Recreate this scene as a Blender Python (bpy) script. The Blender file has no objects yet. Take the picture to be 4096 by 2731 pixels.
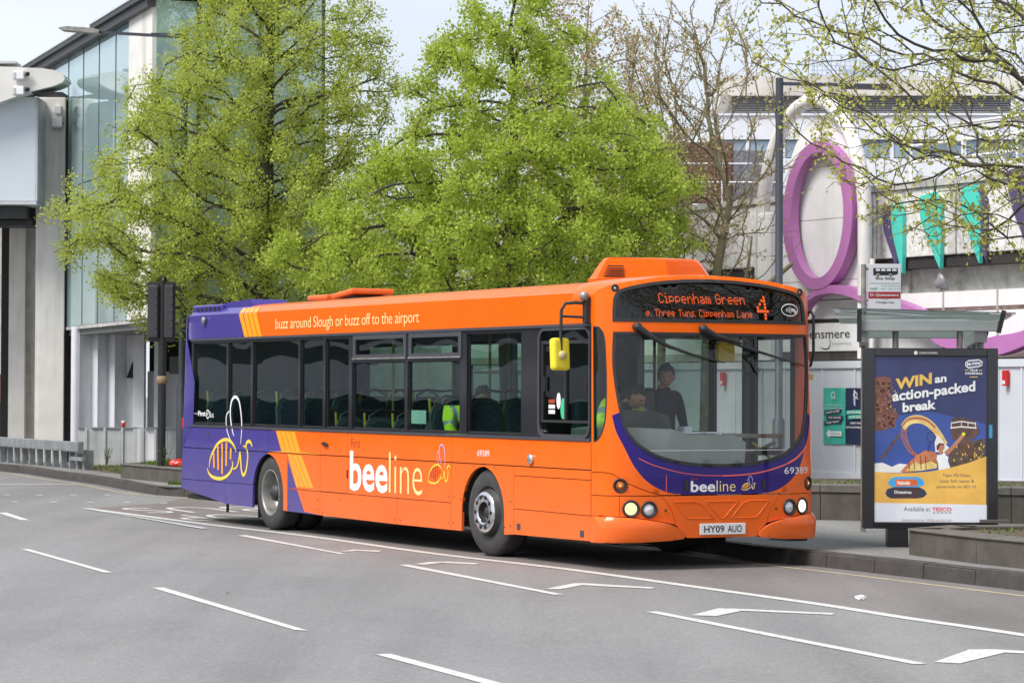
import bpy, bmesh, math, random
import numpy as np
from mathutils import Vector, Matrix, Euler
from mathutils.geometry import delaunay_2d_cdt

R = math.radians
S = bpy.context.scene
COL = S.collection

# ------------------------------------------------------------------ camera
CAM_H = 1.8023
cam_d = bpy.data.cameras.new('camera')
cam = bpy.data.objects.new('camera', cam_d); COL.objects.link(cam)
cam_d.sensor_width = 22.3
cam_d.lens = 22.3 * 11129.38 / 4096
cam_d.clip_start = 0.5; cam_d.clip_end = 2000
cam.matrix_world = (Matrix.Translation((0, 0, CAM_H)) @ Matrix.Rotation(R(90) + 0.0177, 4, 'X')
                    @ Matrix.Rotation(0.0044, 4, 'Z'))
cam_d.dof.use_dof = True
cam_d.dof.focus_distance = 28.5
cam_d.dof.aperture_fstop = 5.0
S.camera = cam

# ------------------------------------------------------------------ sky, sun, exposure
SUN_EL, SUN_AZ = R(52), math.atan2(-0.80, -0.60)
w = bpy.data.worlds.new('World'); S.world = w; w.use_nodes = True
nt = w.node_tree; nt.nodes.clear()
out = nt.nodes.new('ShaderNodeOutputWorld'); bg = nt.nodes.new('ShaderNodeBackground')
sky = nt.nodes.new('ShaderNodeTexSky'); sky.sky_type = 'NISHITA'; sky.sun_disc = False
sky.sun_elevation = SUN_EL; sky.sun_rotation = SUN_AZ
sky.air_density = 1.0; sky.dust_density = 2.0; sky.ozone_density = 1.0
tc = nt.nodes.new('ShaderNodeTexCoord')
mp = nt.nodes.new('ShaderNodeMapping'); mp.inputs['Scale'].default_value = (1.0, 1.0, 2.4)
nz = nt.nodes.new('ShaderNodeTexNoise'); nz.inputs['Scale'].default_value = 2.6
nz.inputs['Detail'].default_value = 7; nz.inputs['Roughness'].default_value = 0.5
cr = nt.nodes.new('ShaderNodeValToRGB')
cr.color_ramp.elements[0].position = 0.36; cr.color_ramp.elements[0].color = (0.66, 0.66, 0.66, 1)
cr.color_ramp.elements[1].position = 0.66; cr.color_ramp.elements[1].color = (0.97, 0.97, 0.97, 1)
mx = nt.nodes.new('ShaderNodeMixRGB'); mx.inputs[2].default_value = (8.2, 8.65, 9.65, 1)
nt.links.new(tc.outputs['Generated'], mp.inputs[0]); nt.links.new(mp.outputs[0], nz.inputs['Vector'])
nt.links.new(nz.outputs['Fac'], cr.inputs[0]); nt.links.new(cr.outputs[0], mx.inputs[0])
nt.links.new(sky.outputs[0], mx.inputs[1]); nt.links.new(mx.outputs[0], bg.inputs[0])
bg.inputs[1].default_value = 0.066
nt.links.new(bg.outputs[0], out.inputs[0])
sun_d = bpy.data.lights.new('sun', 'SUN'); sun = bpy.data.objects.new('sun', sun_d); COL.objects.link(sun)
sun_d.energy = 2.3; sun_d.angle = R(25); sun_d.color = (1.0, 0.965, 0.91)
sdir = Vector((math.sin(SUN_AZ) * math.cos(SUN_EL), math.cos(SUN_AZ) * math.cos(SUN_EL), math.sin(SUN_EL)))
sun.rotation_euler = sdir.to_track_quat('Z', 'Y').to_euler()
S.view_settings.view_transform = 'Standard'; S.view_settings.look = 'None'
S.view_settings.exposure = 0.90; S.view_settings.gamma = 1.0; S.view_settings.use_curve_mapping = False
S.cycles.max_bounces = 8; S.cycles.transparent_max_bounces = 24
S.cycles.caustics_reflective = False; S.cycles.caustics_refractive = False

# ------------------------------------------------------------------ materials
def _new(name):
    m = bpy.data.materials.new(name); m.use_nodes = True
    n = m.node_tree; n.nodes.clear()
    o = n.nodes.new('ShaderNodeOutputMaterial')
    return m, n, o
def _ramp(n, fac, c0, c1, p0=0.3, p1=0.7):
    r = n.nodes.new('ShaderNodeValToRGB')
    r.color_ramp.elements[0].position = p0; r.color_ramp.elements[0].color = (*c0, 1)
    r.color_ramp.elements[1].position = p1; r.color_ramp.elements[1].color = (*c1, 1)
    n.links.new(fac, r.inputs[0]); return r.outputs[0]
def _noise(n, scale, detail=5, rough=0.55, stretch=(1, 1, 1), coord='Object'):
    t = n.nodes.new('ShaderNodeTexCoord'); mp_ = n.nodes.new('ShaderNodeMapping')
    mp_.inputs['Scale'].default_value = stretch
    z = n.nodes.new('ShaderNodeTexNoise'); z.inputs['Scale'].default_value = scale
    z.inputs['Detail'].default_value = detail; z.inputs['Roughness'].default_value = rough
    n.links.new(t.outputs[coord], mp_.inputs[0]); n.links.new(mp_.outputs[0], z.inputs['Vector'])
    return z.outputs['Fac']
def _mixc(n, fac, a, b, mode='MIX'):
    m = n.nodes.new('ShaderNodeMixRGB'); m.blend_type = mode
    for i, v in ((0, fac), (1, a), (2, b)):
        if hasattr(v, 'is_linked'): n.links.new(v, m.inputs[i])
        elif i == 0: m.inputs[0].default_value = v
        else: m.inputs[i].default_value = (*v, 1)
    return m.outputs[0]
def _mul(c, k): return tuple(x * k for x in c)
def mat(name, col, rough=0.5, metal=0.0, var=0.12, scale=3.0, coat=0.0, spec=0.5, bump=0.0, bscale=40.0,
        streak=None, stretch=(1, 1, 1), emit=None, estr=0.0):
    """procedural principled material: colour varied by two octaves of noise, optional vertical streak stains, bump"""
    m, n, o = _new(name)
    b = n.nodes.new('ShaderNodeBsdfPrincipled'); n.links.new(b.outputs[0], o.inputs[0])
    f = _noise(n, scale, stretch=stretch)
    c = _ramp(n, f, _mul(col, 1 - var), tuple(min(1, x * (1 + var)) for x in col))
    if streak:
        f2 = _noise(n, streak[1], 6, 0.6, (1, 1, 0.09))
        g = _ramp(n, f2, (0, 0, 0), (streak[2],) * 3, 0.48, 0.72)
        c = _mixc(n, g, c, streak[0])
    n.links.new(c, b.inputs['Base Color'])
    b.inputs['Roughness'].default_value = rough; b.inputs['Metallic'].default_value = metal
    b.inputs['Coat Weight'].default_value = coat; b.inputs['Coat Roughness'].default_value = 0.06
    b.inputs['Specular IOR Level'].default_value = spec
    if emit:
        b.inputs['Emission Color'].default_value = (*emit, 1); b.inputs['Emission Strength'].default_value = estr
    if bump:
        f3 = _noise(n, bscale, 3)
        bp = n.nodes.new('ShaderNodeBump'); bp.inputs['Strength'].default_value = bump; bp.inputs['Distance'].default_value = 0.02
        n.links.new(f3, bp.inputs['Height']); n.links.new(bp.outputs[0], b.inputs['Normal'])
    return m
def paint(name, col, dirt=(0.30, 0.25, 0.22), rough=0.3):
    """vehicle paint: clear-coated, with a film of road dirt that thickens towards the sills"""
    m, n, o = _new(name)
    b = n.nodes.new('ShaderNodeBsdfPrincipled'); n.links.new(b.outputs[0], o.inputs[0])
    f = _noise(n, 1.3, 6); c = _ramp(n, f, _mul(col, 0.95), _mul(col, 1.05))
    t = n.nodes.new('ShaderNodeTexCoord'); sx = n.nodes.new('ShaderNodeSeparateXYZ'); n.links.new(t.outputs['Object'], sx.inputs[0])
    mr = n.nodes.new('ShaderNodeMapRange'); mr.inputs[1].default_value = 1.1; mr.inputs[2].default_value = 0.2
    mr.inputs[3].default_value = 0.0; mr.inputs[4].default_value = 0.24; n.links.new(sx.outputs['Z'], mr.inputs[0])
    d = _noise(n, 5.0, 8, 0.65, (0.6, 1, 1)); mm = n.nodes.new('ShaderNodeMath'); mm.operation = 'MULTIPLY'
    n.links.new(mr.outputs[0], mm.inputs[0]); n.links.new(d, mm.inputs[1])
    c = _mixc(n, mm.outputs[0], c, dirt)
    n.links.new(c, b.inputs['Base Color']); b.inputs['Roughness'].default_value = rough
    b.inputs['Coat Weight'].default_value = 0.36; b.inputs['Coat Roughness'].default_value = 0.04; b.inputs['Specular IOR Level'].default_value = 0.15
    bp = n.nodes.new('ShaderNodeBump'); bp.inputs['Strength'].default_value = 0.12; bp.inputs['Distance'].default_value = 0.03
    f3 = _noise(n, 1.6, 2, 0.4); n.links.new(f3, bp.inputs['Height'])
    n.links.new(bp.outputs[0], b.inputs['Normal']); n.links.new(bp.outputs[0], b.inputs['Coat Normal'])
    return m
def glass(name, tint, ior=1.5, rough=0.0, wob=0.0, extra=0.0):
    """single-sheet window glass: tinted transparency plus a Fresnel reflection"""
    m, n, o = _new(name)
    tr = n.nodes.new('ShaderNodeBsdfTransparent'); gl = n.nodes.new('ShaderNodeBsdfGlossy')
    gl.inputs['Roughness'].default_value = rough
    f = _noise(n, 0.8, 3); c = _ramp(n, f, _mul(tint, 0.92), _mul(tint, 1.05)); n.links.new(c, tr.inputs[0])
    fr = n.nodes.new('ShaderNodeFresnel'); ge = n.nodes.new('ShaderNodeNewGeometry')   # thin sheet: same reflectance from both faces
    mi = n.nodes.new('ShaderNodeMapRange'); mi.inputs[3].default_value = ior; mi.inputs[4].default_value = 1 / ior
    n.links.new(ge.outputs['Backfacing'], mi.inputs[0]); n.links.new(mi.outputs[0], fr.inputs[0])
    fac = fr.outputs[0]
    if extra:
        ad = n.nodes.new('ShaderNodeMath'); ad.operation = 'ADD'; ad.inputs[1].default_value = extra; ad.use_clamp = True
        n.links.new(fac, ad.inputs[0]); fac = ad.outputs[0]
    if wob:
        bp = n.nodes.new('ShaderNodeBump'); bp.inputs['Strength'].default_value = wob; bp.inputs['Distance'].default_value = 0.05
        f3 = _noise(n, 1.1, 1, 0.3); n.links.new(f3, bp.inputs['Height']); n.links.new(bp.outputs[0], gl.inputs['Normal'])
    mxs = n.nodes.new('ShaderNodeMixShader')
    n.links.new(fac, mxs.inputs[0]); n.links.new(tr.outputs[0], mxs.inputs[1]); n.links.new(gl.outputs[0], mxs.inputs[2])
    n.links.new(mxs.outputs[0], o.inputs[0]); return m
def leafmat(name, c0, c1, trans=0.45, scale=1.4):
    m, n, o = _new(name)
    f = _noise(n, scale, 8, 0.75); at_ = n.nodes.new('ShaderNodeAttribute'); at_.attribute_name = 'tone'   # each leaf has a tone of its own
    mm = n.nodes.new('ShaderNodeMath'); mm.operation = 'MULTIPLY_ADD'; mm.inputs[1].default_value = 0.42; n.links.new(at_.outputs['Fac'], mm.inputs[0]); n.links.new(f, mm.inputs[2])
    c = _ramp(n, mm.outputs[0], c0, c1, 0.42, 0.98)
    d = n.nodes.new('ShaderNodeBsdfPrincipled'); d.inputs['Roughness'].default_value = 0.5
    d.inputs['Specular IOR Level'].default_value = 0.3
    t = n.nodes.new('ShaderNodeBsdfTranslucent'); n.links.new(c, d.inputs['Base Color']); n.links.new(c, t.inputs[0])
    mxs = n.nodes.new('ShaderNodeMixShader'); mxs.inputs[0].default_value = trans
    n.links.new(d.outputs[0], mxs.inputs[1]); n.links.new(t.outputs[0], mxs.inputs[2]); n.links.new(mxs.outputs[0], o.inputs[0])
    return m
def emis(name, col, s):
    m, n, o = _new(name); e = n.nodes.new('ShaderNodeEmission')
    f = _noise(n, 20); c = _ramp(n, f, _mul(col, 0.9), col); n.links.new(c, e.inputs[0]); e.inputs[1].default_value = s
    n.links.new(e.outputs[0], o.inputs[0]); return m
def asphalt(name, c0, c1, red=(0.13, 0.105, 0.10)):
    m, n, o = _new(name)
    b = n.nodes.new('ShaderNodeBsdfPrincipled'); n.links.new(b.outputs[0], o.inputs[0])
    base = _ramp(n, _noise(n, 0.22, 6, 0.6), c0, c1, 0.32, 0.68)
    base = _mixc(n, _ramp(n, _noise(n, 0.12, 4, 0.5, (1.6, 0.5, 1)), (0, 0, 0), (0.7,) * 3, 0.45, 0.6), base, red)
    sp = _ramp(n, _noise(n, 70, 2, 0.8), (0.72,) * 3, (1.28,) * 3, 0.3, 0.7)
    base = _mixc(n, 1.0, base, sp, 'MULTIPLY')
    sp3 = _ramp(n, _noise(n, 14, 4, 0.7), (0.88,) * 3, (1.12,) * 3, 0.3, 0.7)
    base = _mixc(n, 1.0, base, sp3, 'MULTIPLY')
    v = n.nodes.new('ShaderNodeTexVoronoi'); v.inputs['Scale'].default_value = 2.2
    t = n.nodes.new('ShaderNodeTexCoord'); n.links.new(t.outputs['Object'], v.inputs['Vector'])
    spot = _ramp(n, v.outputs['Distance'], (1.5,) * 3, (1,) * 3, 0.018, 0.03)
    base = _mixc(n, 1.0, base, spot, 'MULTIPLY')
    st = _ramp(n, _noise(n, 0.9, 6, 0.6, (0.8, 0.35, 1)), (1,) * 3, (0.92,) * 3, 0.5, 0.62)
    base = _mixc(n, 1.0, base, st, 'MULTIPLY')
    t2 = n.nodes.new('ShaderNodeTexCoord'); m2 = n.nodes.new('ShaderNodeMapping'); m2.inputs['Rotation'].default_value = (0, 0, R(-26)); m2.inputs['Scale'].default_value = (1.1, 0.05, 1)
    z2 = n.nodes.new('ShaderNodeTexNoise'); z2.inputs['Scale'].default_value = 0.9; z2.inputs['Detail'].default_value = 5; n.links.new(t2.outputs['Object'], m2.inputs[0]); n.links.new(m2.outputs[0], z2.inputs['Vector'])
    base = _mixc(n, 1.0, base, _ramp(n, z2.outputs['Fac'], (0.88,) * 3, (1.10,) * 3, 0.35, 0.65), 'MULTIPLY')   # tyre tracks along the lanes
    v2 = n.nodes.new('ShaderNodeTexVoronoi'); v2.inputs['Scale'].default_value = 26; n.links.new(t2.outputs['Object'], v2.inputs['Vector'])
    base = _mixc(n, 1.0, base, _ramp(n, v2.outputs['Distance'], (1.22,) * 3, (0.94,) * 3, 0.05, 0.45), 'MULTIPLY')   # coarse aggregate
    n.links.new(base, b.inputs['Base Color']); b.inputs['Roughness'].default_value = 0.85; b.inputs['Specular IOR Level'].default_value = 0.3
    bp = n.nodes.new('ShaderNodeBump'); bp.inputs['Strength'].default_value = 0.35; bp.inputs['Distance'].default_value = 0.01
    n.links.new(_noise(n, 90, 2, 0.7), bp.inputs['Height']); n.links.new(bp.outputs[0], b.inputs['Normal'])
    return m
def roadpaint(name, col):
    """worn thermoplastic: patches rubbed through to the asphalt"""
    m, n, o = _new(name)
    b = n.nodes.new('ShaderNodeBsdfPrincipled'); n.links.new(b.outputs[0], o.inputs[0])
    c = _ramp(n, _noise(n, 3.5, 6), _mul(col, 0.9), col)
    wr = _ramp(n, _noise(n, 16, 8, 0.78), (0, 0, 0), (0.85,) * 3, 0.52, 0.64)
    c = _mixc(n, wr, c, (0.2, 0.2, 0.2))
    n.links.new(c, b.inputs['Base Color']); b.inputs['Roughness'].default_value = 0.7
    return m

M = {}
M['road'] = asphalt('asphalt', (0.205, 0.206, 0.207), (0.238, 0.239, 0.240), (0.222, 0.212, 0.207))
M['lane'] = asphalt('bus_lane_asphalt', (0.16, 0.148, 0.143), (0.205, 0.19, 0.183), (0.19, 0.155, 0.145))
M['pave'] = asphalt('pavement_asphalt', (0.20, 0.20, 0.195), (0.25, 0.247, 0.24), (0.24, 0.23, 0.22))
M['kerb'] = mat('kerb_granite', (0.060, 0.054, 0.050), 0.8, var=0.25, scale=6, bump=0.3, streak=((0.06, 0.055, 0.05), 2.0, 0.6))
M['white_line'] = roadpaint('road_line_white', (0.60, 0.595, 0.565))
M['yellow_line'] = roadpaint('road_line_yellow', (0.55, 0.45, 0.27))
M['orange'] = paint('orange_paint', (0.88, 0.132, 0.0015))
M['purple'] = paint('dull_violet_paint', (0.060, 0.044, 0.245))
M['violet'] = paint('deep_violet_paint', (0.017, 0.004, 0.15))
M['amber'] = paint('amber_vinyl', (0.95, 0.36, 0.015))
M['pinkline'] = paint('coral_vinyl', (0.85, 0.13, 0.10))
M['roofdirt'] = mat('dirty_orange_roof', (0.36, 0.13, 0.06), 0.65, var=0.3, scale=2)
M['black'] = mat('satin_black', (0.016, 0.016, 0.017), 0.35, var=0.2)
M['rubber'] = mat('black_rubber', (0.022, 0.022, 0.023), 0.6, var=0.25)
M['gloss_black'] = mat('gloss_black_panel', (0.022, 0.022, 0.026), 0.12, var=0.1, coat=0.3)
M['frame_grey'] = mat('dark_grey_frame', (0.055, 0.055, 0.065), 0.4, var=0.1)
M['tyre'] = mat('tyre_rubber', (0.045, 0.043, 0.042), 0.8, var=0.25, scale=8)
M['steel'] = mat('dull_steel_wheel', (0.30, 0.29, 0.27), 0.45, 0.5, var=0.3, scale=9)
M['chrome'] = mat('chrome', (0.72, 0.72, 0.73), 0.18, 1.0, var=0.1, scale=12)
M['dark_hub'] = mat('dark_hub', (0.05, 0.05, 0.05), 0.55, 0.3, var=0.3, scale=10)
M['chassis'] = mat('underbody', (0.012, 0.012, 0.012), 0.9)
M['busglass'] = glass('tinted_bus_glass', (0.50, 0.68, 0.60), 1.5, wob=0.12, extra=0.025)
M['windscreen'] = glass('windscreen_glass', (0.88, 0.93, 0.90), 1.5, wob=0.05, extra=0.01)
M['white'] = mat('white_vinyl', (0.80, 0.79, 0.80), 0.4, var=0.04)
M['cream'] = mat('cream_vinyl', (0.90, 0.70, 0.30), 0.4, var=0.05)
M['yellow'] = mat('yellow_vinyl', (0.85, 0.60, 0.05), 0.4, var=0.05)
M['mirror_yellow'] = mat('yellow_plastic', (0.76, 0.66, 0.03), 0.4, var=0.06)
M['tan'] = mat('tan_plastic', (0.55, 0.45, 0.2), 0.5, var=0.1)
M['lilac'] = mat('lilac_vinyl', (0.50, 0.42, 0.75), 0.4, var=0.05)
M['led'] = emis('led_orange', (1.0, 0.13, 0.02), 2.0)
M['lens_clear'] = mat('lamp_lens', (0.78, 0.78, 0.77), 0.2, 0.25, var=0.3, scale=30, coat=0.6)
M['lamp_lit'] = emis('lit_headlamp', (1.0, 0.70, 0.34), 1.0)
M['lamp_hot'] = emis('bright_headlamp', (1.0, 0.84, 0.58), 2.2)
M['amber_lit'] = emis('lit_side_lamp', (1.0, 0.5, 0.15), 0.8)
M['amber_lens'] = mat('amber_lens', (0.45, 0.10, 0.01), 0.2, var=0.3, scale=20, coat=0.5)
M['red_lens'] = mat('red_lens', (0.6, 0.02, 0.02), 0.25, var=0.2)
M['grey_plastic'] = mat('grey_dash_plastic', (0.24, 0.25, 0.245), 0.6, var=0.12)
M['dark_plastic'] = mat('dark_plastic', (0.035, 0.036, 0.038), 0.5)
M['interior'] = mat('interior_grey', (0.16, 0.17, 0.165), 0.6)
M['seat'] = mat('seat_moquette', (0.03, 0.05, 0.085), 0.9, var=0.5, scale=30)
M['seatback'] = mat('seat_back_shell', (0.09, 0.10, 0.11), 0.5)
M['pole_yellow'] = mat('yellow_grab_pole', (0.6, 0.42, 0.03), 0.4)
M['plate'] = mat('number_plate_white', (0.72, 0.72, 0.70), 0.4, var=0.05)
M['ink'] = mat('black_ink', (0.012, 0.012, 0.014), 0.5)
M['redink'] = mat('dark_red_ink', (0.35, 0.05, 0.02), 0.5)

# ------------------------------------------------------------------ mesh helpers
class MB:
    def __init__(s): s.v = []; s.f = []; s.m = []; s.sm = []
    def add(s, vs, fs, mi=0, smooth=False):
        b = len(s.v); s.v.extend([tuple(p) for p in vs])
        for f in fs: s.f.append([b + i for i in f]); s.m.append(mi); s.sm.append(smooth)
        return s
    def box(s, x0, y0, z0, x1, y1, z1, mi=0, bev=0.0):
        if bev <= 0:
            v = [(x, y, z) for z in (z0, z1) for y in (y0, y1) for x in (x0, x1)]
            return s.add(v, [(0, 2, 3, 1), (4, 5, 7, 6), (0, 1, 5, 4), (2, 6, 7, 3), (0, 4, 6, 2), (1, 3, 7, 5)], mi)
        c = Vector(((x0 + x1) / 2, (y0 + y1) / 2, (z0 + z1) / 2)); h = Vector((abs(x1 - x0) / 2, abs(y1 - y0) / 2, abs(z1 - z0) / 2))
        b = min(bev, min(h) * 0.9); bm = bmesh.new(); bmesh.ops.create_cube(bm, size=2)
        for q in bm.verts: q.co = Vector((q.co.x * h.x, q.co.y * h.y, q.co.z * h.z)) + c
        bmesh.ops.bevel(bm, geom=bm.edges[:], offset=b, segments=4 if bev >= .03 else 2, affect='EDGES', profile=0.6)
        bm.verts.index_update(); s.add([q.co for q in bm.verts], [[q.index for q in f.verts] for f in bm.faces], mi); bm.free(); return s
    def obox(s, p, q, wd, ht, mi=0):
        """beam from p to q, wd across horizontally, ht vertically (centred)"""
        p = Vector(p); q = Vector(q); d = (q - p).normalized()
        up = Vector((0, 0, 1)) if abs(d.z) < 0.95 else Vector((0, 1, 0))
        a = d.cross(up).normalized(); u = a.cross(d)
        v = [e + a * (sx * wd / 2) + u * (sz * ht / 2) for e in (p, q) for sx, sz in ((-1, -1), (1, -1), (1, 1), (-1, 1))]
        return s.add(v, [(3, 2, 1, 0), (4, 5, 6, 7), (0, 1, 5, 4), (1, 2, 6, 5), (2, 3, 7, 6), (3, 0, 4, 7)], mi)
    def tube(s, pts, r, n=8, mi=0, caps=True, smooth=True):
        pts = [Vector(p) for p in pts]; k = len(pts); rs = r if hasattr(r, '__len__') else [r] * k
        t0 = (pts[1] - pts[0]).normalized(); a = t0.orthogonal().normalized(); vs = []
        for i, p in enumerate(pts):
            t = (pts[min(i + 1, k - 1)] - pts[max(i - 1, 0)]).normalized()
            a = (a - t * a.dot(t)); a = a.normalized() if a.length > 1e-6 else t.orthogonal().normalized(); b = t.cross(a)
            for j in range(n):
                g = 2 * math.pi * j / n; vs.append(p + (a * math.cos(g) + b * math.sin(g)) * rs[i])
        fs = [(i * n + j, i * n + (j + 1) % n, (i + 1) * n + (j + 1) % n, (i + 1) * n + j) for i in range(k - 1) for j in range(n)]
        s.add(vs, fs, mi, smooth)
        if caps:
            s.add(vs[:n], [tuple(range(n - 1, -1, -1))], mi); s.add(vs[-n:], [tuple(range(n))], mi)
        return s
    def lathe(s, prof, n=24, mi=0, axis='z', org=(0, 0, 0), smooth=True):
        """profile of (radius, height) turned about an axis"""
        vs = []; o = Vector(org)
        for r_, h_ in prof:
            for j in range(n):
                g = 2 * math.pi * j / n; c, q = r_ * math.cos(g), r_ * math.sin(g)
                vs.append(o + Vector({'z': (c, q, h_), 'y': (q, h_, c), 'x': (h_, c, q)}[axis]))
        fs = [(i * n + j, i * n + (j + 1) % n, (i + 1) * n + (j + 1) % n, (i + 1) * n + j) for i in range(len(prof) - 1) for j in range(n)]
        return s.add(vs, fs, mi, smooth)
    def prism(s, poly, mapf, t0, t1, mi=0, side_mi=None):
        """polygon in (u,v) given thickness between offsets t0 (back) and t1 (front) along mapf's normal"""
        v2, f2 = cdt(poly); fr = [mapf(u, v, t1) for u, v in v2]; s.add(fr, f2, mi)
        bk = [mapf(u, v, t0) for u, v in v2]; s.add(bk, [f[::-1] for f in f2], mi)
        n = len(poly); a = [mapf(u, v, t1) for u, v in poly]; b = [mapf(u, v, t0) for u, v in poly]
        s.add(a + b, [(i, n + i, n + (i + 1) % n, (i + 1) % n) for i in range(n)], mi if side_mi is None else side_mi); return s
    def build(s, name, mats, parent=None, loc=None, rz=0.0):
        me = bpy.data.meshes.new(name); me.from_pydata([tuple(p) for p in s.v], [], s.f)
        for m_ in (mats if isinstance(mats, (list, tuple)) else [mats]): me.materials.append(m_ if not isinstance(m_, str) else M[m_])
        if s.f:
            me.polygons.foreach_set('material_index', s.m); me.polygons.foreach_set('use_smooth', s.sm)
        me.update(); return link(name, me, parent, loc, rz)
def link(name, data, parent=None, loc=None, rz=0.0):
    o = bpy.data.objects.new(name, data); COL.objects.link(o)
    if parent is not None: o.parent = parent
    if loc is not None: o.location = loc
    o.rotation_euler = (0, 0, rz); return o
def tag(o, label=None, cat=None, group=None, kind=None):
    for k, v in (('label', label), ('category', cat), ('group', group), ('kind', kind)):
        if v: o[k] = v
    return o
def thing(name, label, cat, loc=(0, 0, 0), rz=0.0, group=None):
    o = bpy.data.objects.new(name, None); COL.objects.link(o); o.location = loc; o.rotation_euler = (0, 0, rz)
    o.empty_display_size = 0.2
    return tag(o, label, cat, group)
def copy_tree(o, parent=None):
    c = o.copy(); COL.objects.link(c); c.parent = parent
    for ch in o.children: copy_tree(ch, c)
    return c
def area(p): return 0.5 * sum(p[i - 1][0] * p[i][1] - p[i][0] * p[i - 1][1] for i in range(len(p)))
def inside(pt, poly):
    x, y = pt; r = False; j = len(poly) - 1
    for i in range(len(poly)):
        xi, yi = poly[i]; xj, yj = poly[j]
        if (yi > y) != (yj > y) and x < (xj - xi) * (y - yi) / (yj - yi) + xi: r = not r
        j = i
    return r
def dens(poly, seg, closed=True):
    o = []; n = len(poly)
    for i in range(n if closed else n - 1):
        a, b = poly[i], poly[(i + 1) % n]; L = math.hypot(b[0] - a[0], b[1] - a[1]); k = max(1, int(math.ceil(L / seg)))
        o += [(a[0] + (b[0] - a[0]) * t / k, a[1] + (b[1] - a[1]) * t / k) for t in range(k)]
    if not closed: o.append(tuple(poly[-1]))
    return o
def cdt(outer, holes=(), lines=(), grid=None):
    vs = []; es = []
    def loop(p, closed=True):
        b = len(vs); vs.extend([Vector((q[0], q[1])) for q in p]); n = len(p)
        for i in range(n if closed else n - 1): es.append((b + i, b + (i + 1) % n))
    loop(outer)
    for h in holes: loop(h)
    for l in lines: loop(l, False)
    if grid:
        xs = [p[0] for p in outer]; ys = [p[1] for p in outer]
        x = min(xs) + grid * 0.5
        while x < max(xs):
            y = min(ys) + grid * 0.5
            while y < max(ys):
                if inside((x, y), outer) and not any(inside((x, y), h) for h in holes): vs.append(Vector((x, y)))
                y += grid
            x += grid
    v, e, f, _, _, _ = delaunay_2d_cdt(vs, es, [], 0, 1e-5)
    v = [(p.x, p.y) for p in v]; ff = []
    for q in f:
        c = (sum(v[i][0] for i in q) / len(q), sum(v[i][1] for i in q) / len(q))
        if inside(c, outer) and not any(inside(c, h) for h in holes):
            ff.append(tuple(q) if area([v[i] for i in q]) > 0 else tuple(q[::-1]))
    return v, ff
def sheet(name, outer, mapf, mats, parent, holes=(), lines=(), grid=None, seg=None, thick=0.0, off=0.0, cls=None, smooth=False, flip=False):
    """surface patch: the (u,v) outline with holes, mapped by mapf(u,v,offset), edges returned by `thick`"""
    if seg:
        outer = dens(outer, seg); holes = [dens(h, seg) for h in holes]; lines = [dens(l, seg, False) for l in lines]
    v, f = cdt(outer, holes, lines, grid); mb = MB()
    P = [mapf(a, b, off) for a, b in v]
    for q in f:
        c = (sum(v[i][0] for i in q) / 3, sum(v[i][1] for i in q) / 3)
        mb.f.append(list(q[::-1] if flip else q)); mb.m.append(cls(*c) if cls else 0); mb.sm.append(smooth)
    mb.v = [tuple(p) for p in P]
    if thick:
        ed = {}
        for k, q in enumerate(f):
            for i in range(3):
                a, b = q[i], q[(i + 1) % 3]
                if (b, a) in ed: del ed[(b, a)]
                else: ed[(a, b)] = k
        for (a, b), k in ed.items():
            vs = [P[a], P[b], mapf(*v[b], off - thick), mapf(*v[a], off - thick)]
            mb.add(vs, [(3, 2, 1, 0) if not flip else (0, 1, 2, 3)], mb.m[k])
    return mb.build(name, mats, parent)
def rrect(x0, z0, x1, z1, r, n=5):
    p = []
    for cx, cz, a0 in ((x1 - r, z1 - r, 0), (x0 + r, z1 - r, 90), (x0 + r, z0 + r, 180), (x1 - r, z0 + r, 270)):
        p += [(cx + r * math.cos(R(a0 + 90 * i / n)), cz + r * math.sin(R(a0 + 90 * i / n))) for i in range(n + 1)]
    return p
def circle(cx, cz, r, n=20, rz=None):
    return [(cx + r * math.cos(2 * math.pi * i / n), cz + (rz or r) * math.sin(2 * math.pi * i / n)) for i in range(n)]
def smoothline(pts, k=6):
    """Catmull-Rom through 2-D points"""
    P = [pts[0]] + list(pts) + [pts[-1]]; o = []
    for i in range(1, len(P) - 2):
        for t in range(k):
            t /= k; a, b, c, d = P[i - 1], P[i], P[i + 1], P[i + 2]
            o.append(tuple(0.5 * (2 * b[j] + (c[j] - a[j]) * t + (2 * a[j] - 5 * b[j] + 4 * c[j] - d[j]) * t * t
                                  + (3 * b[j] - a[j] - 3 * c[j] + d[j]) * t ** 3) for j in range(len(b))))
    o.append(tuple(pts[-1])); return o
def ribbon(mb, pts, wd, mapf, off, mi=0, k=5, taper=False):
    p = smoothline(pts, k) if k > 1 else list(pts); n = len(p); vs = []
    for i in range(n):
        a, b = p[max(i - 1, 0)], p[min(i + 1, n - 1)]; L = math.hypot(b[0] - a[0], b[1] - a[1]) or 1
        nx, ny = -(b[1] - a[1]) / L, (b[0] - a[0]) / L; h = wd / 2 * ((1 - 0.7 * abs(2 * i / (n - 1) - 1) ** 3) if taper else 1)
        vs += [mapf(p[i][0] + nx * h, p[i][1] + ny * h, off), mapf(p[i][0] - nx * h, p[i][1] - ny * h, off)]
    mb.add(vs, [(2 * i, 2 * i + 1, 2 * i + 3, 2 * i + 2) for i in range(n - 1)], mi)
_TX = {}
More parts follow.
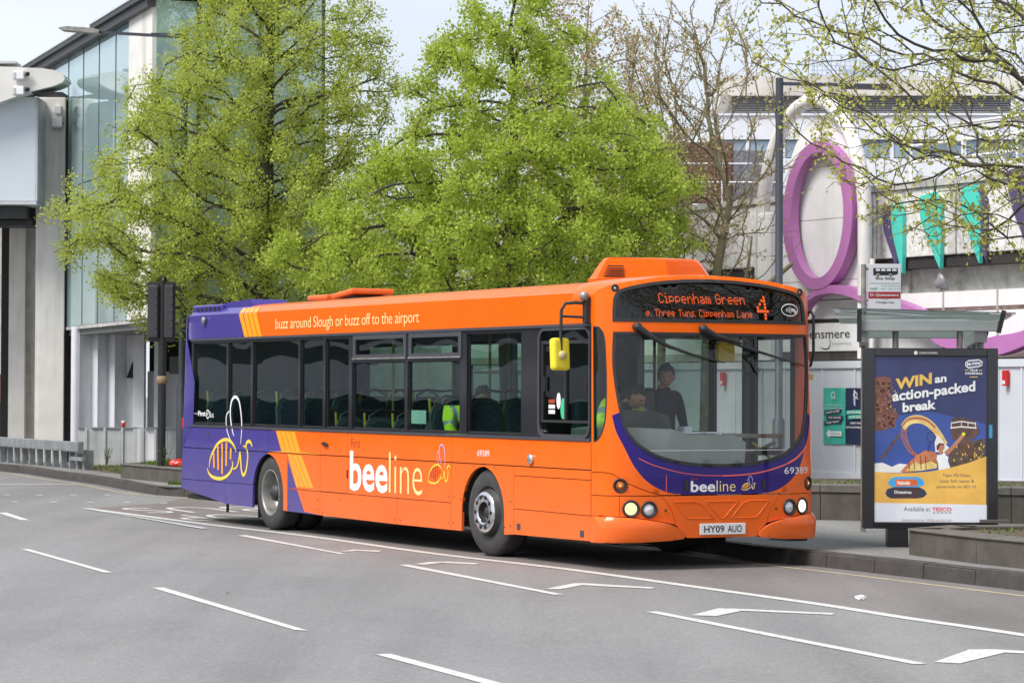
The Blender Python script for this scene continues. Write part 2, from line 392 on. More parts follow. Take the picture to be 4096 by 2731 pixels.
def text2d(s, bold=0.0, space=1.0):
    key = (s, bold, space)
    if key not in _TX:
        c = bpy.data.curves.new('lettering', 'FONT'); c.body = s; c.size = 1.0; c.offset = bold; c.space_character = space
        c.resolution_u = 3
        o = bpy.data.objects.new('lettering', c); COL.objects.link(o)
        bpy.context.view_layer.update()
        me = bpy.data.meshes.new_from_object(o.evaluated_get(bpy.context.evaluated_depsgraph_get()))
        _TX[key] = ([(v.co.x, v.co.y) for v in me.vertices], [tuple(p.vertices) for p in me.polygons])
        bpy.data.objects.remove(o); bpy.data.meshes.remove(me); bpy.data.curves.remove(c)
    return _TX[key]
def text_on(mb, s, box, mapf, off, mi=0, bold=0.0, space=1.0, shear=0.0, flip=False, keep=False):
    """letters fitted into box (u0,v0,u1,v1) of a mapped surface; v0 is the lowest ink"""
    v, f = text2d(s, bold, space)
    if not v: return
    xs = [p[0] for p in v]; ys = [p[1] for p in v]; x0, x1, y0, y1 = min(xs), max(xs), min(ys), max(ys)
    u0, w0, u1, w1 = box; ku, kv = (u1 - u0) / (x1 - x0), (w1 - w0) / (y1 - y0)
    P = [(u0 + (x - x0) * ku + shear * (y - y0) * kv, w0 + (y - y0) * kv) for x, y in v]
    mb.add([mapf(a, b, off) for a, b in P], [q if not flip else q[::-1] for q in f], mi)
def planemap(org, ux, n=None, uz=(0, 0, 1)):
    """(u,v,off) -> point on a plane with horizontal axis ux, vertical axis uz"""
    o = Vector(org); a = Vector(ux).normalized(); b = Vector(uz).normalized(); c = Vector(n).normalized() if n else a.cross(b)
    return lambda u, v, t=0.0: o + a * u + b * v + c * t
# ================================================================== THE BUS
TH = 0.4775
FWD = Vector((math.sin(TH), -math.cos(TH), 0)); NEAR = Vector((math.cos(TH), math.sin(TH), 0))
HW = 1.28
bus_loc = Vector((-0.273, 30.2805, 0)) + NEAR * HW
bus_rz = math.atan2(FWD.y, FWD.x)
bus = thing('bus', 'orange and violet single decker bus pulling away from its stop', 'bus', bus_loc, bus_rz)
AXF, AXR = -0.03, -6.22
XS = 2.345           # seam between flat side and front corner
def OFF(x, z, t=0.0): return Vector((x, -(HW + t), z))
def NSD(x, z, t=0.0): return Vector((x, HW + t, z))
ZW0, ZW1 = 1.292, 2.492   # window band
# --- front surface: superelliptic plan, leaning back with height
_NN = 3.5
_ph = np.linspace(-math.pi / 2, math.pi / 2, 6001)
_yy = HW * np.sign(np.sin(_ph)) * np.abs(np.sin(_ph)) ** (2 / _NN); _dd = np.clip(np.cos(_ph), 0, 1) ** (2 / _NN)
_uu = np.concatenate([[0], np.cumsum(np.hypot(np.diff(_yy), 0.45 * np.diff(_dd)))]); _uu -= _uu[-1] / 2
UMAX = float(_uu[-1])
def U(y): return float(np.interp(y, _yy, _uu))
def AZ(z): return float(np.interp(z, [.2, .3, .6, 1, 1.4, 2, 2.45, 2.7, 2.85, 3.0], [.46, .49, .50, .50, .475, .425, .385, .345, .29, .205]))
def FRONT(u, z, t=0.0):
    u = max(-UMAX, min(UMAX, u)); y = float(np.interp(u, _uu, _yy)); d = float(np.interp(u, _uu, _dd)); A = AZ(z)
    e = 0.01; y2 = float(np.interp(min(UMAX, u + e), _uu, _yy)); y1 = float(np.interp(max(-UMAX, u - e), _uu, _yy))
    d2 = float(np.interp(min(UMAX, u + e), _uu, _dd)); d1 = float(np.interp(max(-UMAX, u - e), _uu, _dd))
    n = Vector((y2 - y1, -A * (d2 - d1), 0)); n = n.normalized() if n.length > 1e-9 else Vector((1, 0, 0))
    return Vector((2.30 + A * d, y, z)) + n * t
US = -1.485          # u of the front corner seam on the offside
# --- livery
def sides(polys):
    """classifier: first polygon that holds the point gives its material"""
    def c(x, z):
        for p, k in polys:
            if inside((x, z), p): return k
        return 0
    return c
LIV = [M['orange'], M['purple'], M['amber']]
def stripes4(a, b, c, d):
    """four amber stripes across the band a-b (top) to d-c (bottom), thin orange lines between"""
    o = []
    for i in range(4):
        s0, s1 = i / 4 + 0.018, (i + 1) / 4 - 0.018
        L = lambda p, q, s: (p[0] + (q[0] - p[0]) * s, p[1] + (q[1] - p[1]) * s)
        o.append([L(a, b, s0), L(d, c, s0), L(d, c, s1), L(a, b, s1)])
    return o
ST_UP = stripes4((-7.30, 2.875), (-6.67, 2.875), (-6.42, 2.48), (-7.05, 2.48))
ST_A = stripes4((-5.985, 1.30), (-5.36, 1.30), (-5.135, 1.004), (-5.76, 1.004))
ST_B = [[(max(p[0], -5.572), p[1]) for p in q] for q in stripes4((-5.75, 1.004), (-5.135, 1.004), (-4.735, 0.588), (-5.29, 0.588))]
PUR = [[(-9.6, 2.90), (-7.315, 2.90), (-7.045, 2.46), (-9.6, 2.46)], [(-9.6, 1.32), (-6.0, 1.32), (-5.765, 1.004), (-9.6, 1.004)],
       [(-9.6, 1.004), (-6.25, 1.004), (-6.25, 0.1), (-9.6, 0.1)], [(-5.572, 0.93), (-5.29, 0.588), (-4.95, 0.2), (-5.572, 0.2)]]
livery = sides([(p, 2) for p in ST_UP + ST_A + ST_B] + [(p, 1) for p in PUR])
liv_lines = [q + [q[0]] for q in ST_UP + ST_A + ST_B] + [[PUR[0][1], PUR[0][2]], [PUR[1][1], PUR[1][2]], [(-6.25, 1.004), (-6.25, 0.97)], [(-5.29, 0.588), (-4.95, 0.2)], [(-5.572, 0.93), (-5.572, 0.25)], [(-5.572, .93), (-5.29, .588)]]
def clip_lines(poly):
    """livery edges that lie within a panel outline"""
    o = []
    for l in liv_lines:
        d = dens(l, 0.03, False); run = []
        for p in d:
            if inside(p, poly): run.append(p)
            else:
                if len(run) > 1: o.append(run)
                run = []
        if len(run) > 1: o.append(run)
    return o
G = 0.004
def side_panel(poly, name='side_panel', holes=()):
    sheet(name, poly, OFF, LIV, bus, holes=holes, lines=clip_lines(poly), thick=0.03, cls=livery)
def arch(cx, r, zb, a0, a1, n=16, rx=None):
    return [(cx + (rx or r) * math.cos(R(a0 + (a1 - a0) * i / n)), 0.46 + r * math.sin(R(a0 + (a1 - a0) * i / n))) for i in range(n + 1)]
# offside panels: upper row z 1.004..1.292, middle row .552..1.004, skirt row
xr = lambda z: -9.36 + 0.08 * (z - 0.43) / 1.5
for a, b in ((xr(1.1), -6.2), (-6.2, -4.535), (-4.535, -3.70), (-3.70, -0.857), (-0.857, XS)):
    side_panel([(a + G, 1.004 + G), (b - G, 1.004 + G), (b - G, ZW0 - G), (a + G, ZW0 - G)])
ra = [p for p in arch(AXR, 0.515, 0, 180, 0)]; fa = [p for p in arch(AXF - 0.055, 0.515, 0, 180, 0)]
side_panel([(xr(.7) + G, 0.565 + G), (-7.69 - G, 0.565 + G), (-7.69 - G, 1.0 - G), (xr(.7) + G, 1.0 - G)])
side_panel([(xr(.43) + G, 0.44), (-7.69 - G, 0.285), (-7.69 - G, 0.565 - G), (xr(.43) + G, 0.565 - G)])
side_panel([(-7.69 + G, 0.285), (-6.735 - G, 0.27)] + [(p[0] - G, p[1]) for p in ra if p[0] < AXR and p[1] < 0.56] + [(-6.727, 0.565 - G), (-7.69 + G, 0.565 - G)])
side_panel([(-7.69 + G, 0.565 + G), (-6.727, 0.565 + G)] + [(p[0] - G, p[1]) for p in ra if p[0] < AXR and .57 < p[1] < 0.975] + [(-6.25 - G, 0.980), (-6.25 - G, 1.0 - G), (-7.69 + G, 1.0 - G)])
side_panel([(-6.25 + G, 1.0 - G), (-6.25 + G, 0.985)] + [p for p in ra if p[0] > -6.2] + [(-5.705, 0.275), (-5.572 - G, 0.270), (-5.572 - G, 1.0 - G)])
side_panel([(-5.572 + G, 0.27), (-4.535 - G, 0.262), (-4.535 - G, 0.552 - G), (-5.572 + G, 0.556 - G)])
side_panel([(-5.572 + G, 0.556 + G), (-4.535 - G, 0.552 + G), (-4.535 - G, 1.0 - G), (-5.572 + G, 1.0 - G)])
side_panel([(-4.535 + G, 0.56), (-3.70 - G, 0.56), (-3.70 - G, 1.0 - G), (-4.535 + G, 1.0 - G)])
side_panel([(-4.535 + G, 0.262), (-2.29 - G, 0.25), (-2.29 - G, 0.552 - G), (-4.535 + G, 0.552 - G)])
side_panel([(-3.70 + G, 0.552 + G), (-0.857 - G, 0.552 + G), (-0.857 - G, 1.0 - G), (-3.70 + G, 1.0 - G)])
side_panel([(-2.29 + G, 0.25), (-0.857 - G, 0.252), (-0.857 - G, 0.552 - G), (-2.29 + G, 0.552 - G)])
side_panel([(-0.857 + G, 0.252), (-0.60, 0.255)] + [p for p in fa if p[0] < AXF] + [(AXF - 0.03, 0.979), (AXF - 0.03, 1.0 - G), (-0.857 + G, 1.0 - G)])
side_panel([(AXF - 0.022, 1.0 - G), (AXF - 0.022, 0.979)] + [p for p in fa if p[0] > AXF] + [(0.43, 0.262), (0.65 - G, 0.272), (0.65 - G, 1.0 - G)])
side_panel([(0.65 + G, 0.90 + G), (XS - G, 0.90 + G), (XS - G, 1.0 - G), (0.65 + G, 1.0 - G)])
side_panel([(0.65 + G, 0.546 + G), (XS - G, 0.54 + G), (XS - G, 0.90 - G), (0.65 + G, 0.90 - G)])
side_panel([(0.65 + G, 0.275), (XS - G, 0.285), (XS - G, 0.54 - G), (0.65 + G, 0.546 - G)])
# nearside: plain panels with the entrance doorway left open between x 1.15 and 2.25
for a, b in ((-9.3, -6.85), (-6.85, -5.6), (-5.6, -3.4), (-3.4, -0.85), (-0.85, 0.54)):
    hz = [(a + G, 0.27)]
    for cx in (AXR, AXF):
        if a < cx < b: hz += [p for p in arch(cx, 0.515, 0, 180, 0)]
    sheet('nearside_panel', hz + [(b - G, 0.27), (b - G, ZW0 - G), (a + G, ZW0 - G)], NSD, LIV, bus, lines=(), thick=0.03, cls=livery, flip=True)
# trim strips along the window band
for z0, z1 in ((ZW0, ZW0 + 0.028), (ZW1 - 0.03, ZW1)):
    MB().box(-9.02, -HW - 0.012, z0, 2.33, -HW + 0.02, z1, 0).build('window_trim', 'frame_grey', bus)
# --- offside window band: black panel with openings, each pane set behind it
WIN = [(-8.93, -7.70, 0), (-7.63, -6.84, 0), (-6.765, -5.255, 0), (-5.19, -4.48, 0), (-4.40, -3.70, 1), (-3.60, -2.11, 2), (-2.03, -0.675, 2), (-0.50, 0.80, 0)]
WZ0, WZ1 = 1.345, 2.43
holes = [[(a, WZ0), (b, WZ0), (b, WZ1), (a, WZ1)] if k < 2 else [(a, WZ0), (b, WZ0), (b, 2.135), (a, 2.135)] for a, b, k in WIN]
hop = [[(a + 0.12, 2.225), (b - 0.02, 2.225), (b - 0.02, 2.405), (a + 0.12, 2.405)] for a, b, k in WIN if k == 2]
dwin = rrect(1.235, 1.355, 2.305, 2.43, 0.10)
sheet('window_surround', [(-9.0, ZW0 + 0.03), (2.33, ZW0 + 0.03), (2.33, ZW1 - 0.032), (-9.0, ZW1 - 0.032)], OFF, ['gloss_black'], bus, holes=holes + hop + [dwin], thick=0.02, off=-0.004)
def pane(poly, mp, off, parent, flip=False, m='busglass', name='pane'): return sheet(name, poly, mp, [m], parent, off=off, flip=flip)
for (a, b, k), h in zip(WIN, holes):
    fr = sheet('window', [(a - .03, h[0][1] - .02), (b + .03, h[0][1] - .02), (b + .03, h[2][1] + .02), (a - .03, h[2][1] + .02)], OFF, ['rubber'], bus, holes=[[(a + .012, h[0][1] + .012), (b - .012, h[0][1] + .012), (b - .012, h[2][1] - .012), (a + .012, h[2][1] - .012)]], off=-0.03, thick=0.02)
    pane([(a, h[0][1]), (b, h[0][1]), (b, h[2][1]), (a, h[2][1])], OFF, -0.035, fr)
for h in hop:
    a, b = h[0][0], h[1][0]
    fr = sheet('hopper_window', [(a - .075, 2.165), (b + .075, 2.165), (b + .075, 2.455), (a - .075, 2.455)], OFF, ['frame_grey'], bus, holes=[h], off=0.008, thick=0.03)
    pane(h, OFF, -0.02, fr)
    MB().box(a - .07, -HW - .022, 2.168, b + .07, -HW - .006, 2.185, 0).build('drip_rail', 'steel', fr)
df = sheet('driver_window', rrect(1.20, 1.32, 2.325, 2.455, 0.12), OFF, ['frame_grey'], bus, holes=[dwin], off=0.012, thick=0.03)
pane(dwin, OFF, -0.03, df)
fm = MB(); fm.box(1.24, -HW + .01, 2.29, 2.30, -HW + .03, 2.325).box(1.24, -HW + .01, 1.475, 2.30, -HW + .03, 1.50).box(1.755, -HW + .008, 1.50, 1.785, -HW + .03, 2.29).box(1.24, -HW + .01, 1.50, 1.275, -HW + .03, 2.29).box(2.265, -HW + .01, 1.50, 2.30, -HW + .03, 2.29)
fm.build('sliding_frame', 'rubber', df)
MB().box(1.30, -HW - .0, 1.80, 1.345, -HW + .012, 1.95, bev=.006).build('window_catch', 'black', df)
MB().box(2.215, -HW - .0, 1.80, 2.25, -HW + .012, 1.95, bev=.006).build('window_catch', 'black', df)
# stickers on the driver's window and a notice in a saloon window
mb = MB()
for i in range(3): mb.prism([(1.38, 1.565 + .055 * i), (1.52, 1.565 + .055 * i), (1.52, 1.605 + .055 * i), (1.38, 1.605 + .055 * i)], OFF, -.028, -.026, 1 if i == 2 else 0)
mb.prism(circle(1.60, 1.70, .045, 16, .085), OFF, -.028, -.026, 0); mb.prism(circle(1.70, 1.62, .055, 16, .11), OFF, -.028, -.025, 2)
mb.build('window_sticker', [M['white'], M['redink'], mat('green_sticker', (0.05, 0.5, 0.25), 0.5)], df)
MB().prism(rrect(-2.01, 1.42, -1.62, 1.575, .015), OFF, -.05, -.045).build('window_notice', mat('pale_notice', (0.55, 0.72, 0.68), 0.6), bus)
# nearside window band
nw = [(-8.7, -7.4), (-7.3, -5.9), (-5.8, -4.3), (-4.2, -2.7), (-2.6, -1.1), (-1.0, .46)]
nh = [[(a, 1.36), (b, 1.36), (b, 2.4), (a, 2.4)] for a, b in nw]
sheet('window_surround', [(-9.1, ZW0), (.54, ZW0), (.54, 2.5), (-9.1, 2.5)], NSD, ['gloss_black'], bus, holes=nh, thick=.02, flip=True)
for h in nh: pane(h, NSD, -.02, bus, True, name='nearside_window')
# entrance: two folding glazed leaves in black frames
for a, b in ((.57, 1.40), (1.42, 2.25)):
    d = sheet('entrance_door', [(a, .34), (b, .34), (b, 2.44), (a, 2.44)], NSD, ['rubber'], bus, holes=[[(a + .07, .45), (b - .07, .45), (b - .07, 2.36), (a + .07, 2.36)]], thick=.04, flip=True, off=-.02)
    pane([(a + .07, .45), (b - .07, .45), (b - .07, 2.36), (a + .07, 2.36)], NSD, -.04, d, True, m='windscreen')
    MB().tube([(b - .12, HW - .12, 1.0), (a + .12, HW - .12, 1.25)], .018).build('door_handrail', 'pole_yellow', d)
sheet('nearside_panel', [(-9.2, 2.5), (2.33, 2.5), (2.33, 2.76), (-9.2, 2.76)], NSD, LIV, bus, thick=.02, cls=livery, flip=True)
MB().box(2.26, HW - .05, .3, 2.345, HW, 2.5).build('door_pillar', 'orange', bus)
# --- cant rail and roof: one lofted shell, front dome to tail
SEC = [(-1.280, ZW1), (-1.280, 2.60), (-1.280, 2.72), (-1.279, 2.808), (-1.262, 2.816), (-1.185, 2.893), (-1.10, 2.915), (-0.9, 2.935), (-0.5, 2.957), (0, 2.968)]
SEC = SEC + [(-y, z) for y, z in SEC[-2::-1]]
NS = len(SEC)
def zrim(u):
    y = abs(float(np.interp(u, _uu, _yy)))
    return float(np.interp(y, [0, .3, .6, .9, 1.1, 1.2, 1.26, 1.28], [2.997, 2.988, 2.966, 2.926, 2.888, 2.858, 2.82, 2.78])) if abs(u) < UMAX - .1 else 2.76
rim_u = [-UMAX, -UMAX, -UMAX, -UMAX + .08, -1.34, -1.26, -1.12, -.9, -.5, 0]; rim_u += [-a for a in rim_u[-2::-1]]
rim = []
for k, u in enumerate(rim_u):
    e = min(k, NS - 1 - k)
    rim.append(Vector((XS, -HW if k < NS / 2 else HW, SEC[k][1])) if e < 3 else FRONT(u, zrim(u)) + Vector((0, 0, 0)))
mb = MB(); xs = [-9.17, -9.10, -8.5, -7.3, -7.04, -6.67, -6.42, -5, -3, -1, 1, 1.6, 1.95]
rows = []
for x in xs:
    sh = 0.055 if x < -9.12 else 0.0
    rows.append([Vector((x, y * (1 - sh * .25), z - sh * (1 if z > 2.7 else .3))) for y, z in SEC])
mid = []
for t in (.35, .7):
    mid.append([Vector(((1 - t) * 1.95 + t * rim[k].x, (1 - t) * SEC[k][0] + t * rim[k].y, (1 - t) * SEC[k][1] + t * rim[k].z + (.028 if 3 < k < NS - 4 else 0) * math.sin(math.pi * t))) for k in range(NS)])
rows += mid + [rim]
vs = [p for r_ in rows for p in r_]; NR = len(rows)
for i in range(NR - 1):
    for k in range(NS - 1):
        a = (i * NS + k, (i + 1) * NS + k, (i + 1) * NS + k + 1, i * NS + k + 1)
        cx = sum(vs[j].x for j in a) / 4
        mb.f.append(list(a)); mb.sm.append(not (cx < 1.9 and (2 <= k <= 5 or NS - 7 <= k <= NS - 4))); mb.m.append(1 if cx < -7.17 else (3 if 6 <= k <= NS - 8 and cx < 1.9 else 0))
mb.v = vs
roof = mb.build('roof', LIV + [M['roofdirt']], bus)
# livery stripes over the cant rail (vinyl)
def CANT(x, z, t=0.0):
    """follows the cant rail and the roof cove"""
    zz = [p[1] for p in SEC[:10]]; y = float(np.interp(z, zz, [p[0] for p in SEC[:10]]))
    return Vector((x, y - t - .002, z + (0.4 * t + .001 if z > 2.8 else 0)))
mb = MB()
for q in ST_UP:
    q2 = [q[0], q[1], q[2], q[3]]; n = 10
    for i in range(n):
        t0, t1 = i / n, (i + 1) / n
        L = lambda a, b, s: (a[0] + (b[0] - a[0]) * s, a[1] + (b[1] - a[1]) * s)
        p = [L(q[1], q[0], t0), L(q[2], q[3], t0), L(q[2], q[3], t1), L(q[1], q[0], t1)]
        p = [L(q[0], q[1], t0), L(q[0], q[1], t1), L(q[3], q[2], t1), L(q[3], q[2], t0)]
        mb.add([CANT(*v, .003) for v in p], [(0, 1, 2, 3)])
# (boundary between violet and orange follows the first stripe)
mb2 = MB(); a, b = PUR[0][1], PUR[0][2]; n = 12
for i in range(n):
    t0, t1 = i / n, (i + 1) / n; L = lambda s: (a[0] + (b[0] - a[0]) * s, a[1] + (b[1] - a[1]) * s)
    p0, p1 = L(t0), L(t1); mid_x = -7.17
    mb2.add([CANT(mid_x, p0[1], .0015), CANT(p0[0], p0[1], .0015), CANT(p1[0], p1[1], .0015), CANT(mid_x, p1[1], .0015)], [(0, 1, 2, 3)], 0 if (p0[0] + p1[0]) / 2 < mid_x else 1)
for i in range(NS): pass
mb.build('livery_stripe', 'amber', bus); mb2.build('livery_edge', [M['orange'], M['purple']], bus)
# tail: rounded corners and back panel with rear lamp
mb = MB(); tz = [.44, .6, 1.0, 1.3, 1.9, 2.5, 2.80]; prof = []
for z in tz:
    x0 = -9.36 + .19 * (z - .44) / 2.36; row = []
    for g in range(7):
        an = R(90 * g / 6); row.append(Vector((x0 - .10 * math.sin(an), -HW + .14 * (1 - math.cos(an)), z)))
    row += [Vector((x0 - .10, HW - .14, z)), Vector((x0 - .05, HW - .02, z)), Vector((x0, HW, z)), Vector((x0 + .3, HW, z))]; row.insert(0, Vector((x0 + .02 if not (ZW0 < z < ZW1) else x0 + .37, -HW, z))); prof.append(row)
nr = len(prof[0]); mb.v = [p for r_ in prof for p in r_]
for i in range(len(tz) - 1):
    for k in range(nr - 1):
        mb.f.append([i * nr + k, i * nr + k + 1, (i + 1) * nr + k + 1, (i + 1) * nr + k][::-1]); mb.m.append(0); mb.sm.append(True)
mb.build('rear_panel', 'purple', bus)
MB().box(-9.47, -1.24, 1.25, -9.42, -1.10, 1.40, bev=.015).build('rear_lamp', 'red_lens', bus)
MB().lathe([(.0, -.03), (.05, -.03), (.05, 0), (.03, .012), (0, .014)], 14, axis='y', org=(-8.47, -HW - .016, 2.735)).build('rear_camera', 'steel', bus)
# roof furniture
mb = MB(); mb.box(-9.12, -1.22, 2.84, -8.02, -.6, 2.955, bev=.03); mb.build('engine_vent', 'purple', bus)
vent = bus.children[-1] if False else None
for i in range(6): MB().box(-8.95 + i * .155, -1.228, 2.872, -8.87 + i * .155, -1.215, 2.915).build('vent_slot', 'chassis', bus)
mb = MB(); mb.prism([(-8.05, 2.86), (-7.0, 2.86), (-7.12, 2.995), (-8.0, 2.965)], lambda u, v, t: Vector((u, -1.17 - t, v)), -.5, .0); mb.build('engine_cowl', 'purple', bus)
def tilt_hatch(x0, x1, z0, z1, nm='roof_hatch'):
    m = MB(); m.box(-.5, -.31, 0, .5, .31, .075, bev=.035); h = m.build(nm, 'orange', bus, ((x0 + x1) / 2, .0, (z0 + z1) / 2))
    h.scale = ((x1 - x0), 1, 1); h.rotation_euler = (0, -math.atan2(z1 - z0, x1 - x0), 0)
    MB().box((x0 + x1) / 2 - .22, -.22, 2.92, (x0 + x1) / 2 + .22, .22, (z0 + z1) / 2 + .01).build('hatch_hinge', 'black', bus)
tilt_hatch(-7.25, -6.62, 2.985, 2.985); tilt_hatch(-6.46, -5.80, 2.985, 3.045)
# ventilation fairing behind the front dome, its front folded to a shallow V
mb = MB()
b0 = [(1.30, -.74), (1.46, -.74), (1.68, .02), (1.52, .66), (1.42, .74), (1.30, .74)]
t0 = [(1.36, -.58), (1.44, -.58), (1.60, .02), (1.48, .46), (1.42, .54), (1.36, .54)]
n = len(b0); mixp = lambda s_: [((a[0] * (1 - s_) + b[0] * s_), (a[1] * (1 - s_) + b[1] * s_)) for a, b in zip(b0, t0)]
lv = [(b0, 2.93), (b0, 2.985), (mixp(.12), 3.0), (mixp(.62), 3.13), (mixp(.86), 3.185), (t0, 3.205), ([(1.48 + (x - 1.48) * .7, y * .93) for x, y in t0], 3.215)]
for pl, z in lv: mb.v += [(x, y, z) for x, y in pl]
for i in range(len(lv) - 1):
    for k in range(n): mb.f.append([i * n + k, i * n + (k + 1) % n, (i + 1) * n + (k + 1) % n, (i + 1) * n + k]); mb.m.append(0); mb.sm.append(False)
mb.f.append([len(lv) * n - n + k for k in range(n)]); mb.m.append(0); mb.sm.append(False)
pod = mb.build('roof_fairing', 'orange', bus)
for i in range(5):
    y0, y1, s_ = -.66 + .012 * i, -.44, .25 + .075 * i; z = 3.01 + .026 * i
    xf = lambda y: 1.475 + .29 * (y + .74) - .05 * s_
    MB().add([(xf(y0), y0, z), (xf(y1), y1, z), (xf(y1) - .006, y1, z + .013), (xf(y0) - .006, y0, z + .013)], [(0, 1, 2, 3)]).build('grille_slot', 'chassis', pod)
# --- front
dsp_h = [(1.16, 2.505), (1.155, 2.62), (1.14, 2.735), (1.10, 2.805), (1.0, 2.853), (.8, 2.895), (.6, 2.925), (.3, 2.95)]
def mirror(p, mid=()): return [(-U(y), z) for y, z in p] + [(U(y), z) for y, z in mid] + [(U(y), z) for y, z in p[::-1]]
dsp_h = dsp_h[:2] + smoothline(dsp_h[2:], 3)
DSP = mirror(dsp_h, [(0, 2.958)])
ws_h = [(1.158, 2.402), (1.172, 2.15), (1.165, 1.95), (1.135, 1.68), (1.085, 1.43), (1.03, 1.33), (.955, 1.25), (.85, 1.18), (.73, 1.125), (.5, 1.07), (.25, 1.042)]
ws_h = smoothline(ws_h, 3)
WS = mirror(ws_h, [(0, 1.034)])
def inset(poly, d):
    n = len(poly); o = []; s = 1 if area(poly) > 0 else -1
    for i in range(n):
        a, b, c = poly[i - 1], poly[i], poly[(i + 1) % n]
        def nn(p, q): L = math.hypot(q[0] - p[0], q[1] - p[1]) or 1; return (-(q[1] - p[1]) / L * s, (q[0] - p[0]) / L * s)
        n1, n2 = nn(a, b), nn(b, c); mx_, my_ = n1[0] + n2[0], n1[1] + n2[1]; k = d * 2 / max(.8, mx_ * mx_ + my_ * my_) if True else 0
        o.append((b[0] + mx_ * k, b[1] + my_ * k))
    return o
pur_h = [(1.185, 1.56), (1.155, 1.40), (1.09, 1.25), (.99, 1.04), (.86, .895), (.70, .805), (.55, .768), (.35, .757)]
pur_h = smoothline(pur_h, 4)
PURF = mirror(pur_h, [(0, .7535)])
pod_L = [(-UMAX, .985), (-1.30, .985), (-U(1.19), .972), (-U(1.05), .875), (-U(.90), .81), (-U(.72), .756)]
top = [(u, zrim(u)) for u in np.linspace(-1.36, 1.36, 40)]
qlt0 = [(-1.445, 2.462), (-1.34, 2.455), (-1.285, 2.40), (-1.262, 2.30), (-1.255, 2.04), (-1.258, 1.75), (-1.275, 1.52), (-1.32, 1.375), (-1.38, 1.305), (-1.445, 1.285)]
qlt = [qlt0[0]] + smoothline(qlt0[1:], 3)
outer = [(US, .985 + G)] + [(u, z + G) for u, z in pod_L[1:]] + [(-u, z + G) for u, z in pod_L[:0:-1]] + [(-US, .985 + G)] + [(-US, 2.76)] + [(u, z) for u, z in top[::-1]] + [(US, 2.76)]
def fcls(u, z):
    if inside((u, z), PURF) and not inside((u, z), [(-9, 1.6), (9, 1.6), (9, 3), (-9, 3)]): return 1
    return 0
PL = [(-U(y), z) for y, z in pur_h] + [(0, .7535)] + [(U(y), z) for y, z in pur_h[::-1]]
sheet('front_panel', outer, FRONT, [M['orange'], M['violet']], bus, holes=[DSP, WS, qlt], lines=[[p for p in PL if p[1] > .765]], grid=.09, seg=.06, thick=.02, cls=fcls, smooth=True)
# destination display
dg = inset(DSP, .035)
dd_ = sheet('destination_display', DSP, FRONT, ['rubber'], bus, holes=[dg], seg=.06, thick=.03, off=.006, smooth=True)
sheet('display_glass', dg, FRONT, [glass('display_glass', (0.35, 0.35, 0.36), 1.5, extra=0.02)], dd_, grid=.1, seg=.06, off=-.012, smooth=True)
sheet('display_back', dg, FRONT, ['chassis'], dd_, grid=.12, seg=.08, off=-.16, smooth=True)
FONT = {'C': '0111010001100001000010000100010111', 'i': '', }
DOT = {'C': ["01110", "10001", "10000", "10000", "10000", "10001", "01110"], 'G': ["01110", "10001", "10000", "10111", "10001", "10001", "01110"],
       'T': ["11111", "00100", "00100", "00100", "00100", "00100", "00100"], 'L': ["10000", "10000", "10000", "10000", "10000", "10000", "11111"],
       'i': ["010", "000", "110", "010", "010", "010", "111"], 'p': ["00000", "00000", "11110", "10001", "10001", "11110", "10000"],
       'e': ["00000", "00000", "01110", "10001", "11111", "10000", "01110"], 'n': ["00000", "00000", "10110", "11001", "10001", "10001", "10001"],
       'h': ["10000", "10000", "10110", "11001", "10001", "10001", "10001"], 'a': ["00000", "00000", "01110", "00001", "01111", "10001", "01111"],
       'm': ["00000", "00000", "11010", "10101", "10101", "10101", "10101"], 'r': ["00000", "00000", "10110", "11001", "10000", "10000", "10000"],
       'u': ["00000", "00000", "10001", "10001", "10001", "10011", "01101"], 's': ["00000", "00000", "01111", "10000", "01110", "00001", "11110"],
       '.': ["0", "0", "0", "0", "0", "0", "1"], ' ': ["000"] * 7, '4': ["00010", "00110", "01010", "10010", "11111", "00010", "00010"]}
def led(mb, s, u0, z0, u1, z1):
    cols = sum(len(DOT[c][0]) + 1 for c in s) - 1; du = (u1 - u0) / cols; dz = (z1 - z0) / 7; x = 0
    for c in s:
        g = DOT[c]
        for r_ in range(7):
            for k in range(len(g[0])):
                if g[r_][k] == '1':
                    a, b = u0 + (x + k) * du, z1 - (r_ + 1) * dz; e, h = du * .08, dz * .12
                    mb.add([FRONT(a + e, b + h, -.03), FRONT(a + du - e, b + h, -.03), FRONT(a + du - e, b + dz - h, -.03), FRONT(a + e, b + dz - h, -.03)], [(0, 1, 2, 3)])
        x += len(g[0]) + 1
mb = MB(); led(mb, 'Cippenham Green', -.64, 2.70, .385, 2.805); led(mb, 'e. Three Tuns. Cippenham Lane.', -.80, 2.565, .48, 2.64)
led(mb, '4', .525, 2.545, .675, 2.80)
ob = mb.build('led_text', 'led', dd_); ob['kind'] = 'stuff'
mb = MB(); ribbon(mb, [(.94 + .115 * math.cos(a), 2.655 + .062 * math.sin(a)) for a in np.linspace(0, 2 * math.pi, 20)], .01, FRONT, -.005, k=1)
for i in range(4): ribbon(mb, [(.885 + .02 * i, 2.655 - .012 - .008 * i), (.893 + .022 * i, 2.655), (.885 + .02 * i, 2.655 + .012 + .008 * i)], .008, FRONT, -.005)
ribbon(mb, [(.965, 2.665), (1.0, 2.66), (1.045, 2.625)], .016, FRONT, -.005); ribbon(mb, [(.965, 2.648), (.99, 2.645), (1.02, 2.615)], .012, FRONT, -.005)
mb.build('contactless_symbol', 'white', dd_)
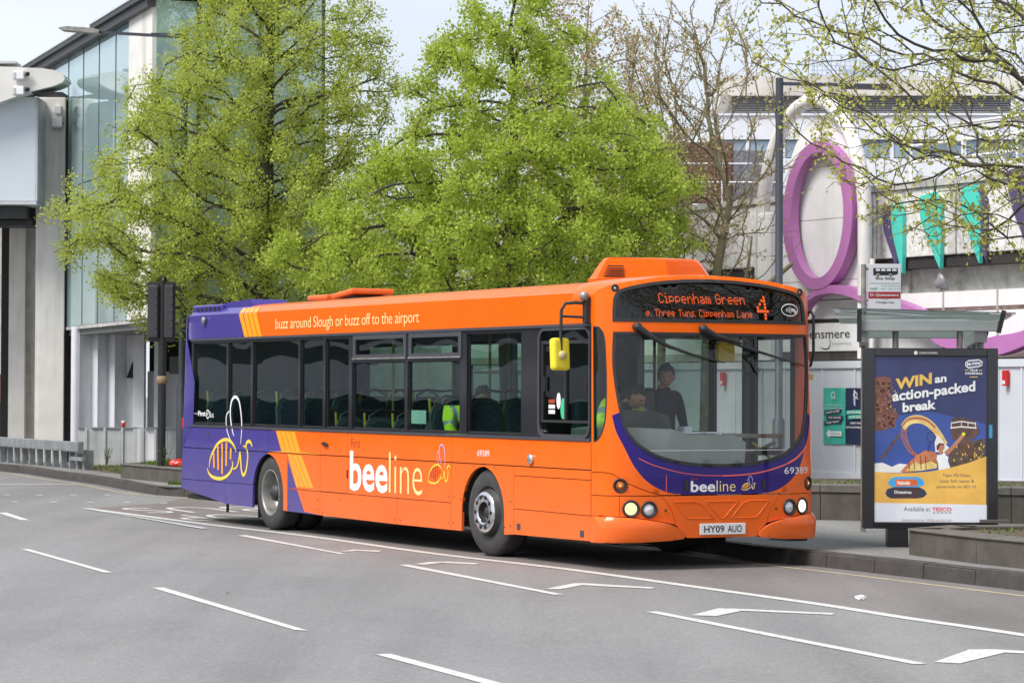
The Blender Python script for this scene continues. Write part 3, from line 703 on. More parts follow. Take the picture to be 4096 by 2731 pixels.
# windscreen
wg = inset(WS, .032)
wsr = sheet('windscreen', WS, FRONT, ['rubber'], bus, holes=[wg], seg=.06, thick=.03, off=.008, smooth=True)
sheet('windscreen_glass', wg, FRONT, ['windscreen'], wsr, grid=.1, seg=.07, off=-.008, smooth=True)
mb = MB(); ribbon(mb, [(-.95, 1.205), (.95, 1.205)], .006, FRONT, -.012, k=1); mb.build('screen_sticker', 'white', wsr)
# quarter light in the offside corner
q_in = inset(qlt, .014)
ql = sheet('quarter_light', qlt, FRONT, ['rubber'], bus, holes=[q_in], seg=.08, thick=.03, off=.003, smooth=True)
sheet('pane', q_in, FRONT, ['busglass'], ql, grid=.06, seg=.06, off=-.006, smooth=True)
# lower front: lamp pods, lamp panels, centre panel, bumper corners
def lamp(name, u, z, r, lens, lit=None, proud=.0, n=20, g=.86):
    o_ = MB(); c = FRONT(u, z); nrm = (FRONT(u, z, 1) - c).normalized(); rot = nrm.to_track_quat('Z', 'Y').to_matrix()
    def L(mb, prof, mi): 
        k = MB().lathe(prof, n); mb.add([c + nrm * proud + rot @ Vector(p) for p in k.v], k.f, mi, True)
    L(o_, [(r + .018, -.05), (r + .018, .006), (r + .006, .012), (r - .004, .004), (r - .004, -.06)], 0)
    base = o_.build(name, ['rubber'], bus)
    g_ = MB(); L(g_, [(r, -.03), (r * .92, -.012), (r * .6, .0), (r * .25, .006), (0, .008)], 0); g_.build('lens', lens, base)
    if lit:
        g2 = MB(); L(g2, [(r * g, -.006), (r * g * .6, .006), (0, .011)], 0); g2.build('bulb_glow', lit, base)
    return base
for sgn in (-1, 1):
    mr = lambda p: [(a * sgn * -1 if True else a, b) for a, b in p] if sgn > 0 else p
    ix = -U(1.125)
    hole = circle(ix, .856, .062, 18)
    sheet('indicator_panel', mr([(US if True else 0, .985 - G)] + [(u, z - G) for u, z in pod_L[1:]] + [(-U(.735), .756), (US, .756)]), FRONT, ['orange'], bus, holes=[mr(hole)], grid=.07, seg=.05, thick=.02, smooth=True)
    lamp('indicator_lamp', ix * -sgn, .856, .056, 'amber_lens', 'amber_lit', g=.42)
    uo, ui = -U(1.025), -U(.84)
    hp = [(-U(1.13), .748), (-U(.705), .748), (-U(.64), .67), (-U(.585), .59), (-U(.555), .50), (-U(.553), .462), (-U(.70), .49), (-U(.85), .515), (-U(1.0), .535), (-U(1.13), .545)]
    sheet('headlamp_panel', mr(hp), FRONT, ['orange'], bus, holes=[mr(circle(uo, .622, .085)), mr(circle(ui, .613, .085))], grid=.06, seg=.05, thick=.02, off=-.004, smooth=True)
    lamp('headlamp', uo * -sgn, .622, .072, 'lens_clear', 'lamp_lit' if sgn < 0 else 'lamp_hot')
    lamp('headlamp', ui * -sgn, .613, .070, 'lens_clear')
    sheet('corner_panel', mr([(US, .748), (-U(1.133), .748), (-U(1.133), .545), (US, .548)]), FRONT, ['orange'], bus, grid=.06, seg=.05, thick=.02, smooth=True)
    # bumper corner, swelling forward of the body
    bp = [(US, .542), (-U(1.13), .538), (-U(1.0), .528), (-U(.85), .508), (-U(.70), .482), (-U(.60), .455), (-U(.52), .42), (-U(.455), .375), (-U(.435), .335), (-U(.46), .315), (-U(.60), .30), (-U(.9), .285), (US, .275)]
    def BUMP(u, z, t=0.0):
        e = min(1, max(0, (abs(u) - .43) / .25)); k = max(0, min(1, (.545 - z) / .07)); q = max(0, 1 - ((z - .42) / .16) ** 2)
        c_ = 1 if abs(u) < 1.3 else max(0, 1 - (abs(u) - 1.3) / .19)
        return FRONT(u, z, t + .006 + .045 * math.sqrt(max(0, e)) * (k ** .5) * (.55 + .45 * q) * c_)
    sheet('bumper', mr(bp), BUMP, ['orange'], bus, grid=.04, seg=.04, thick=.05, smooth=True)
    mb = MB(); mb.prism(mr([(-U(.95), .285), (-U(1.12), .285), (-U(1.1), .255), (-U(.8), .262)]), FRONT, -.3, .01); mb.build('splash_lip', 'rubber', bus)
    lamp('marker_lamp', -sgn * -1 * U(1.11) * 1.0, 2.845, .022, 'lens_clear', None, .004, 12)
    mb = MB().lathe([(.012, -.01), (.012, .004), (0, .006)], 8); c_ = FRONT(sgn * U(.66), .605); mb.v = [c_ + Matrix.Rotation(R(90), 3, 'Y') @ Vector(p) for p in mb.v]; mb.build('towing_cap', 'rubber', bus)
ctr = [(-U(.700), .748), (U(.700), .748), (U(.635), .67), (U(.58), .59), (U(.548), .50), (U(.545), .46), (U(.50), .42), (U(.44), .37), (U(.425), .335), (U(.40), .322), (-U(.40), .322), (-U(.425), .335), (-U(.44), .37), (-U(.50), .42), (-U(.545), .46), (-U(.548), .50), (-U(.58), .59), (-U(.635), .67)]
sheet('front_centre_panel', ctr, FRONT, ['orange'], bus, grid=.08, seg=.06, thick=.03, smooth=True)
mb = MB()
for rb in ([(-.57, .687), (-.33, .69), (-.26, .672), (-.22, .64), (-.12, .525), (-.09, .515), (-.39, .517), (-.43, .535), (-.57, .687)],
           [(.57, .687), (.33, .69), (.26, .672), (.22, .64), (.12, .525), (.09, .515), (.39, .517), (.43, .535), (.57, .687)],
           [(-.19, .688), (.19, .688), (.03, .525), (0, .51), (-.03, .525), (-.19, .688)]):
    mb.tube([FRONT(a, b, .001) for a, b in dens(rb, .05, False)], .0065, 5)
mb.build('pressed_rib', 'orange', bus)
# access panel slots and seam on the violet swoosh
for u in (-.43, .50): MB().box(2.797, u - .022, .80, 2.806, u + .022, .905, bev=.008).build('panel_catch', 'black', bus)
mb = MB(); ribbon(mb, [(-.655, .79), (-.655, .955)], .008, FRONT, .003, k=1); mb.build('panel_seam', 'pinkline', bus)
mb = MB(); pk = [(1.165, 1.46), (1.10, 1.26), (.95, 1.13), (.78, 1.055), (.5, .985), (.25, .955)]
ribbon(mb, [(-U(y), z) for y, z in pk[2:]] + [(0, .947)], .007, FRONT, .003); ribbon(mb, [(0, .947)] + [(U(y), z) for y, z in pk[::-1]], .013, FRONT, .003)
ribbon(mb, [(U(y), z) for y, z in pk[3::-1]], .026, FRONT, .004, taper=True)
mb.build('swoosh_line', 'pinkline', bus)
# number plate
pl = MB().box(2.803, -.272, .350, 2.815, .272, .464, bev=.006).build('number_plate', 'plate', bus)
FP = lambda u, v, t=0.0: Vector((2.816 + t, u, v))
mb = MB(); text_on(mb, 'HY09', (-.225, .372, .015, .443), FP, .001, bold=.012); text_on(mb, 'AUO', (.055, .372, .225, .443), FP, .001, bold=.012); mb.build('plate_lettering', 'ink', pl)
# front lettering
mb = MB(); text_on(mb, 'bee', (-.375, .785, -.085, .898), FRONT, .003, 0, bold=.022); mb.build('lettering', 'white', bus)
mb = MB(); text_on(mb, 'line', (-.07, .787, .155, .90), FRONT, .003, 0, bold=-.008); mb.build('lettering', 'cream', bus)
mb = MB(); text_on(mb, '69389', (.765, .957, 1.12, 1.025), FRONT, .003, 0); mb.build('fleet_number', 'white', bus)
mb = MB(); text_on(mb, 'First', (-.37, .91, -.29, .93), FRONT, .003, 0); mb.build('lettering', 'redink', bus)
# wipers
for pts in ([(-.925, 2.45), (-.79, 2.35), (-.62, 2.255), (-.50, 2.22)], [(-.18, 2.44), (-.05, 2.37), (.10, 2.33), (.22, 2.30)]):
    P = [FRONT(a, b, .05 + .02 * i) for i, (a, b) in enumerate(pts)]
    wp = MB(); wp.tube(P, [.035, .028, .02, .014], 7); wp.lathe([(.0, .0), (.04, 0), (.045, .06), (.0, .08)], 12, axis='x', org=P[0] - Vector((.06, 0, 0))); wo = wp.build('wiper', 'rubber', bus)
    a = pts[-1]; s_ = 1 if a[0] > 0 else 0
    e = (1.09, 2.07) if s_ else (.05, 2.10); b0 = (pts[1][0], pts[1][1] - .01)
    MB().tube([FRONT(b0[0] + (e[0] - b0[0]) * t, b0[1] + (e[1] - b0[1]) * t - .03 * math.sin(t * 3.14) * (1 if not s_ else .4), .035) for t in np.linspace(0, 1, 9)], [.012, .014, .017, .018, .016, .013, .011, .009, .007], 6).build('wiper_blade', 'rubber', wo)
# offside mirror on a bent tube
mr_ = MB(); mr_.tube([(2.30, -1.30, 2.69), (2.27, -1.42, 2.70), (2.23, -1.52, 2.69), (2.21, -1.555, 2.62), (2.21, -1.56, 2.4), (2.215, -1.56, 2.16)], .018, 8)
mr_.tube([(2.30, -1.30, 2.55), (2.22, -1.555, 2.56)], .014, 8); mr_.box(2.26, -1.34, 2.49, 2.33, -1.275, 2.75, bev=.01); mo = mr_.build('mirror_arm', 'rubber', bus)
MB().lathe([(0, -.05), (.04, -.045), (.05, 0), (.04, .035), (0, .04)], 12, org=(2.30, -1.34, 2.77)).build('arm_pivot', 'steel', mo)
mb = MB(); hd = Vector((2.235, -1.555, 2.175))
mb.box(-.05, -.105, -.165, .05, .105, .165, bev=.045); ang = Matrix.Rotation(R(-4), 3, 'Y') @ Matrix.Rotation(R(8), 3, 'Z')
mb.v = [hd + Vector((-.055, 0, -.0)) + ang @ Vector(p) for p in mb.v]; mh = mb.build('mirror_housing', 'mirror_yellow', bus)
MB().lathe([(.045, -.02), (.045, .02), (.03, .035), (0, .038)], 14, axis='x', org=hd + Vector((.0, 0, -.01))).build('mirror_boss', 'tan', mh)
mb = MB(); mb.tube([(2.36, 1.275, 2.62), (2.45, 1.305, 2.65), (2.48, 1.315, 2.60), (2.48, 1.315, 2.2), (2.44, 1.305, 2.08), (2.38, 1.285, 2.05)], .016, 8); nm_ = mb.build('mirror_arm', 'rubber', bus)
MB().box(2.40, 1.28, 1.93, 2.46, 1.34, 2.0, bev=.02).build('arm_lamp', 'tan', nm_)
# small side fittings
MB().lathe([(.0, -.03), (.052, -.03), (.05, 0), (.036, .022), (0, .03)], 14, axis='y', org=(1.06, -HW - .001, 1.085)).build('side_repeater', 'chrome', bus)
ob = bus.children
mb = MB(); mb.box(-4.44, -HW - .03, 1.13, -4.36, -HW, 1.165, bev=.01).box(-4.40, -HW - .035, 1.115, -4.27, -HW - .01, 1.15, bev=.012); mb.build('door_handle', 'black', bus)
for x, z in ((.767, .36), (2.165, .352)): MB().box(x - .042, -HW - .005, z - .035, x + .042, -HW + .01, z + .035, bev=.006).build('reflector', 'frame_grey', bus)
for x, z in ((-8.36, 1.19), (-7.87, .94)): MB().box(x - .03, -HW - .005, z - .05, x + .03, -HW + .01, z + .05, bev=.006).build('filler_flap', 'frame_grey', bus)
MB().box(-3.73, -HW - .003, .74, -3.69, -HW + .005, .84).build('latch', 'black', bus)
mb = MB()
for x, z in [(-9.2, .50), (-4.60, .33), (-4.60, .45), (-4.45, .30), (-2.36, .30), (-2.2, .30), (-.92, .33), (-.79, .33), (-.92, .62), (-.79, .62), (.58, .36), (.58, .62), (.45, .34), (-.62, .60), (-.30, .975), (.20, .975), (-5.50, .33), (-3.9, .48)]:
    mb.lathe([(.008, -.004), (.008, .002), (0, .003)], 6, axis='y', org=(x, -HW - .001, z))
for i in range(len(mb.v)): pass
mb.build('rivet', 'frame_grey', bus)['kind'] = 'stuff'
# side lettering
slogan = 'buzz around Slough or buzz off to the airport'.split(); tw = lambda s_: (lambda v: (min(p[0] for p in v), max(p[0] for p in v), min(p[1] for p in v), max(p[1] for p in v)))(text2d(s_, -.004, .95)[0])
fx0, fx1, fy0, fy1 = tw(' '.join(slogan)); kx, ky = (5.985 - 1.715) / (fx1 - fx0), .18 / (fy1 - fy0)
for i in range(len(slogan)):
    a0, a1, c0, c1 = tw(slogan[i]); e1 = tw(' '.join(slogan[:i + 1]))[1]; x1 = -5.985 + (e1 - fx0) * kx; x0 = x1 - (a1 - a0) * kx
    mb = MB(); text_on(mb, slogan[i], (x0, 2.535 + (c0 - fy0) * ky, x1, 2.535 + (c1 - fy0) * ky), OFF, .004, bold=-.004, space=.95); mb.build('lettering', 'cream', bus)
mb = MB(); text_on(mb, 'bee', (-3.63, .595, -2.545, 1.075), OFF, .004, bold=.022, space=1.0); mb.build('lettering', 'white', bus)
mb = MB(); text_on(mb, 'line', (-2.51, .605, -1.605, 1.08), OFF, .004, bold=-.012); mb.build('lettering', 'cream', bus)
mb = MB(); text_on(mb, 'First', (-3.60, 1.115, -3.33, 1.225), OFF, .004, bold=-.01); mb.build('lettering', 'redink', bus)
mb = MB(); text_on(mb, '69389', (-.215, 1.087, .08, 1.155), OFF, .004); mb.build('fleet_number', 'white', bus)
mb = MB(); text_on(mb, 'First', (-8.72, 1.44, -8.44, 1.51), OFF, .004, bold=.03); text_on(mb, 'Bus', (-8.30, 1.425, -8.14, 1.505), OFF, .004); text_on(mb, 'run by', (-8.86, 1.455, -8.74, 1.49), OFF, .004)
ribbon(mb, [(-8.36 + .05 * math.cos(a), 1.468 + .055 * math.sin(a)) for a in np.linspace(.6, 5.6, 14)], .016, OFF, .004, k=1); ribbon(mb, [(-8.40, 1.45), (-8.35, 1.48), (-8.31, 1.52)], .015, OFF, .004); mb.build('lettering', 'white', bus)
BEE_BODY= [(-8.367, 0.739), (-8.297, 0.671), (-8.16, 0.626), (-7.911, 0.609), (-7.691, 0.64), (-7.514, 0.713), (-7.43, 0.812), (-7.464, 0.855)]
BEE_BACK= [(-8.292, 0.746), (-8.253, 0.866), (-8.133, 0.98), (-7.966, 1.081), (-7.733, 1.135), (-7.534, 1.121), (-7.388, 1.056), (-7.315, 0.98)]
BEE_STR= [[(-8.132, 0.955), (-8.115, 0.751)], [(-7.978, 1.044), (-7.959, 0.725)], [(-7.825, 1.084), (-7.818, 0.675)], [(-7.666, 1.104), (-7.674, 0.787)], [(-7.506, 1.024), (-7.517, 0.878)]]
BEE_HEAD= [(-7.442, 0.751), (-7.299, 0.779), (-7.216, 0.878), (-7.179, 0.976), (-7.151, 0.868), (-7.123, 0.748), (-7.058, 0.682), (-6.975, 0.728), (-6.919, 0.849), (-6.909, 0.969), (-6.98, 1.052), (-7.077, 1.062)]
BEE_ANT= [(-6.935, 0.993), (-6.962, 1.088), (-6.886, 1.128), (-6.809, 1.115), (-6.751, 1.061)]
BEE_W1= [(-7.155, 1.085), (-7.12, 1.302), (-7.149, 1.495), (-7.229, 1.658), (-7.36, 1.706), (-7.477, 1.657), (-7.528, 1.54), (-7.512, 1.394), (-7.444, 1.249), (-7.391, 1.189)]
BEE_W2= [(-7.507, 1.122), (-7.615, 1.222), (-7.676, 1.343), (-7.658, 1.466), (-7.554, 1.52)]
def bee(mp, tr, name, wb, cols, off=.004, parent=None):
    a = MB(); T = lambda p: [tr(*q) for q in p]
    for p in (BEE_BODY, BEE_BACK, BEE_HEAD, BEE_ANT): ribbon(a, T(p), wb, mp, off, 0, taper=True)
    for p in BEE_STR: ribbon(a, T(p), wb * 1.25, mp, off - .001, 1, k=1)
    ribbon(a, T(BEE_W1), wb * .85, mp, off + .001, 2, taper=True); ribbon(a, T(BEE_W2), wb * .55, mp, off + .001, 2, taper=True)
    a.build(name, [M[c] for c in cols], parent or bus)
bee(OFF, lambda x, z: (x, z), 'bee_emblem', .045, ('yellow', 'amber', 'white'))
bee(OFF, lambda x, z: (-1.47 + (x + 8.367) * .365, .755 + (z - .609) * .40), 'bee_emblem', .02, ('yellow', 'redink', 'lilac'))
bee(FRONT, lambda x, z: (.225 + (x + 8.367) * .108, .80 + (z - .609) * .128), 'bee_emblem', .009, ('cream', 'amber', 'lilac'))

# --- wheels
def wheel(x, y, s, front, steer=0.0):
    """s = -1 offside (outer face towards -y)"""
    mb = MB(); w2 = .14; o = [(.30, -w2), (.36, -w2 - .005), (.45, -w2 + .012), (.475, -w2 + .04), (.481, -w2 + .07), (.481, w2 - .07), (.475, w2 - .04), (.45, w2), (.30, w2)]
    mb.lathe(o, 48, axis='y'); 
    for k in (-.06, 0, .06):
        mb.lathe([(.4815, k - .008), (.470, k - .004), (.470, k + .004), (.4815, k + .008)], 48, axis='y')
    t = mb.build('wheel', 'tyre', bus, (x, y, .481), steer)
    r_ = MB(); f = s  # outward direction along y
    if front:
        r_.lathe([(.305, f * .125), (.295, f * .145), (.283, f * .14), (.275, f * .10), (.262, f * .11), (.245, f * .15), (.225, f * .185)], 40, axis='y'); r_.build('rim', 'dark_hub', t)
        c = MB(); c.lathe([(.225, f * .185), (.215, f * .20), (.125, f * .205), (.115, f * .195)], 40, axis='y'); c.build('trim_ring', 'chrome', t)
        h = MB(); h.lathe([(.116, f * .195), (.112, f * .13), (.10, f * .11), (.07, f * .115), (.065, f * .15), (.05, f * .165), (0, f * .168)], 28, axis='y'); h.build('hub', 'dark_hub', t)
        nts = MB()
        for k in range(10):
            a = 2 * math.pi * k / 10; nts.lathe([(.024, f * .200), (.022, f * .209), (.012, f * .212), (0, f * .212)], 8, axis='y', org=(.168 * math.cos(a), 0, .168 * math.sin(a)))
        nts.build('wheel_nut', 'chassis', t)
    else:
        r_.lathe([(.305, f * .125), (.298, f * .142), (.285, f * .142), (.275, f * .12), (.268, f * .06), (.255, -f * .0), (.24, -f * .055), (.17, -f * .07), (.16, -f * .03), (.15, -f * .02)], 40, axis='y'); r_.build('rim', 'steel', t)
        h = MB(); h.lathe([(.15, -f * .03), (.12, -f * .0), (.11, f * .07), (.095, f * .10), (.06, f * .11), (.04, f * .13), (0, f * .13)], 24, axis='y'); h.build('hub', 'dark_hub', t)
        nts = MB()
        for k in range(10):
            a = 2 * math.pi * k / 10; nts.lathe([(.018, -f * .06), (.017, -f * .03), (0, -f * .025)], 8, axis='y', org=(.20 * math.cos(a), 0, .20 * math.sin(a)))
        nts.build('wheel_nut', 'dark_hub', t)
for s in (-1, 1):
    wheel(AXF, s * (HW - .175), s, True, R(3)); wheel(AXR, s * (HW - .175), s, False); 
    MB().lathe([(.30, -.14), (.45, -.135), (.481, -.07), (.481, .07), (.45, .135), (.30, .14)], 32, axis='y', org=(AXR, s * (HW - .50), .481)).build('inner_tyre', 'tyre', bus)
# wheel boxes, underfloor, interior
mb = MB()
for cx in (AXR, AXF - .04):
    for s in (-1, 1):
        n = 12
        for i in range(n):
            a0, a1 = R(180 * i / n), R(180 * (i + 1) / n); y0, y1 = s * (HW - .012), s * (HW - .72)
            q = [(cx + .53 * math.cos(a), y, .46 + .53 * math.sin(a)) for a in (a0, a1) for y in (y0, y1)]
            mb.add(q, [(0, 1, 3, 2)])
        mb.box(cx - .56, s * (HW - .72), .25, cx + .56, s * (HW - .74), 1.05)
for x0, x1 in ((-9.2, AXR - .56), (AXR + .56, AXF - .60), (AXF + .52, 2.3)): mb.box(x0, -HW + .035, .30, x1, HW - .035, .355)
mb.box(-9.0, -.5, .28, 2.2, .5, .34); mb.box(AXF + .6, -.6, .20, 1.9, .6, .3)
mb.box(-8.9, -.95, .30, -7.0, .95, .50)
mb.tube([(AXF, -.95, .481), (AXF, .95, .481)], .09, 10); mb.tube([(AXR, -.95, .481), (AXR, .95, .481)], .14, 10)
mb.box(-7.72, -1.26, .17, -7.69, -1.23, .32)
mb.box(-6.70, -1.22, .14, -6.685, -.72, .40)
mb.build('chassis', 'chassis', bus)
fl = MB()
for a_, b_ in ((-9.1, AXR - .56), (AXR + .56, AXF - .60), (AXF + .52, 2.3)): fl.box(a_, -HW + .04, .357, b_, HW - .04, .37, 0)
for a_, b_ in ((-9.0, AXR - .56), (AXR + .56, -4.2)): fl.box(a_, -HW + .04, .37, b_, HW - .04, .62, 0)
fl.box(-6.8, -.54, .36, -5.6, .54, .62, 0).box(AXF - .62, -.54, .357, AXF + .54, .54, .37, 0)
fl.build('floor', 'dark_plastic', bus)
il = MB()
for s_ in (-1, 1):
    y0, y1 = sorted((s_ * (HW - .05), s_ * (HW - .035))); il.box(-9.05, y0, 1.0, 2.2 if s_ < 0 else .5, y1, 1.29)
    for a_, b_ in ((-9.05, AXR - .56), (AXR + .56, AXF - .60), (AXF + .55, 2.2 if s_ < 0 else .56)): il.box(a_, y0, .37, b_, y1, .995)
il.box(-9.05, -1.1, 2.56, 1.9, 1.1, 2.60)
il.box(-9.05, -1.24, 2.44, 1.9, -1.05, 2.56); il.box(-9.05, 1.05, 2.44, .5, 1.24, 2.56); il.box(-9.1, -1.2, .4, -9.05, 1.2, 2.6)
for a, b in zip([w_[1] for w_ in nw[:-1]], [w_[0] for w_ in nw[1:]]): il.box(a - .01, HW - .08, 1.3, b + .01, HW - .03, 2.45)
il.build('interior_lining', 'interior', bus)
MB().box(-9.0, -.25, 2.545, 1.0, -.12, 2.56).box(-9.0, .12, 2.545, 1.0, .25, 2.56).build('ceiling_light', 'white', bus)
def seat_mesh():
    s_ = MB(); s_.box(-.20, -.42, .40, .24, .42, .50, 0, .04)
    P = lambda u, v, t: Vector((-.20 - (v - .45) * .16 - t, u, v))
    for c in (-.215, .215):
        poly = [(c - .20, .45), (c + .20, .45), (c + .20, .95), (c + .16, 1.06), (c + .08, 1.10), (c - .08, 1.10), (c - .16, 1.06), (c - .20, .95)]
        s_.prism(poly, P, .0, .07, 1); s_.prism([(c + (u - c) * .86, .45 + (v - .45) * .93) for u, v in poly], P, -.03, .0, 0)
    s_.box(-.1, -.3, 0, .1, .3, .40, 1)
    return s_
st0 = None
def place_seat(x, y, z, first=[None]):
    if first[0] is None:
        o = seat_mesh().build('seat', ['seat', 'seatback'], bus, (x, y, z))
        MB().tube([(-.28, -.36, .9), (-.33, -.34, 1.12), (-.34, -.2, 1.19), (-.34, 0, 1.17), (-.34, .2, 1.19), (-.33, .34, 1.12), (-.28, .36, .9)], .016, 6).build('grab_rail', 'dark_plastic', o)
        MB().tube([(-.36, -.38, .98), (-.37, -.385, 1.16)], .018, 6).build('grab_handle', 'pole_yellow', o); first[0] = o
        return o
    c = copy_tree(first[0], bus); c.location = (x, y, z)
for x in (-8.3, -7.5, -6.7, -5.85, -5.05): place_seat(x, -.78, .62); place_seat(x, .78, .62)
for x in (-3.95, -3.1, -2.3): place_seat(x, -.78, .37)
place_seat(-1.30, -.78, .55); place_seat(-.30, -.78, .62)
for x in (-3.2, -2.0, -.4): place_seat(x, .78, .45)
for x, y in ((-4.35, -.38), (-2.7, .38), (-1.7, -.38), (.65, .45), (-.1, .42)):
    MB().tube([(x, y, .4), (x, y, 2.56)], .017, 8).build('grab_pole', 'pole_yellow' if x < -1 else 'dark_plastic', bus)
# driver's cab: screen, dash, wheel, binnacle
MB().box(.86, -1.2, .4, .90, .06, 2.44).box(.86, -.30, .4, 1.85, -.26, 1.42).build('cab_bulkhead', 'dark_plastic', bus)
MB().prism([(.92, 1.42), (1.55, 1.42), (1.55, 2.15), (.92, 2.3)], lambda u, v, t: Vector((u, -.27 + t, v)), -.008, .0).build('cab_screen', 'busglass', bus)
ds = MB(); dsh = [(-1.17, 1.05), (.36, 1.05), (.38, 1.28), (.24, 1.36), (-.28, 1.36), (-.50, 1.42), (-1.0, 1.44), (-1.17, 1.42)]
def DM(u, v, t): e = .55 * max(0, abs(u) - .3) ** 2 * .8; return Vector((2.55 - e + t, u, v))
ds.prism(dens(dsh, .2), DM, -.50, .10, 0)
ds.build('dashboard', 'grey_plastic', bus)
MB().box(2.02, -.02, 1.30, 2.5, -.012, 1.365).build('dash_seam', 'dark_plastic', bus)
MB().prism([(-.86, 1.44), (-.30, 1.40), (-.34, 1.55), (-.50, 1.60), (-.80, 1.61)], DM, -.42, -.25).build('binnacle', 'dark_plastic', bus)
sw = MB(); sw.v = []
k = MB(); ring = [(.235 * math.cos(a), .235 * math.sin(a), 0) for a in np.linspace(0, 2 * math.pi, 25)]; k.tube(ring, .017, 7, caps=False); k.tube([(-.22, 0, 0), (0, 0, -.05), (.22, 0, 0)], .02, 6); k.tube([(0, -.22, 0), (0, 0, -.05)], .02, 6); k.tube([(0, 0, -.05), (0, 0, -.4)], .035, 8)
rt = Matrix.Rotation(R(-18), 3, 'Y'); k.v = [Vector((1.98, -.62, 1.50)) + rt @ Vector(p) for p in k.v]; k.build('steering_wheel', 'rubber', bus)
MB().box(1.12, -.86, .95, 1.28, -.38, 1.72, bev=.05).box(1.12, -.86, .85, 1.62, -.38, .97, bev=.04).box(1.25, -.72, .37, 1.5, -.52, .87).build('driver_seat', 'seat', bus)
MB().obox((2.12, .42, 1.345), (2.12, 1.16, 1.335), .03, .045).obox((2.12, 1.14, .4), (2.12, 1.14, 1.35), .03, .03).tube([(2.25, .36, 1.17), (2.2, .8, 1.18), (2.14, 1.05, 1.27)], .022, 7).build('entrance_rail', 'steel', bus)
MB().tube([(1.41, 1.16, .4), (1.41, 1.16, 2.5)], .05, 8).build('grab_pole', 'dark_plastic', bus)
MB().prism(rrect(.33, 2.12, .53, 2.32, .03), lambda u, v, t: Vector((2.15 + t, u, v)), -.03, .03).build('interior_mirror', mat('yellow_mirror_back', (.5, .38, .03), .5), bus)
MB().box(1.5, -.5, 2.36, 2.1, 1.0, 2.44).build('header_panel', 'dark_plastic', bus)
MB().prism([(-.02, 1.80), (.33, 1.80), (.33, 1.37), (-.02, 1.37)], lambda u, v, t: Vector((1.55 + t, u - .42, v)), -.02, .02).build('ticket_machine', 'dark_plastic', bus)
MB().box(2.12, -.30, 1.365, 2.40, .22, 1.385, bev=.008).box(2.1, -.12, 1.37, 2.25, -.02, 1.44, bev=.01).build('papers', mat('paper', (.55, .6, .66), .8, var=.3, scale=14), bus)
MB().prism([(.66, 1.14), (1.0, 1.14), (1.0, 1.22), (.66, 1.22)], lambda u, v, t: Vector((2.45 - .1 * abs(u) + t, u, v)), -.01, .0).build('tap_notice', 'dark_plastic', bus)

# ------------------------------------------------------------------ people aboard
M['skin'] = mat('skin', (0.42, 0.22, 0.15), 0.55, var=0.1, scale=12)
M['hair'] = mat('dark_hair', (0.02, 0.014, 0.01), 0.6, var=0.4, scale=60)
M['hivis'] = mat('hi_vis_fabric', (0.62, 0.85, 0.02), 0.7, var=0.15, scale=9, emit=(0.5, 0.75, 0.02), estr=0.0)
M['tape'] = mat('grey_reflective_tape', (0.30, 0.32, 0.36), 0.4, var=0.1)
M['navy'] = mat('navy_cloth', (0.012, 0.014, 0.026), 0.9, var=0.3, scale=20)
def skin_mesh(verts, edges, radii, root, sub=2):
    me = bpy.data.meshes.new('body'); me.from_pydata(verts, edges, []); o = bpy.data.objects.new('body', me); COL.objects.link(o)
    o.modifiers.new('skin', 'SKIN'); sv = me.skin_vertices[0].data
    for i, r_ in enumerate(radii): sv[i].radius = r_ if hasattr(r_, '__len__') else (r_, r_)
    sv[root].use_root = True
    m = o.modifiers.new('sub', 'SUBSURF'); m.levels = sub; m.render_levels = sub
    bpy.context.view_layer.update(); ev = o.evaluated_get(bpy.context.evaluated_depsgraph_get())
    out_ = bpy.data.meshes.new_from_object(ev); bpy.data.objects.remove(o); return out_
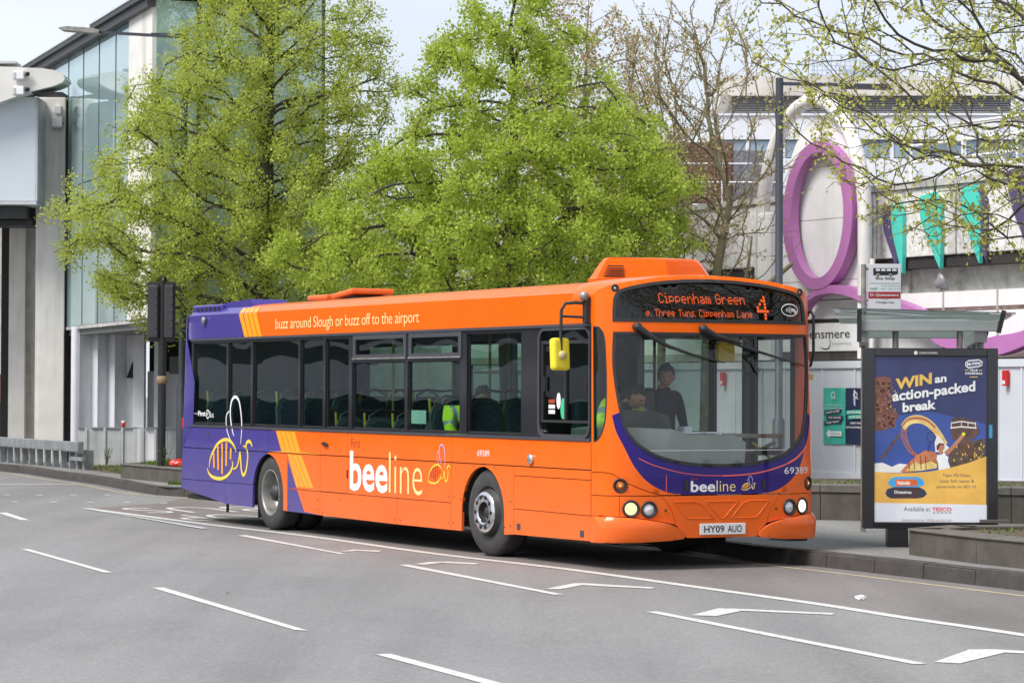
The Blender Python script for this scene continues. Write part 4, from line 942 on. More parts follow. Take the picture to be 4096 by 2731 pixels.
def person(label, J, cloth, seat=True, hair_len=.0, vest=None, group=None):
    """J: joint positions in bus space; one skinned body, head and hands in skin colour, hair and tabard as children"""
    base = Vector(J['pelvis']); base.z = J['floor']
    wl = bus_loc + Matrix.Rotation(bus_rz, 3, 'Z') @ base
    p = thing('person', label, 'person', wl, bus_rz, group)
    V, E, Rr = [], [], []
    def ad(pt, r_, par=None):
        V.append(tuple(Vector(pt) - base)); Rr.append(r_)
        if par is not None: E.append((par, len(V) - 1))
        return len(V) - 1
    pel = ad(J['pelvis'], (.15, .13)); sp = ad(Vector(J['pelvis']).lerp(Vector(J['chest']), .5), (.145, .12), pel); ch = ad(J['chest'], (.16, .125), sp)
    nk = ad(J['neck'], .062, ch); hb = ad(Vector(J['neck']).lerp(Vector(J['head']), .5), .06, nk)
    for s in 'lr':
        sh = ad(J['sh' + s], .075, ch); el = ad(J['el' + s], .052, sh); wr = ad(J['wr' + s], .032, el)
        d = (Vector(J['wr' + s]) - Vector(J['el' + s])).normalized(); pm = ad(Vector(J['wr' + s]) + d * .06, (.034, .022), wr)
        a = d.cross(Vector((0, 0, 1))).normalized(); dn = d.cross(a)
        for q, L in ((-.030, .062), (-.010, .074), (.010, .070), (.030, .055)):
            f1 = ad(Vector(J['wr' + s]) + d * .105 + a * q, .0105, pm); f2 = ad(Vector(J['wr' + s]) + d * (.105 + L * .5) + a * q * 1.1 + dn * .012, .0095, f1); ad(Vector(J['wr' + s]) + d * (.10 + L * .8) + a * q * 1.1 + dn * .04, .008, f2)
        t1 = ad(Vector(J['wr' + s]) + d * .04 + a * .042 + dn * .01, .012, pm); ad(Vector(J['wr' + s]) + d * .085 + a * .06 + dn * .025, .010, t1)
        hp = ad(J['hip' + s], .095, pel); kn = ad(J['kn' + s], .062, hp); an = ad(J['an' + s], .042, kn); ad(Vector(J['an' + s]) + Vector((.15, 0, -.05)), (.04, .03), an)
    me = skin_mesh(V, E, Rr, pel)
    for m_ in (cloth, 'skin'): me.materials.append(M[m_])
    wv = [Vector(J['wr' + s]) - base for s in 'lr']; nz_ = Vector(J['neck']) - base
    for q in me.polygons:
        c = q.center
        if any((c - k_).length < .13 and (c - k_).dot((k_ - (Vector(J['el' + s]) - base)).normalized()) > -.02 for k_, s in zip(wv, 'lr')) or (c - nz_).length < .14 and c.z > nz_.z + .01: q.material_index = 1
        q.use_smooth = True
    body = link('body', me, p)
    # head with brow, nose, mouth, chin and ears modelled on one surface
    hd = Vector(J['head']) - base; fw = Vector(J['face']).normalized(); rt_ = fw.to_track_quat('X', 'Z').to_matrix()
    bm = bmesh.new(); bmesh.ops.create_icosphere(bm, subdivisions=4, radius=1)
    for v_ in bm.verts:
        c = v_.co.copy(); x, y, z = c
        rx, ry, rz_ = .098, .076, .118
        if z < 0: ry *= 1 - .28 * z * z; rx *= 1 + .05 * z
        q = Vector((x * rx, y * ry, z * rz_))
        if x > 0:
            q.x += .026 * math.exp(-((y / .16) ** 2)) * math.exp(-(((z + .12) / .20) ** 2))         # nose
            q.x -= .010 * math.exp(-(((abs(y) - .36) / .16) ** 2)) * math.exp(-(((z - .06) / .12) ** 2))   # eye sockets
            q.x += .006 * math.exp(-(((z - .24) / .10) ** 2)) + .006 * math.exp(-((y / .3) ** 2)) * math.exp(-(((z + .50) / .08) ** 2))
            q.x -= .005 * math.exp(-((y / .3) ** 2)) * math.exp(-(((z + .43) / .04) ** 2)) - .010 * math.exp(-((y / .3) ** 2)) * math.exp(-(((z + .80) / .14) ** 2))
        q.y += math.copysign(.022, y) * math.exp(-(((x + .05) / .16) ** 2)) * math.exp(-(((z + .05) / .22) ** 2)) * (abs(y) > .75)
        v_.co = hd + rt_ @ q
    hm = bpy.data.meshes.new('head'); bm.to_mesh(hm); bm.free(); hm.materials.append(M['skin'])
    for q in hm.polygons: q.use_smooth = True
    ho = link('head', hm, body)
    e_ = MB()
    for s in (-1, 1):
        k_ = MB().lathe([(0, -.011), (.008, -.008), (.011, 0), (.008, .008), (0, .011)], 8); e_.add([hd + rt_ @ (Vector((.080, s * .030, .010)) + Vector(q)) for q in k_.v], k_.f, 0, True)
    e_.build('eye', 'ink', ho)
    bm = bmesh.new(); bmesh.ops.create_icosphere(bm, subdivisions=4, radius=1); rnd = random.Random(5)
    dl = []
    for v_ in bm.verts:
        x, y, z = v_.co; keep = z > (.42 if x > .35 else (.15 - hair_len if x > -.1 else -.45 - hair_len))
        f = 1 + .10 * math.sin(9 * x + 7 * y) * math.sin(8 * z + 3 * x) + rnd.uniform(-.03, .03)
        v_.co = hd + rt_ @ Vector((x * .112 * f - .004, y * .092 * f, z * .134 * f + .006))
        if not keep: dl.append(v_)
    bmesh.ops.delete(bm, geom=dl, context='VERTS'); hm = bpy.data.meshes.new('hair'); bm.to_mesh(hm); bm.free(); hm.materials.append(M['hair'])
    link('hair', hm, p)
    if vest:
        # tabard: a slightly larger skin over torso and upper arms with grey tape bands
        V2, E2, R2 = [], [], []
        def a2(pt, r_, par=None):
            V2.append(tuple(Vector(pt) - base)); R2.append(r_)
            if par is not None: E2.append((par, len(V2) - 1))
            return len(V2) - 1
        p0 = a2(Vector(J['pelvis']).lerp(Vector(J['chest']), .12), (.175, .15)); p1 = a2(Vector(J['pelvis']).lerp(Vector(J['chest']), .55), (.175, .145), p0); p2 = a2(J['chest'], (.18, .145), p1); a2(Vector(J['chest']).lerp(Vector(J['neck']), .75), .085, p2)
        for s in 'lr':
            q1 = a2(J['sh' + s], .095, p2)
            if vest == 'jacket':
                q2 = a2(J['el' + s], .072, q1); a2(Vector(J['el' + s]).lerp(Vector(J['wr' + s]), .85), .055, q2)
        me = skin_mesh(V2, E2, R2, p0)
        for m_ in ('hivis', 'tape'): me.materials.append(M[m_])
        ax = (Vector(J['chest']) - Vector(J['pelvis'])); Lx = ax.length; ax.normalize()
        for q in me.polygons:
            t = (q.center - (Vector(J['pelvis']) - base)).dot(ax) / Lx; q.use_smooth = True
            b_ = .30 < t < .44
            for s in 'lr':
                A, B = Vector(J['sh' + s]) - base, Vector(J['el' + s]) - base; d = (B - A); u_ = (q.center - A).dot(d) / d.length_squared
                if vest == 'jacket' and .45 < u_ < .68 and (q.center - A.lerp(B, u_)).length < .12: b_ = True
                if abs((q.center - (Vector(J['sh' + s]) - base)).y) < .03 and q.center.z > (J['chest'][2] - base.z) - .05 and t > .5: b_ = True
            if b_: q.material_index = 1
        link('jacket', me, body)
    return p
person('driver in a yellow hi-vis jacket leaning over the steering wheel', dict(floor=.37, pelvis=(1.40, -.64, 1.02), chest=(1.60, -.58, 1.50), neck=(1.78, -.53, 1.68), head=(1.91, -.50, 1.74), face=(.75, .42, -.52),
       shl=(1.70, -.34, 1.63), shr=(1.72, -.72, 1.69), ell=(1.92, -.36, 1.40), elr=(1.98, -.98, 1.45), wrl=(2.02, -.52, 1.50), wrr=(2.02, -.80, 1.52),
       hipl=(1.45, -.54, .98), hipr=(1.45, -.74, .98), knl=(1.84, -.52, .92), knr=(1.84, -.76, .92), anl=(1.95, -.52, .46), anr=(1.95, -.76, .46)), 'navy', vest='jacket')
person('seated passenger in a yellow hi-vis jacket by the middle side window', dict(floor=.55, pelvis=(-1.36, -.80, 1.08), chest=(-1.36, -.82, 1.44), neck=(-1.26, -.80, 1.64), head=(-1.13, -.76, 1.73), face=(.9, .1, -.35),
       shl=(-1.33, -.62, 1.56), shr=(-1.40, -1.02, 1.55), ell=(-1.10, -.58, 1.34), elr=(-1.26, -1.10, 1.30), wrl=(-.92, -.70, 1.24), wrr=(-1.00, -1.0, 1.22),
       hipl=(-1.3, -.70, 1.03), hipr=(-1.3, -.92, 1.03), knl=(-.88, -.68, 1.04), knr=(-.88, -.92, 1.04), anl=(-.82, -.68, .63), anr=(-.82, -.92, .63)), 'navy', vest='jacket')
person('passenger in dark clothes standing beside the driver in the cab doorway', dict(floor=.37, pelvis=(1.35, .12, 1.25), chest=(1.38, .12, 1.66), neck=(1.40, .13, 1.83), head=(1.43, .14, 1.96), face=(.85, -.45, -.15),
       shl=(1.36, .31, 1.77), shr=(1.42, -.07, 1.77), ell=(1.38, .38, 1.48), elr=(1.56, -.12, 1.50), wrl=(1.52, .34, 1.26), wrr=(1.72, -.06, 1.42),
       hipl=(1.35, .22, 1.2), hipr=(1.35, .02, 1.2), knl=(1.36, .22, .80), knr=(1.38, .02, .80), anl=(1.32, .22, .46), anr=(1.36, .02, .46)), 'navy', hair_len=.1)
# ================================================================== GROUND, ROAD, PAVEMENT
PZ = 0.15
GM = lambda u, v, t=0.0: Vector((u, v, t))
MB().add([(-300, -40, 0), (300, -40, 0), (300, 600, 0), (-300, 600, 0)], [(0, 1, 2, 3)]).build('road', 'road')['kind'] = 'structure'
road = bpy.data.objects['road']
KERB = [(8.6, 17.0), (6.2, 22.0), (4.72, 25.3), (3.92, 27.15), (3.46, 28.2), (3.02, 29.1), (2.56, 30.1), (2.16, 31.2), (1.2, 33.3), (.2, 35.6), (-1.1, 38.6), (-1.75, 40.2), (-2.9, 42.6), (-4.4, 45.2), (-5.3, 46.5), (-6.0, 47.36),
        (-6.65, 49.1), (-7.87, 52.7), (-9.2, 56.0), (-10.3, 59.0), (-11.1, 60.6), (-14, 67), (-22, 84)]
kline = dens(smoothline(KERB, 4), .3, False)
pv = kline + [(-22, 160), (90, 160), (90, 17)]
pave = sheet('pavement', pv if area(pv) > 0 else pv[::-1], lambda u, v, t=0: Vector((u, v, PZ + t)), ['pave'], None); pave['kind'] = 'structure'
# kerb stones, one by one along the line
cum = [0]
for a, b in zip(kline[:-1], kline[1:]): cum.append(cum[-1] + math.hypot(b[0] - a[0], b[1] - a[1]))
def kat(s): return (float(np.interp(s, cum, [p[0] for p in kline])), float(np.interp(s, cum, [p[1] for p in kline])))
s = 0.0; rk = random.Random(3); kerb_root = thing('kerb', None, None); kerb_root['kind'] = 'structure'
while s < cum[-1] - 1 and s < 62:
    a, b = kat(s + .006), kat(s + .909); d = Vector((b[0] - a[0], b[1] - a[1], 0)).normalized(); n = Vector((d.y, -d.x, 0)); L = (Vector((*b, 0)) - Vector((*a, 0))).length
    j = rk.uniform(-.004, .004); A, B = Vector((*a, 0)), Vector((*b, 0)); pr = [(-.012 + .0, 0), (-.004, PZ - .02 + j), (.012, PZ + .004 + j), (.15, PZ + .006 + j), (.15, 0)]
    vs = [e + n * q + Vector((0, 0, h)) for e in (A, B) for q, h in pr]; k = len(pr)
    MB().add(vs, [(i, i + 1, k + i + 1, k + i) for i in range(k - 1)] + [(k - 1, 2 * k - 1, k, 0)][:0] + [tuple(range(k))[::-1], tuple(range(k, 2 * k))]).build('kerb_stone', 'kerb', kerb_root)
    s += .915
lanep = [(-4.03, 37.15), (-2.52, 34.35), (-.85, 30.75), (.53, 28.25), (1.68, 25.75), (2.65, 23.6), (3.17, 22.25), (3.84, 20.7), (5.2, 17.2)]
lk = [(p[0] - .02, p[1] - .01) for p in KERB[1:15]]
lp_ = smoothline(lanep, 3) + [(6.4, 19.0)] + smoothline(lk, 3) + [(-5.6, 44.0), (-6.4, 42.0)]
sheet('bus_lane', lp_ if area(lp_) > 0 else lp_[::-1], lambda u, v, t=0: Vector((u, v, .0022 + t)), ['lane'], road)
# markings: each painted mark a sheet of its own on the road
def mark(poly, m='white_line', name='road_marking', z=.005):
    if area(poly) < 0: poly = poly[::-1]
    return sheet(name, poly, lambda u, v, t=0: Vector((u, v, z + t)), [m], road)
def band(line, wd, m='white_line', name='road_marking', z=.005):
    mb = MB(); ribbon(mb, line, wd, GM, z, 0, k=4); mb.f = [q[::-1] for q in mb.f]; mb.build(name, m, road)
band([(-6.42, 42.0), (-4.03, 37.15), (-2.52, 34.35), (-.85, 30.75), (.53, 28.25), (1.68, 25.75), (2.65, 23.6), (3.17, 22.25), (3.84, 20.7), (5.2, 17.2)], .14)
mark([(-6.42, 41.85), (-6.30, 41.6), (-3.92, 36.05), (-4.0, 35.95)], z=.010)
mark([(-3.38, 34.38), (-3.28, 34.49), (-1.78, 30.53), (-1.88, 30.6)]); mark([(-1.91, 31.01), (-1.79, 31.45), (-1.45, 31.26), (-1.47, 31.04), (-1.72, 31.2)])
mark([(-1.16, 28.71), (-1.06, 28.8), (.47, 24.66), (.38, 24.63)]); mark([(-1.02, 28.82), (-.86, 29.24), (-.66, 29.33), (-.33, 29.06), (-.37, 28.86), (-.72, 29.12), (-.88, 28.82)])
mark([(.31, 25.33), (.59, 26.12), (.69, 26.12), (1.33, 25.6), (1.28, 25.43), (.66, 25.86), (.45, 25.31)])
mark([(1.45, 22.43), (1.72, 23.16), (1.86, 23.14), (2.64, 22.72), (2.60, 22.55), (1.90, 22.92), (1.65, 22.37)])
mark([(1.10, 22.78), (1.20, 22.82), (2.77, 18.52), (2.67, 18.48)]); mark([(2.83, 18.63), (3.22, 19.56), (3.4, 19.58), (4.4, 19.0), (4.36, 18.82), (3.43, 19.34), (2.99, 18.55)])
for q in ([(-5.51, 31.29), (-5.41, 31.27), (-3.90, 27.33), (-4.0, 27.35)], [(-3.26, 25.28), (-3.16, 25.33), (-1.51, 20.83), (-1.62, 20.90)], [(-.92, 19.0), (-.82, 19.05), (.30, 16.3), (.18, 16.3)], [(-7.47, 40.45), (-7.33, 40.45), (-6.58, 38.1), (-6.72, 38.15)], [(-9.6, 45.6), (-9.5, 45.65), (-8.7, 43.6), (-8.8, 43.55)]): mark(q)
for x, y in ((-8.55, 47.18), (-8.0, 47.16), (-7.42, 47.24), (-6.86, 47.3), (-9.1, 47.15), (-7.28, 44.33), (-6.69, 44.24), (-6.11, 44.22), (-5.51, 44.14), (-7.9, 44.35)): mark([(x - .055, y - .1), (x + .055, y - .1), (x + .055, y + .1), (x - .055, y + .1)])
mark([(-12.5, 52.55), (-12.5, 52.85), (-8.18, 52.5), (-8.18, 52.3)])
inner = [(p[0] - .32, p[1] - .22) for p in smoothline(KERB[:11], 3)]; band(inner, .06, 'yellow_line')
inner = [(p[0] - .30, p[1] - .12) for p in KERB[15:21]]; band(inner, .06, 'yellow_line'); band([(-6.3, 47.3), (-5.2, 45.75), (-4.3, 44.9)], .07, 'yellow_line')
def RT(c, ang):
    ca, sa = math.cos(ang), math.sin(ang); return lambda u, v, t=0: Vector((c[0] + u * ca - v * sa, c[1] + u * sa + v * ca, .005 + t))
mb = MB(); mp = RT((-3.4, 39.0), R(180 + 24)); text_on(mb, 'BUS', (-1.0, -3.9, 1.1, -2.1), mp, 0, bold=-.012); text_on(mb, 'STOP', (-1.1, -1.4, 1.2, .4), mp, 0, bold=-.012); mb.build('road_lettering', 'white_line', road)
# litter
bm = bmesh.new(); bmesh.ops.create_icosphere(bm, subdivisions=3, radius=1); rl = random.Random(6); mb = MB()
for v_ in bm.verts: k = .75 + .35 * math.sin(7 * v_.co.x + 2) * math.sin(6 * v_.co.y + 1) + rl.uniform(-.12, .12); v_.co = Vector((3.04 + v_.co.x * .05 * k, 24.21 + v_.co.y * .04 * k, max(.006, .022 + v_.co.z * .026 * k)))
bm.verts.index_update(); mb.add([v_.co for v_ in bm.verts], [[v_.index for v_ in f_.verts] for f_ in bm.faces]); bm.free(); tag(mb.build('crisp_packet', 'white'), 'crumpled pale wrapper lying on the bus lane near the kerb', 'litter')
mb = MB().add([(-2.53, 24.57, .01), (-2.50, 24.575, .02), (-2.48, 24.60, .01), (-2.52, 24.60, .015)], [(0, 1, 2, 3)]); tag(mb.build('paper_scrap', mat('orange_scrap', (.75, .35, .15), .7)), 'small scrap of orange and white paper on the open carriageway', 'litter')
# ================================================================== RIGHT SIDE: SHOPPING CENTRE
M['hoard'] = mat('painted_hoarding_board', (0.56, 0.585, 0.64), 0.55, var=0.04, scale=1.2, streak=((0.45, 0.46, 0.48), 1.2, 0.25))
M['hoard_trim'] = mat('hoarding_batten', (0.60, 0.625, 0.68), 0.55, var=0.04)
M['fascia'] = mat('white_fascia_panel', (0.78, 0.78, 0.77), 0.5, var=0.05, streak=((0.50, 0.46, 0.42), 1.6, 0.35))
M['sign_white'] = mat('sign_white', (0.88, 0.88, 0.885), 0.45, var=0.04, streak=((0.52, 0.50, 0.46), 1.8, 0.3))
M['arch_white'] = mat('weathered_white_tube', (0.84, 0.835, 0.82), 0.5, var=0.12, scale=2.5, streak=((0.30, 0.22, 0.18), 1.4, 0.5))
M['magenta'] = mat('orchid_pink_letter', (0.47, 0.18, 0.43), 0.45, var=0.07, scale=1.5)
M['pebble'] = mat('rough_white_render', (0.68, 0.67, 0.65), 0.95, var=0.22, scale=9, bump=1.0, bscale=11, streak=((0.16, 0.13, 0.12), 0.9, 0.6))
M['wallgrey'] = mat('grey_cast_concrete', (0.46, 0.455, 0.44), 0.9, var=0.25, scale=5, bump=0.3, streak=((0.2, 0.185, 0.17), 1.3, 0.5))
M['soffit'] = mat('beige_soffit', (0.46, 0.43, 0.38), 0.7, var=0.12, streak=((0.2, 0.13, 0.10), 2.0, 0.5))
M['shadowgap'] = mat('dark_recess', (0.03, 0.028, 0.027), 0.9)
M['teal'] = mat('turquoise_panel', (0.07, 0.56, 0.46), 0.5, var=0.07)
M['plum'] = mat('dark_plum_panel', (0.085, 0.065, 0.15), 0.5, var=0.1)
M['navyprint'] = mat('navy_banner_vinyl', (0.02, 0.03, 0.075), 0.45, var=0.15, scale=2)
M['tealprint'] = mat('green_banner_vinyl', (0.06, 0.44, 0.34), 0.45, var=0.12, scale=2)
M['signgrey'] = mat('grey_ink', (0.35, 0.36, 0.36), 0.5)
FH = Vector((5.6, 51.3, 0)); FE = Vector((math.sin(.5), -math.cos(.5), 0)); FN = Vector((-math.cos(.5), -math.sin(.5), 0)); FRZ = math.atan2(FE.y, FE.x)
def FA(a, z, o=0.0): return FH + FE * a + FN * o + Vector((0, 0, z))
def FL(o0): return lambda u, v, t=0.0: Vector((u, -(o0 + t), v))     # facade-local: x along, -y outwards
def floc(name, label, cat, group=None): return thing(name, label, cat, FH, FRZ, group)
# --- hoarding: boards with battens
h = floc('hoarding', 'long pale grey site hoarding of tall boards in front of the shopping centre', 'hoarding')
a = -13.0; i = 0
seams = [-13.4, -12.2, -11, -9.8, -8.6, -7.4, -6.2, -5.0, -3.8, -2.65, -1.73, -.95, .26, 1.28, 2.5, 3.7, 4.9, 5.36, 5.98, 7.2, 8.4, 9.6]
rr = random.Random(8)
for x0, x1 in zip(seams[:-1], seams[1:]):
    j = rr.uniform(-.006, .006)
    MB().box(x0 + .004, -.02 + j, PZ + .03, x1 - .004, .015 + j, 2.24).build('board', 'hoard', h)
    MB().box(x0 - .022, -.042, PZ + .2, x0 + .022, -.022 - .002, 2.235).build('batten', 'hoard_trim', h)
MB().box(-13.4, -.06, 2.24, 9.6, .03, 2.37).build('top_rail', 'hoard_trim', h)
MB().box(-13.4, -.05, PZ, 9.6, -.022, PZ + .2).build('kick_board', 'hoard_trim', h)
for x, lab in ((5.62, 'small red alarm beacon box fixed high on the hoarding right of the poster panel'), (-3.0, 'small red alarm beacon box on the hoarding seen through the bus windscreen')):
    k = floc('alarm_box', lab, 'alarm box', 'red boxes on the hoarding'); k.location = FA(x, 1.92, .075); MB().box(-.05, -.05, 0, .05, .035, .26, bev=.015).build('casing', 'red_lens', k); MB().box(-.035, -.053, .03, .035, -.05, .09).build('label_plate', 'plate', k)
# banners on the hoarding
def banner(x0, x1, z0, z1, base, label):
    b = floc('banner', label, 'banner', 'banners on the hoarding'); b.location = FA(x0, 0, 0); W_ = x1 - x0; P = FL(.045)
    rb = random.Random(int(x0 * 10)); cl = MB(); nx, nz = 10, 14
    for k in range(nz + 1):
        for q in range(nx + 1):
            u, v = W_ * q / nx, z0 + (z1 - z0) * k / nz; cl.v.append(P(u, v, .008 * math.sin(u * 9 + v * 5) * math.sin(math.pi * q / nx) + .004 * math.sin(v * 17 + u * 3)))
    for k in range(nz):
        for q in range(nx): cl.f.append([k * (nx + 1) + q, k * (nx + 1) + q + 1, (k + 1) * (nx + 1) + q + 1, (k + 1) * (nx + 1) + q]); cl.m.append(0); cl.sm.append(True)
    cl.build('banner_cloth', base, b)
    return b, P
b, P = banner(.32, 1.005, .86, 1.88, 'tealprint', 'green banner on the hoarding with a white arrow pointing left')
mb = MB(); ribbon(mb, [(.33 + .055 * math.cos(t), 1.755 + .05 * math.sin(t)) for t in np.linspace(0, 2 * math.pi, 16)], .016, P, .022, k=1); ribbon(mb, [(.35, 1.725), (.40, 1.69)], .014, P, .022, k=1)
text_on(mb, 'QUEENSMERE', (.25, 1.675, .43, 1.69), P, .022); text_on(mb, 'THIS ENTRANCE INTO THE', (.08, 1.555, .60, 1.58), P, .022); text_on(mb, 'SHOPPING CENTRE IS CLOSED', (.03, 1.50, .63, 1.525), P, .022); mb.build('print', 'white', b)
for k, (t, x0, x1, z, sl) in enumerate((('PLEASE ACCESS', .06, .58, 1.385, .05), ('THE CENTRE', .12, .63, 1.305, .0), ('THIS WAY', .05, .58, 1.195, .05))):
    m1 = MB(); m1.add([P(x0, z, .02), P(x1, z + sl, .02), P(x1, z + sl + .075, .02), P(x0, z + .075, .02)], [(0, 1, 2, 3)]); o = m1.build('print_strip', 'navyprint', b)
    m1 = MB(); text_on(m1, t, (x0 + .05, z + .018, x1 - .05, z + .056), lambda u, v, q=0: P(u, v + sl * (u - x0) / (x1 - x0), q), .024, bold=.02); m1.build('print', 'white', o)
mb = MB(); mb.add([P(.12, 1.05, .022), P(.22, .955, .022), P(.22, 1.005, .022), P(.60, 1.005, .022), P(.60, 1.095, .022), P(.22, 1.095, .022), P(.22, 1.145, .022)], [(0, 1, 2, 3, 4, 5, 6)]); o = mb.build('arrow', 'white', b)
mb = MB(); text_on(mb, 'THIS WAY', (.27, 1.03, .56, 1.07), P, .026); mb.build('print', 'tealprint', o)
b, P = banner(1.01, 1.70, .86, 1.88, 'navyprint', 'navy banner on the hoarding beside the green one, partly behind the poster panel')
mb = MB(); ribbon(mb, [(.33 + .055 * math.cos(t), 1.755 + .05 * math.sin(t)) for t in np.linspace(0, 2 * math.pi, 16)], .016, P, .022, k=1); ribbon(mb, [(.35, 1.725), (.40, 1.69)], .014, P, .022, k=1)
text_on(mb, 'QUEENSMERE', (.25, 1.675, .43, 1.69), P, .022); text_on(mb, 'SORRY FOR', (.17, 1.23, .5, 1.265), P, .022, bold=.02); text_on(mb, 'ANY INCONVENIENCE', (.04, 1.155, .62, 1.19), P, .022, bold=.02); mb.build('print', 'white', b)
for t, x0, x1, z in (('ENTRANCE', .04, .64, 1.40), ('NOW CLOSED', .10, .66, 1.315)):
    m1 = MB(); m1.add([P(x0, z, .02), P(x1, z + .03, .02), P(x1, z + .10, .02), P(x0, z + .07, .02)], [(0, 1, 2, 3)]); o = m1.build('print_strip', 'tealprint', b)
    m1 = MB(); text_on(m1, t, (x0 + .06, z + .02, x1 - .04, z + .065), P, .026, bold=.02); m1.build('print', 'white', o)
# --- shopping centre frontage
sc = floc('shopping_centre', 'low shopping centre front with rough white spandrels and white fascia panels', 'building')
def fb(nm, m, a0, a1, z0, z1, o0, o1, par=None, **k): return MB().box(a0, -o1, z0, a1, -o0, z1, **k).build(nm, m, par or sc)
fb('soffit', 'soffit', -16, 14, 2.40, 2.545, -1.2, -.45)
fb('rear_wall', 'wallgrey', -16, 14, PZ, 2.40, -1.6, -1.2)
x = 1.74
for x0, x1 in ((-16, -12), (-12, -8), (-8, -4.4), (-4.4, -2.1), (1.20, 3.24), (3.24, 4.74), (4.74, 6.24), (6.24, 7.74), (7.74, 9.24), (9.24, 14)):
    fb('fascia_panel', 'fascia', x0 + .012, x1 - .012, 2.55, 3.215, -.6, -.46)
    fb('fascia_panel', 'fascia', x0 + .012, x1 - .012, 3.29, 3.565, -.6, -.45)
    if x0 > 3: fb('joint_cover', 'soffit', x0 - .02, x0 + .02, 2.56, 3.56, -.5, -.435)
fb('fascia_strip', mat('rusty_white_strip', (.5, .42, .38), .7, var=.3, scale=5, streak=((.4, .12, .08), 3.0, .7)), -16, 14, 3.228, 3.285, -.62, -.52)
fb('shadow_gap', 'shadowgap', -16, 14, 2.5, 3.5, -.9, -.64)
fb('upper_wall', 'wallgrey', -16, 14, 3.5, 4.3, -1.9, -.98)
fb('ledge', 'fascia', -16, 14, 3.48, 3.53, -.975, -.6)
for x0 in (-16, -13, -10, -7, -4.2, -1.2, 1.12, 3.45, 5.4, 7.4, 9.4, 11.4):
    x1 = {-16: -13, -13: -10, -10: -7, -7: -4.2, -4.2: -1.2, -1.2: 1.12, 1.12: 3.45, 3.45: 5.4, 5.4: 7.4, 7.4: 9.4, 9.4: 11.4, 11.4: 14}[x0]
    fb('spandrel', 'pebble', x0 + .02, x1 - .02, 4.22, 5.44, -1.0, -.55, bev=.02)
    fb('coping', 'wallgrey', x0 + .01, x1 - .01, 5.443, 5.56, -1.05, -.5)
fb('spandrel_shade', 'shadowgap', -16, 14, 4.02, 4.21, -.97, -.60)  # near-black strip painted in for the soffit shadow below the spandrel
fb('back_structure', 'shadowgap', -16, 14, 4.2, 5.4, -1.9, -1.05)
for x0 in (1.52, 5.3): fb('column_stain', 'wallgrey', x0 - .1, x0 + .1, 3.54, 4.0, -.97, -.9)
# handrails on the deck above
hr = floc('deck_railing', 'pale tubular railing on the deck above the spandrel with turquoise spikes', 'railing')
for z in (5.95, 6.25, 6.55):
    MB().tube([(1.6, .9, z), (12, .9, z)], .025, 6).build('rail', 'fascia', hr)
for x0 in np.arange(1.7, 12, 1.5): MB().tube([(x0, .9, 5.55), (x0, .9, 6.6)], .03, 6).build('post', 'fascia', hr)
# turquoise and plum spikes clipped onto the spandrel
def spike(a0, w_, ztop, zbot, m1, lab, lean=0.0):
    s_ = floc('spandrel_fin', lab, 'fin', 'curved fins on the spandrel'); s_.location = FA(a0, 0, 0)
    P = FL(-.54); pts = []
    n = 16; sg_ = -1 if lean < 0 else 1; hh = ztop - zbot
    for k in range(n + 1):                      # inner edge bows out, then runs in to the tip
        t = k / n; pts.append((sg_ * (-w_ * .5 + w_ * .95 * t ** 1.7 - w_ * .10 * math.sin(math.pi * min(1, t * 1.5))), ztop - hh * t))
    for k in range(n, -1, -1):                  # outer edge almost upright
        t = k / n; pts.append((sg_ * (w_ * .46 + w_ * .05 * math.sin(math.pi * t) - w_ * .30 * max(0, .12 - t) / .12), ztop - hh * t + .05 * (t < .06)))
    q = [pts[0]]
    for p in pts[1:]:
        if math.hypot(p[0] - q[-1][0], p[1] - q[-1][1]) > .004: q.append(p)
    if math.hypot(q[0][0] - q[-1][0], q[0][1] - q[-1][1]) < .004: q.pop()
    MB().prism(q if area(q) > 0 else q[::-1], P, 0, .05 if m1 == 'plum' else .08).build('fin_face', m1, s_)
    return s_
spike(1.86, .34, 5.16, 3.93, 'teal', 'turquoise fin at the left end of the spandrel, right of the tall sign', .2)
spike(1.62, .44, 5.14, 4.0, 'plum', 'dark plum fin tucked left of the leftmost turquoise fin', .2)
spike(2.84, .60, 5.28, 3.98, 'teal', 'broad turquoise fin second along the spandrel', .32)
spike(3.98, .52, 5.34, 4.03, 'teal', 'turquoise fin backed by a plum one, third along the spandrel', .38)
spike(4.20, .36, 5.28, 4.05, 'plum', 'dark plum fin close against the third turquoise fin', .12)
spike(5.28, .60, 5.58, 4.10, 'plum', 'wide dark plum fin at the right edge of the picture', .3)
M['scaf_grey'] = mat('grey_lamp_metal', (.30, .30, .32), .4, .3, var=.15)
# floodlight standing on the fascia
f = floc('floodlight', 'round grey floodlight standing on the white fascia ledge', 'floodlight'); f.location = FA(3.1, 3.566, -.52)
rtm = Matrix.Rotation(R(-60), 3, 'X') @ Matrix.Rotation(R(25), 3, 'Y')
k = MB().lathe([(.0, -.14), (.07, -.13), (.10, -.05), (.15, .0), (.165, .03), (.15, .035), (.13, .02), (0, .0)], 18); k.v = [Vector((0, 0, .17)) + rtm @ Vector(p) for p in k.v]; k.build('lamp_head', 'scaf_grey', f)
k = MB().lathe([(.155, .03), (.168, .034), (.168, .05), (.155, .052)], 18); k.v = [Vector((0, 0, .17)) + rtm @ Vector(p) for p in k.v]; k.build('lamp_rim', 'steel', f)
MB().box(-.08, -.02, 0, .08, .02, .02).tube([(0, 0, 0), (0, 0, .12)], .02, 6).build('bracket', 'steel', f)
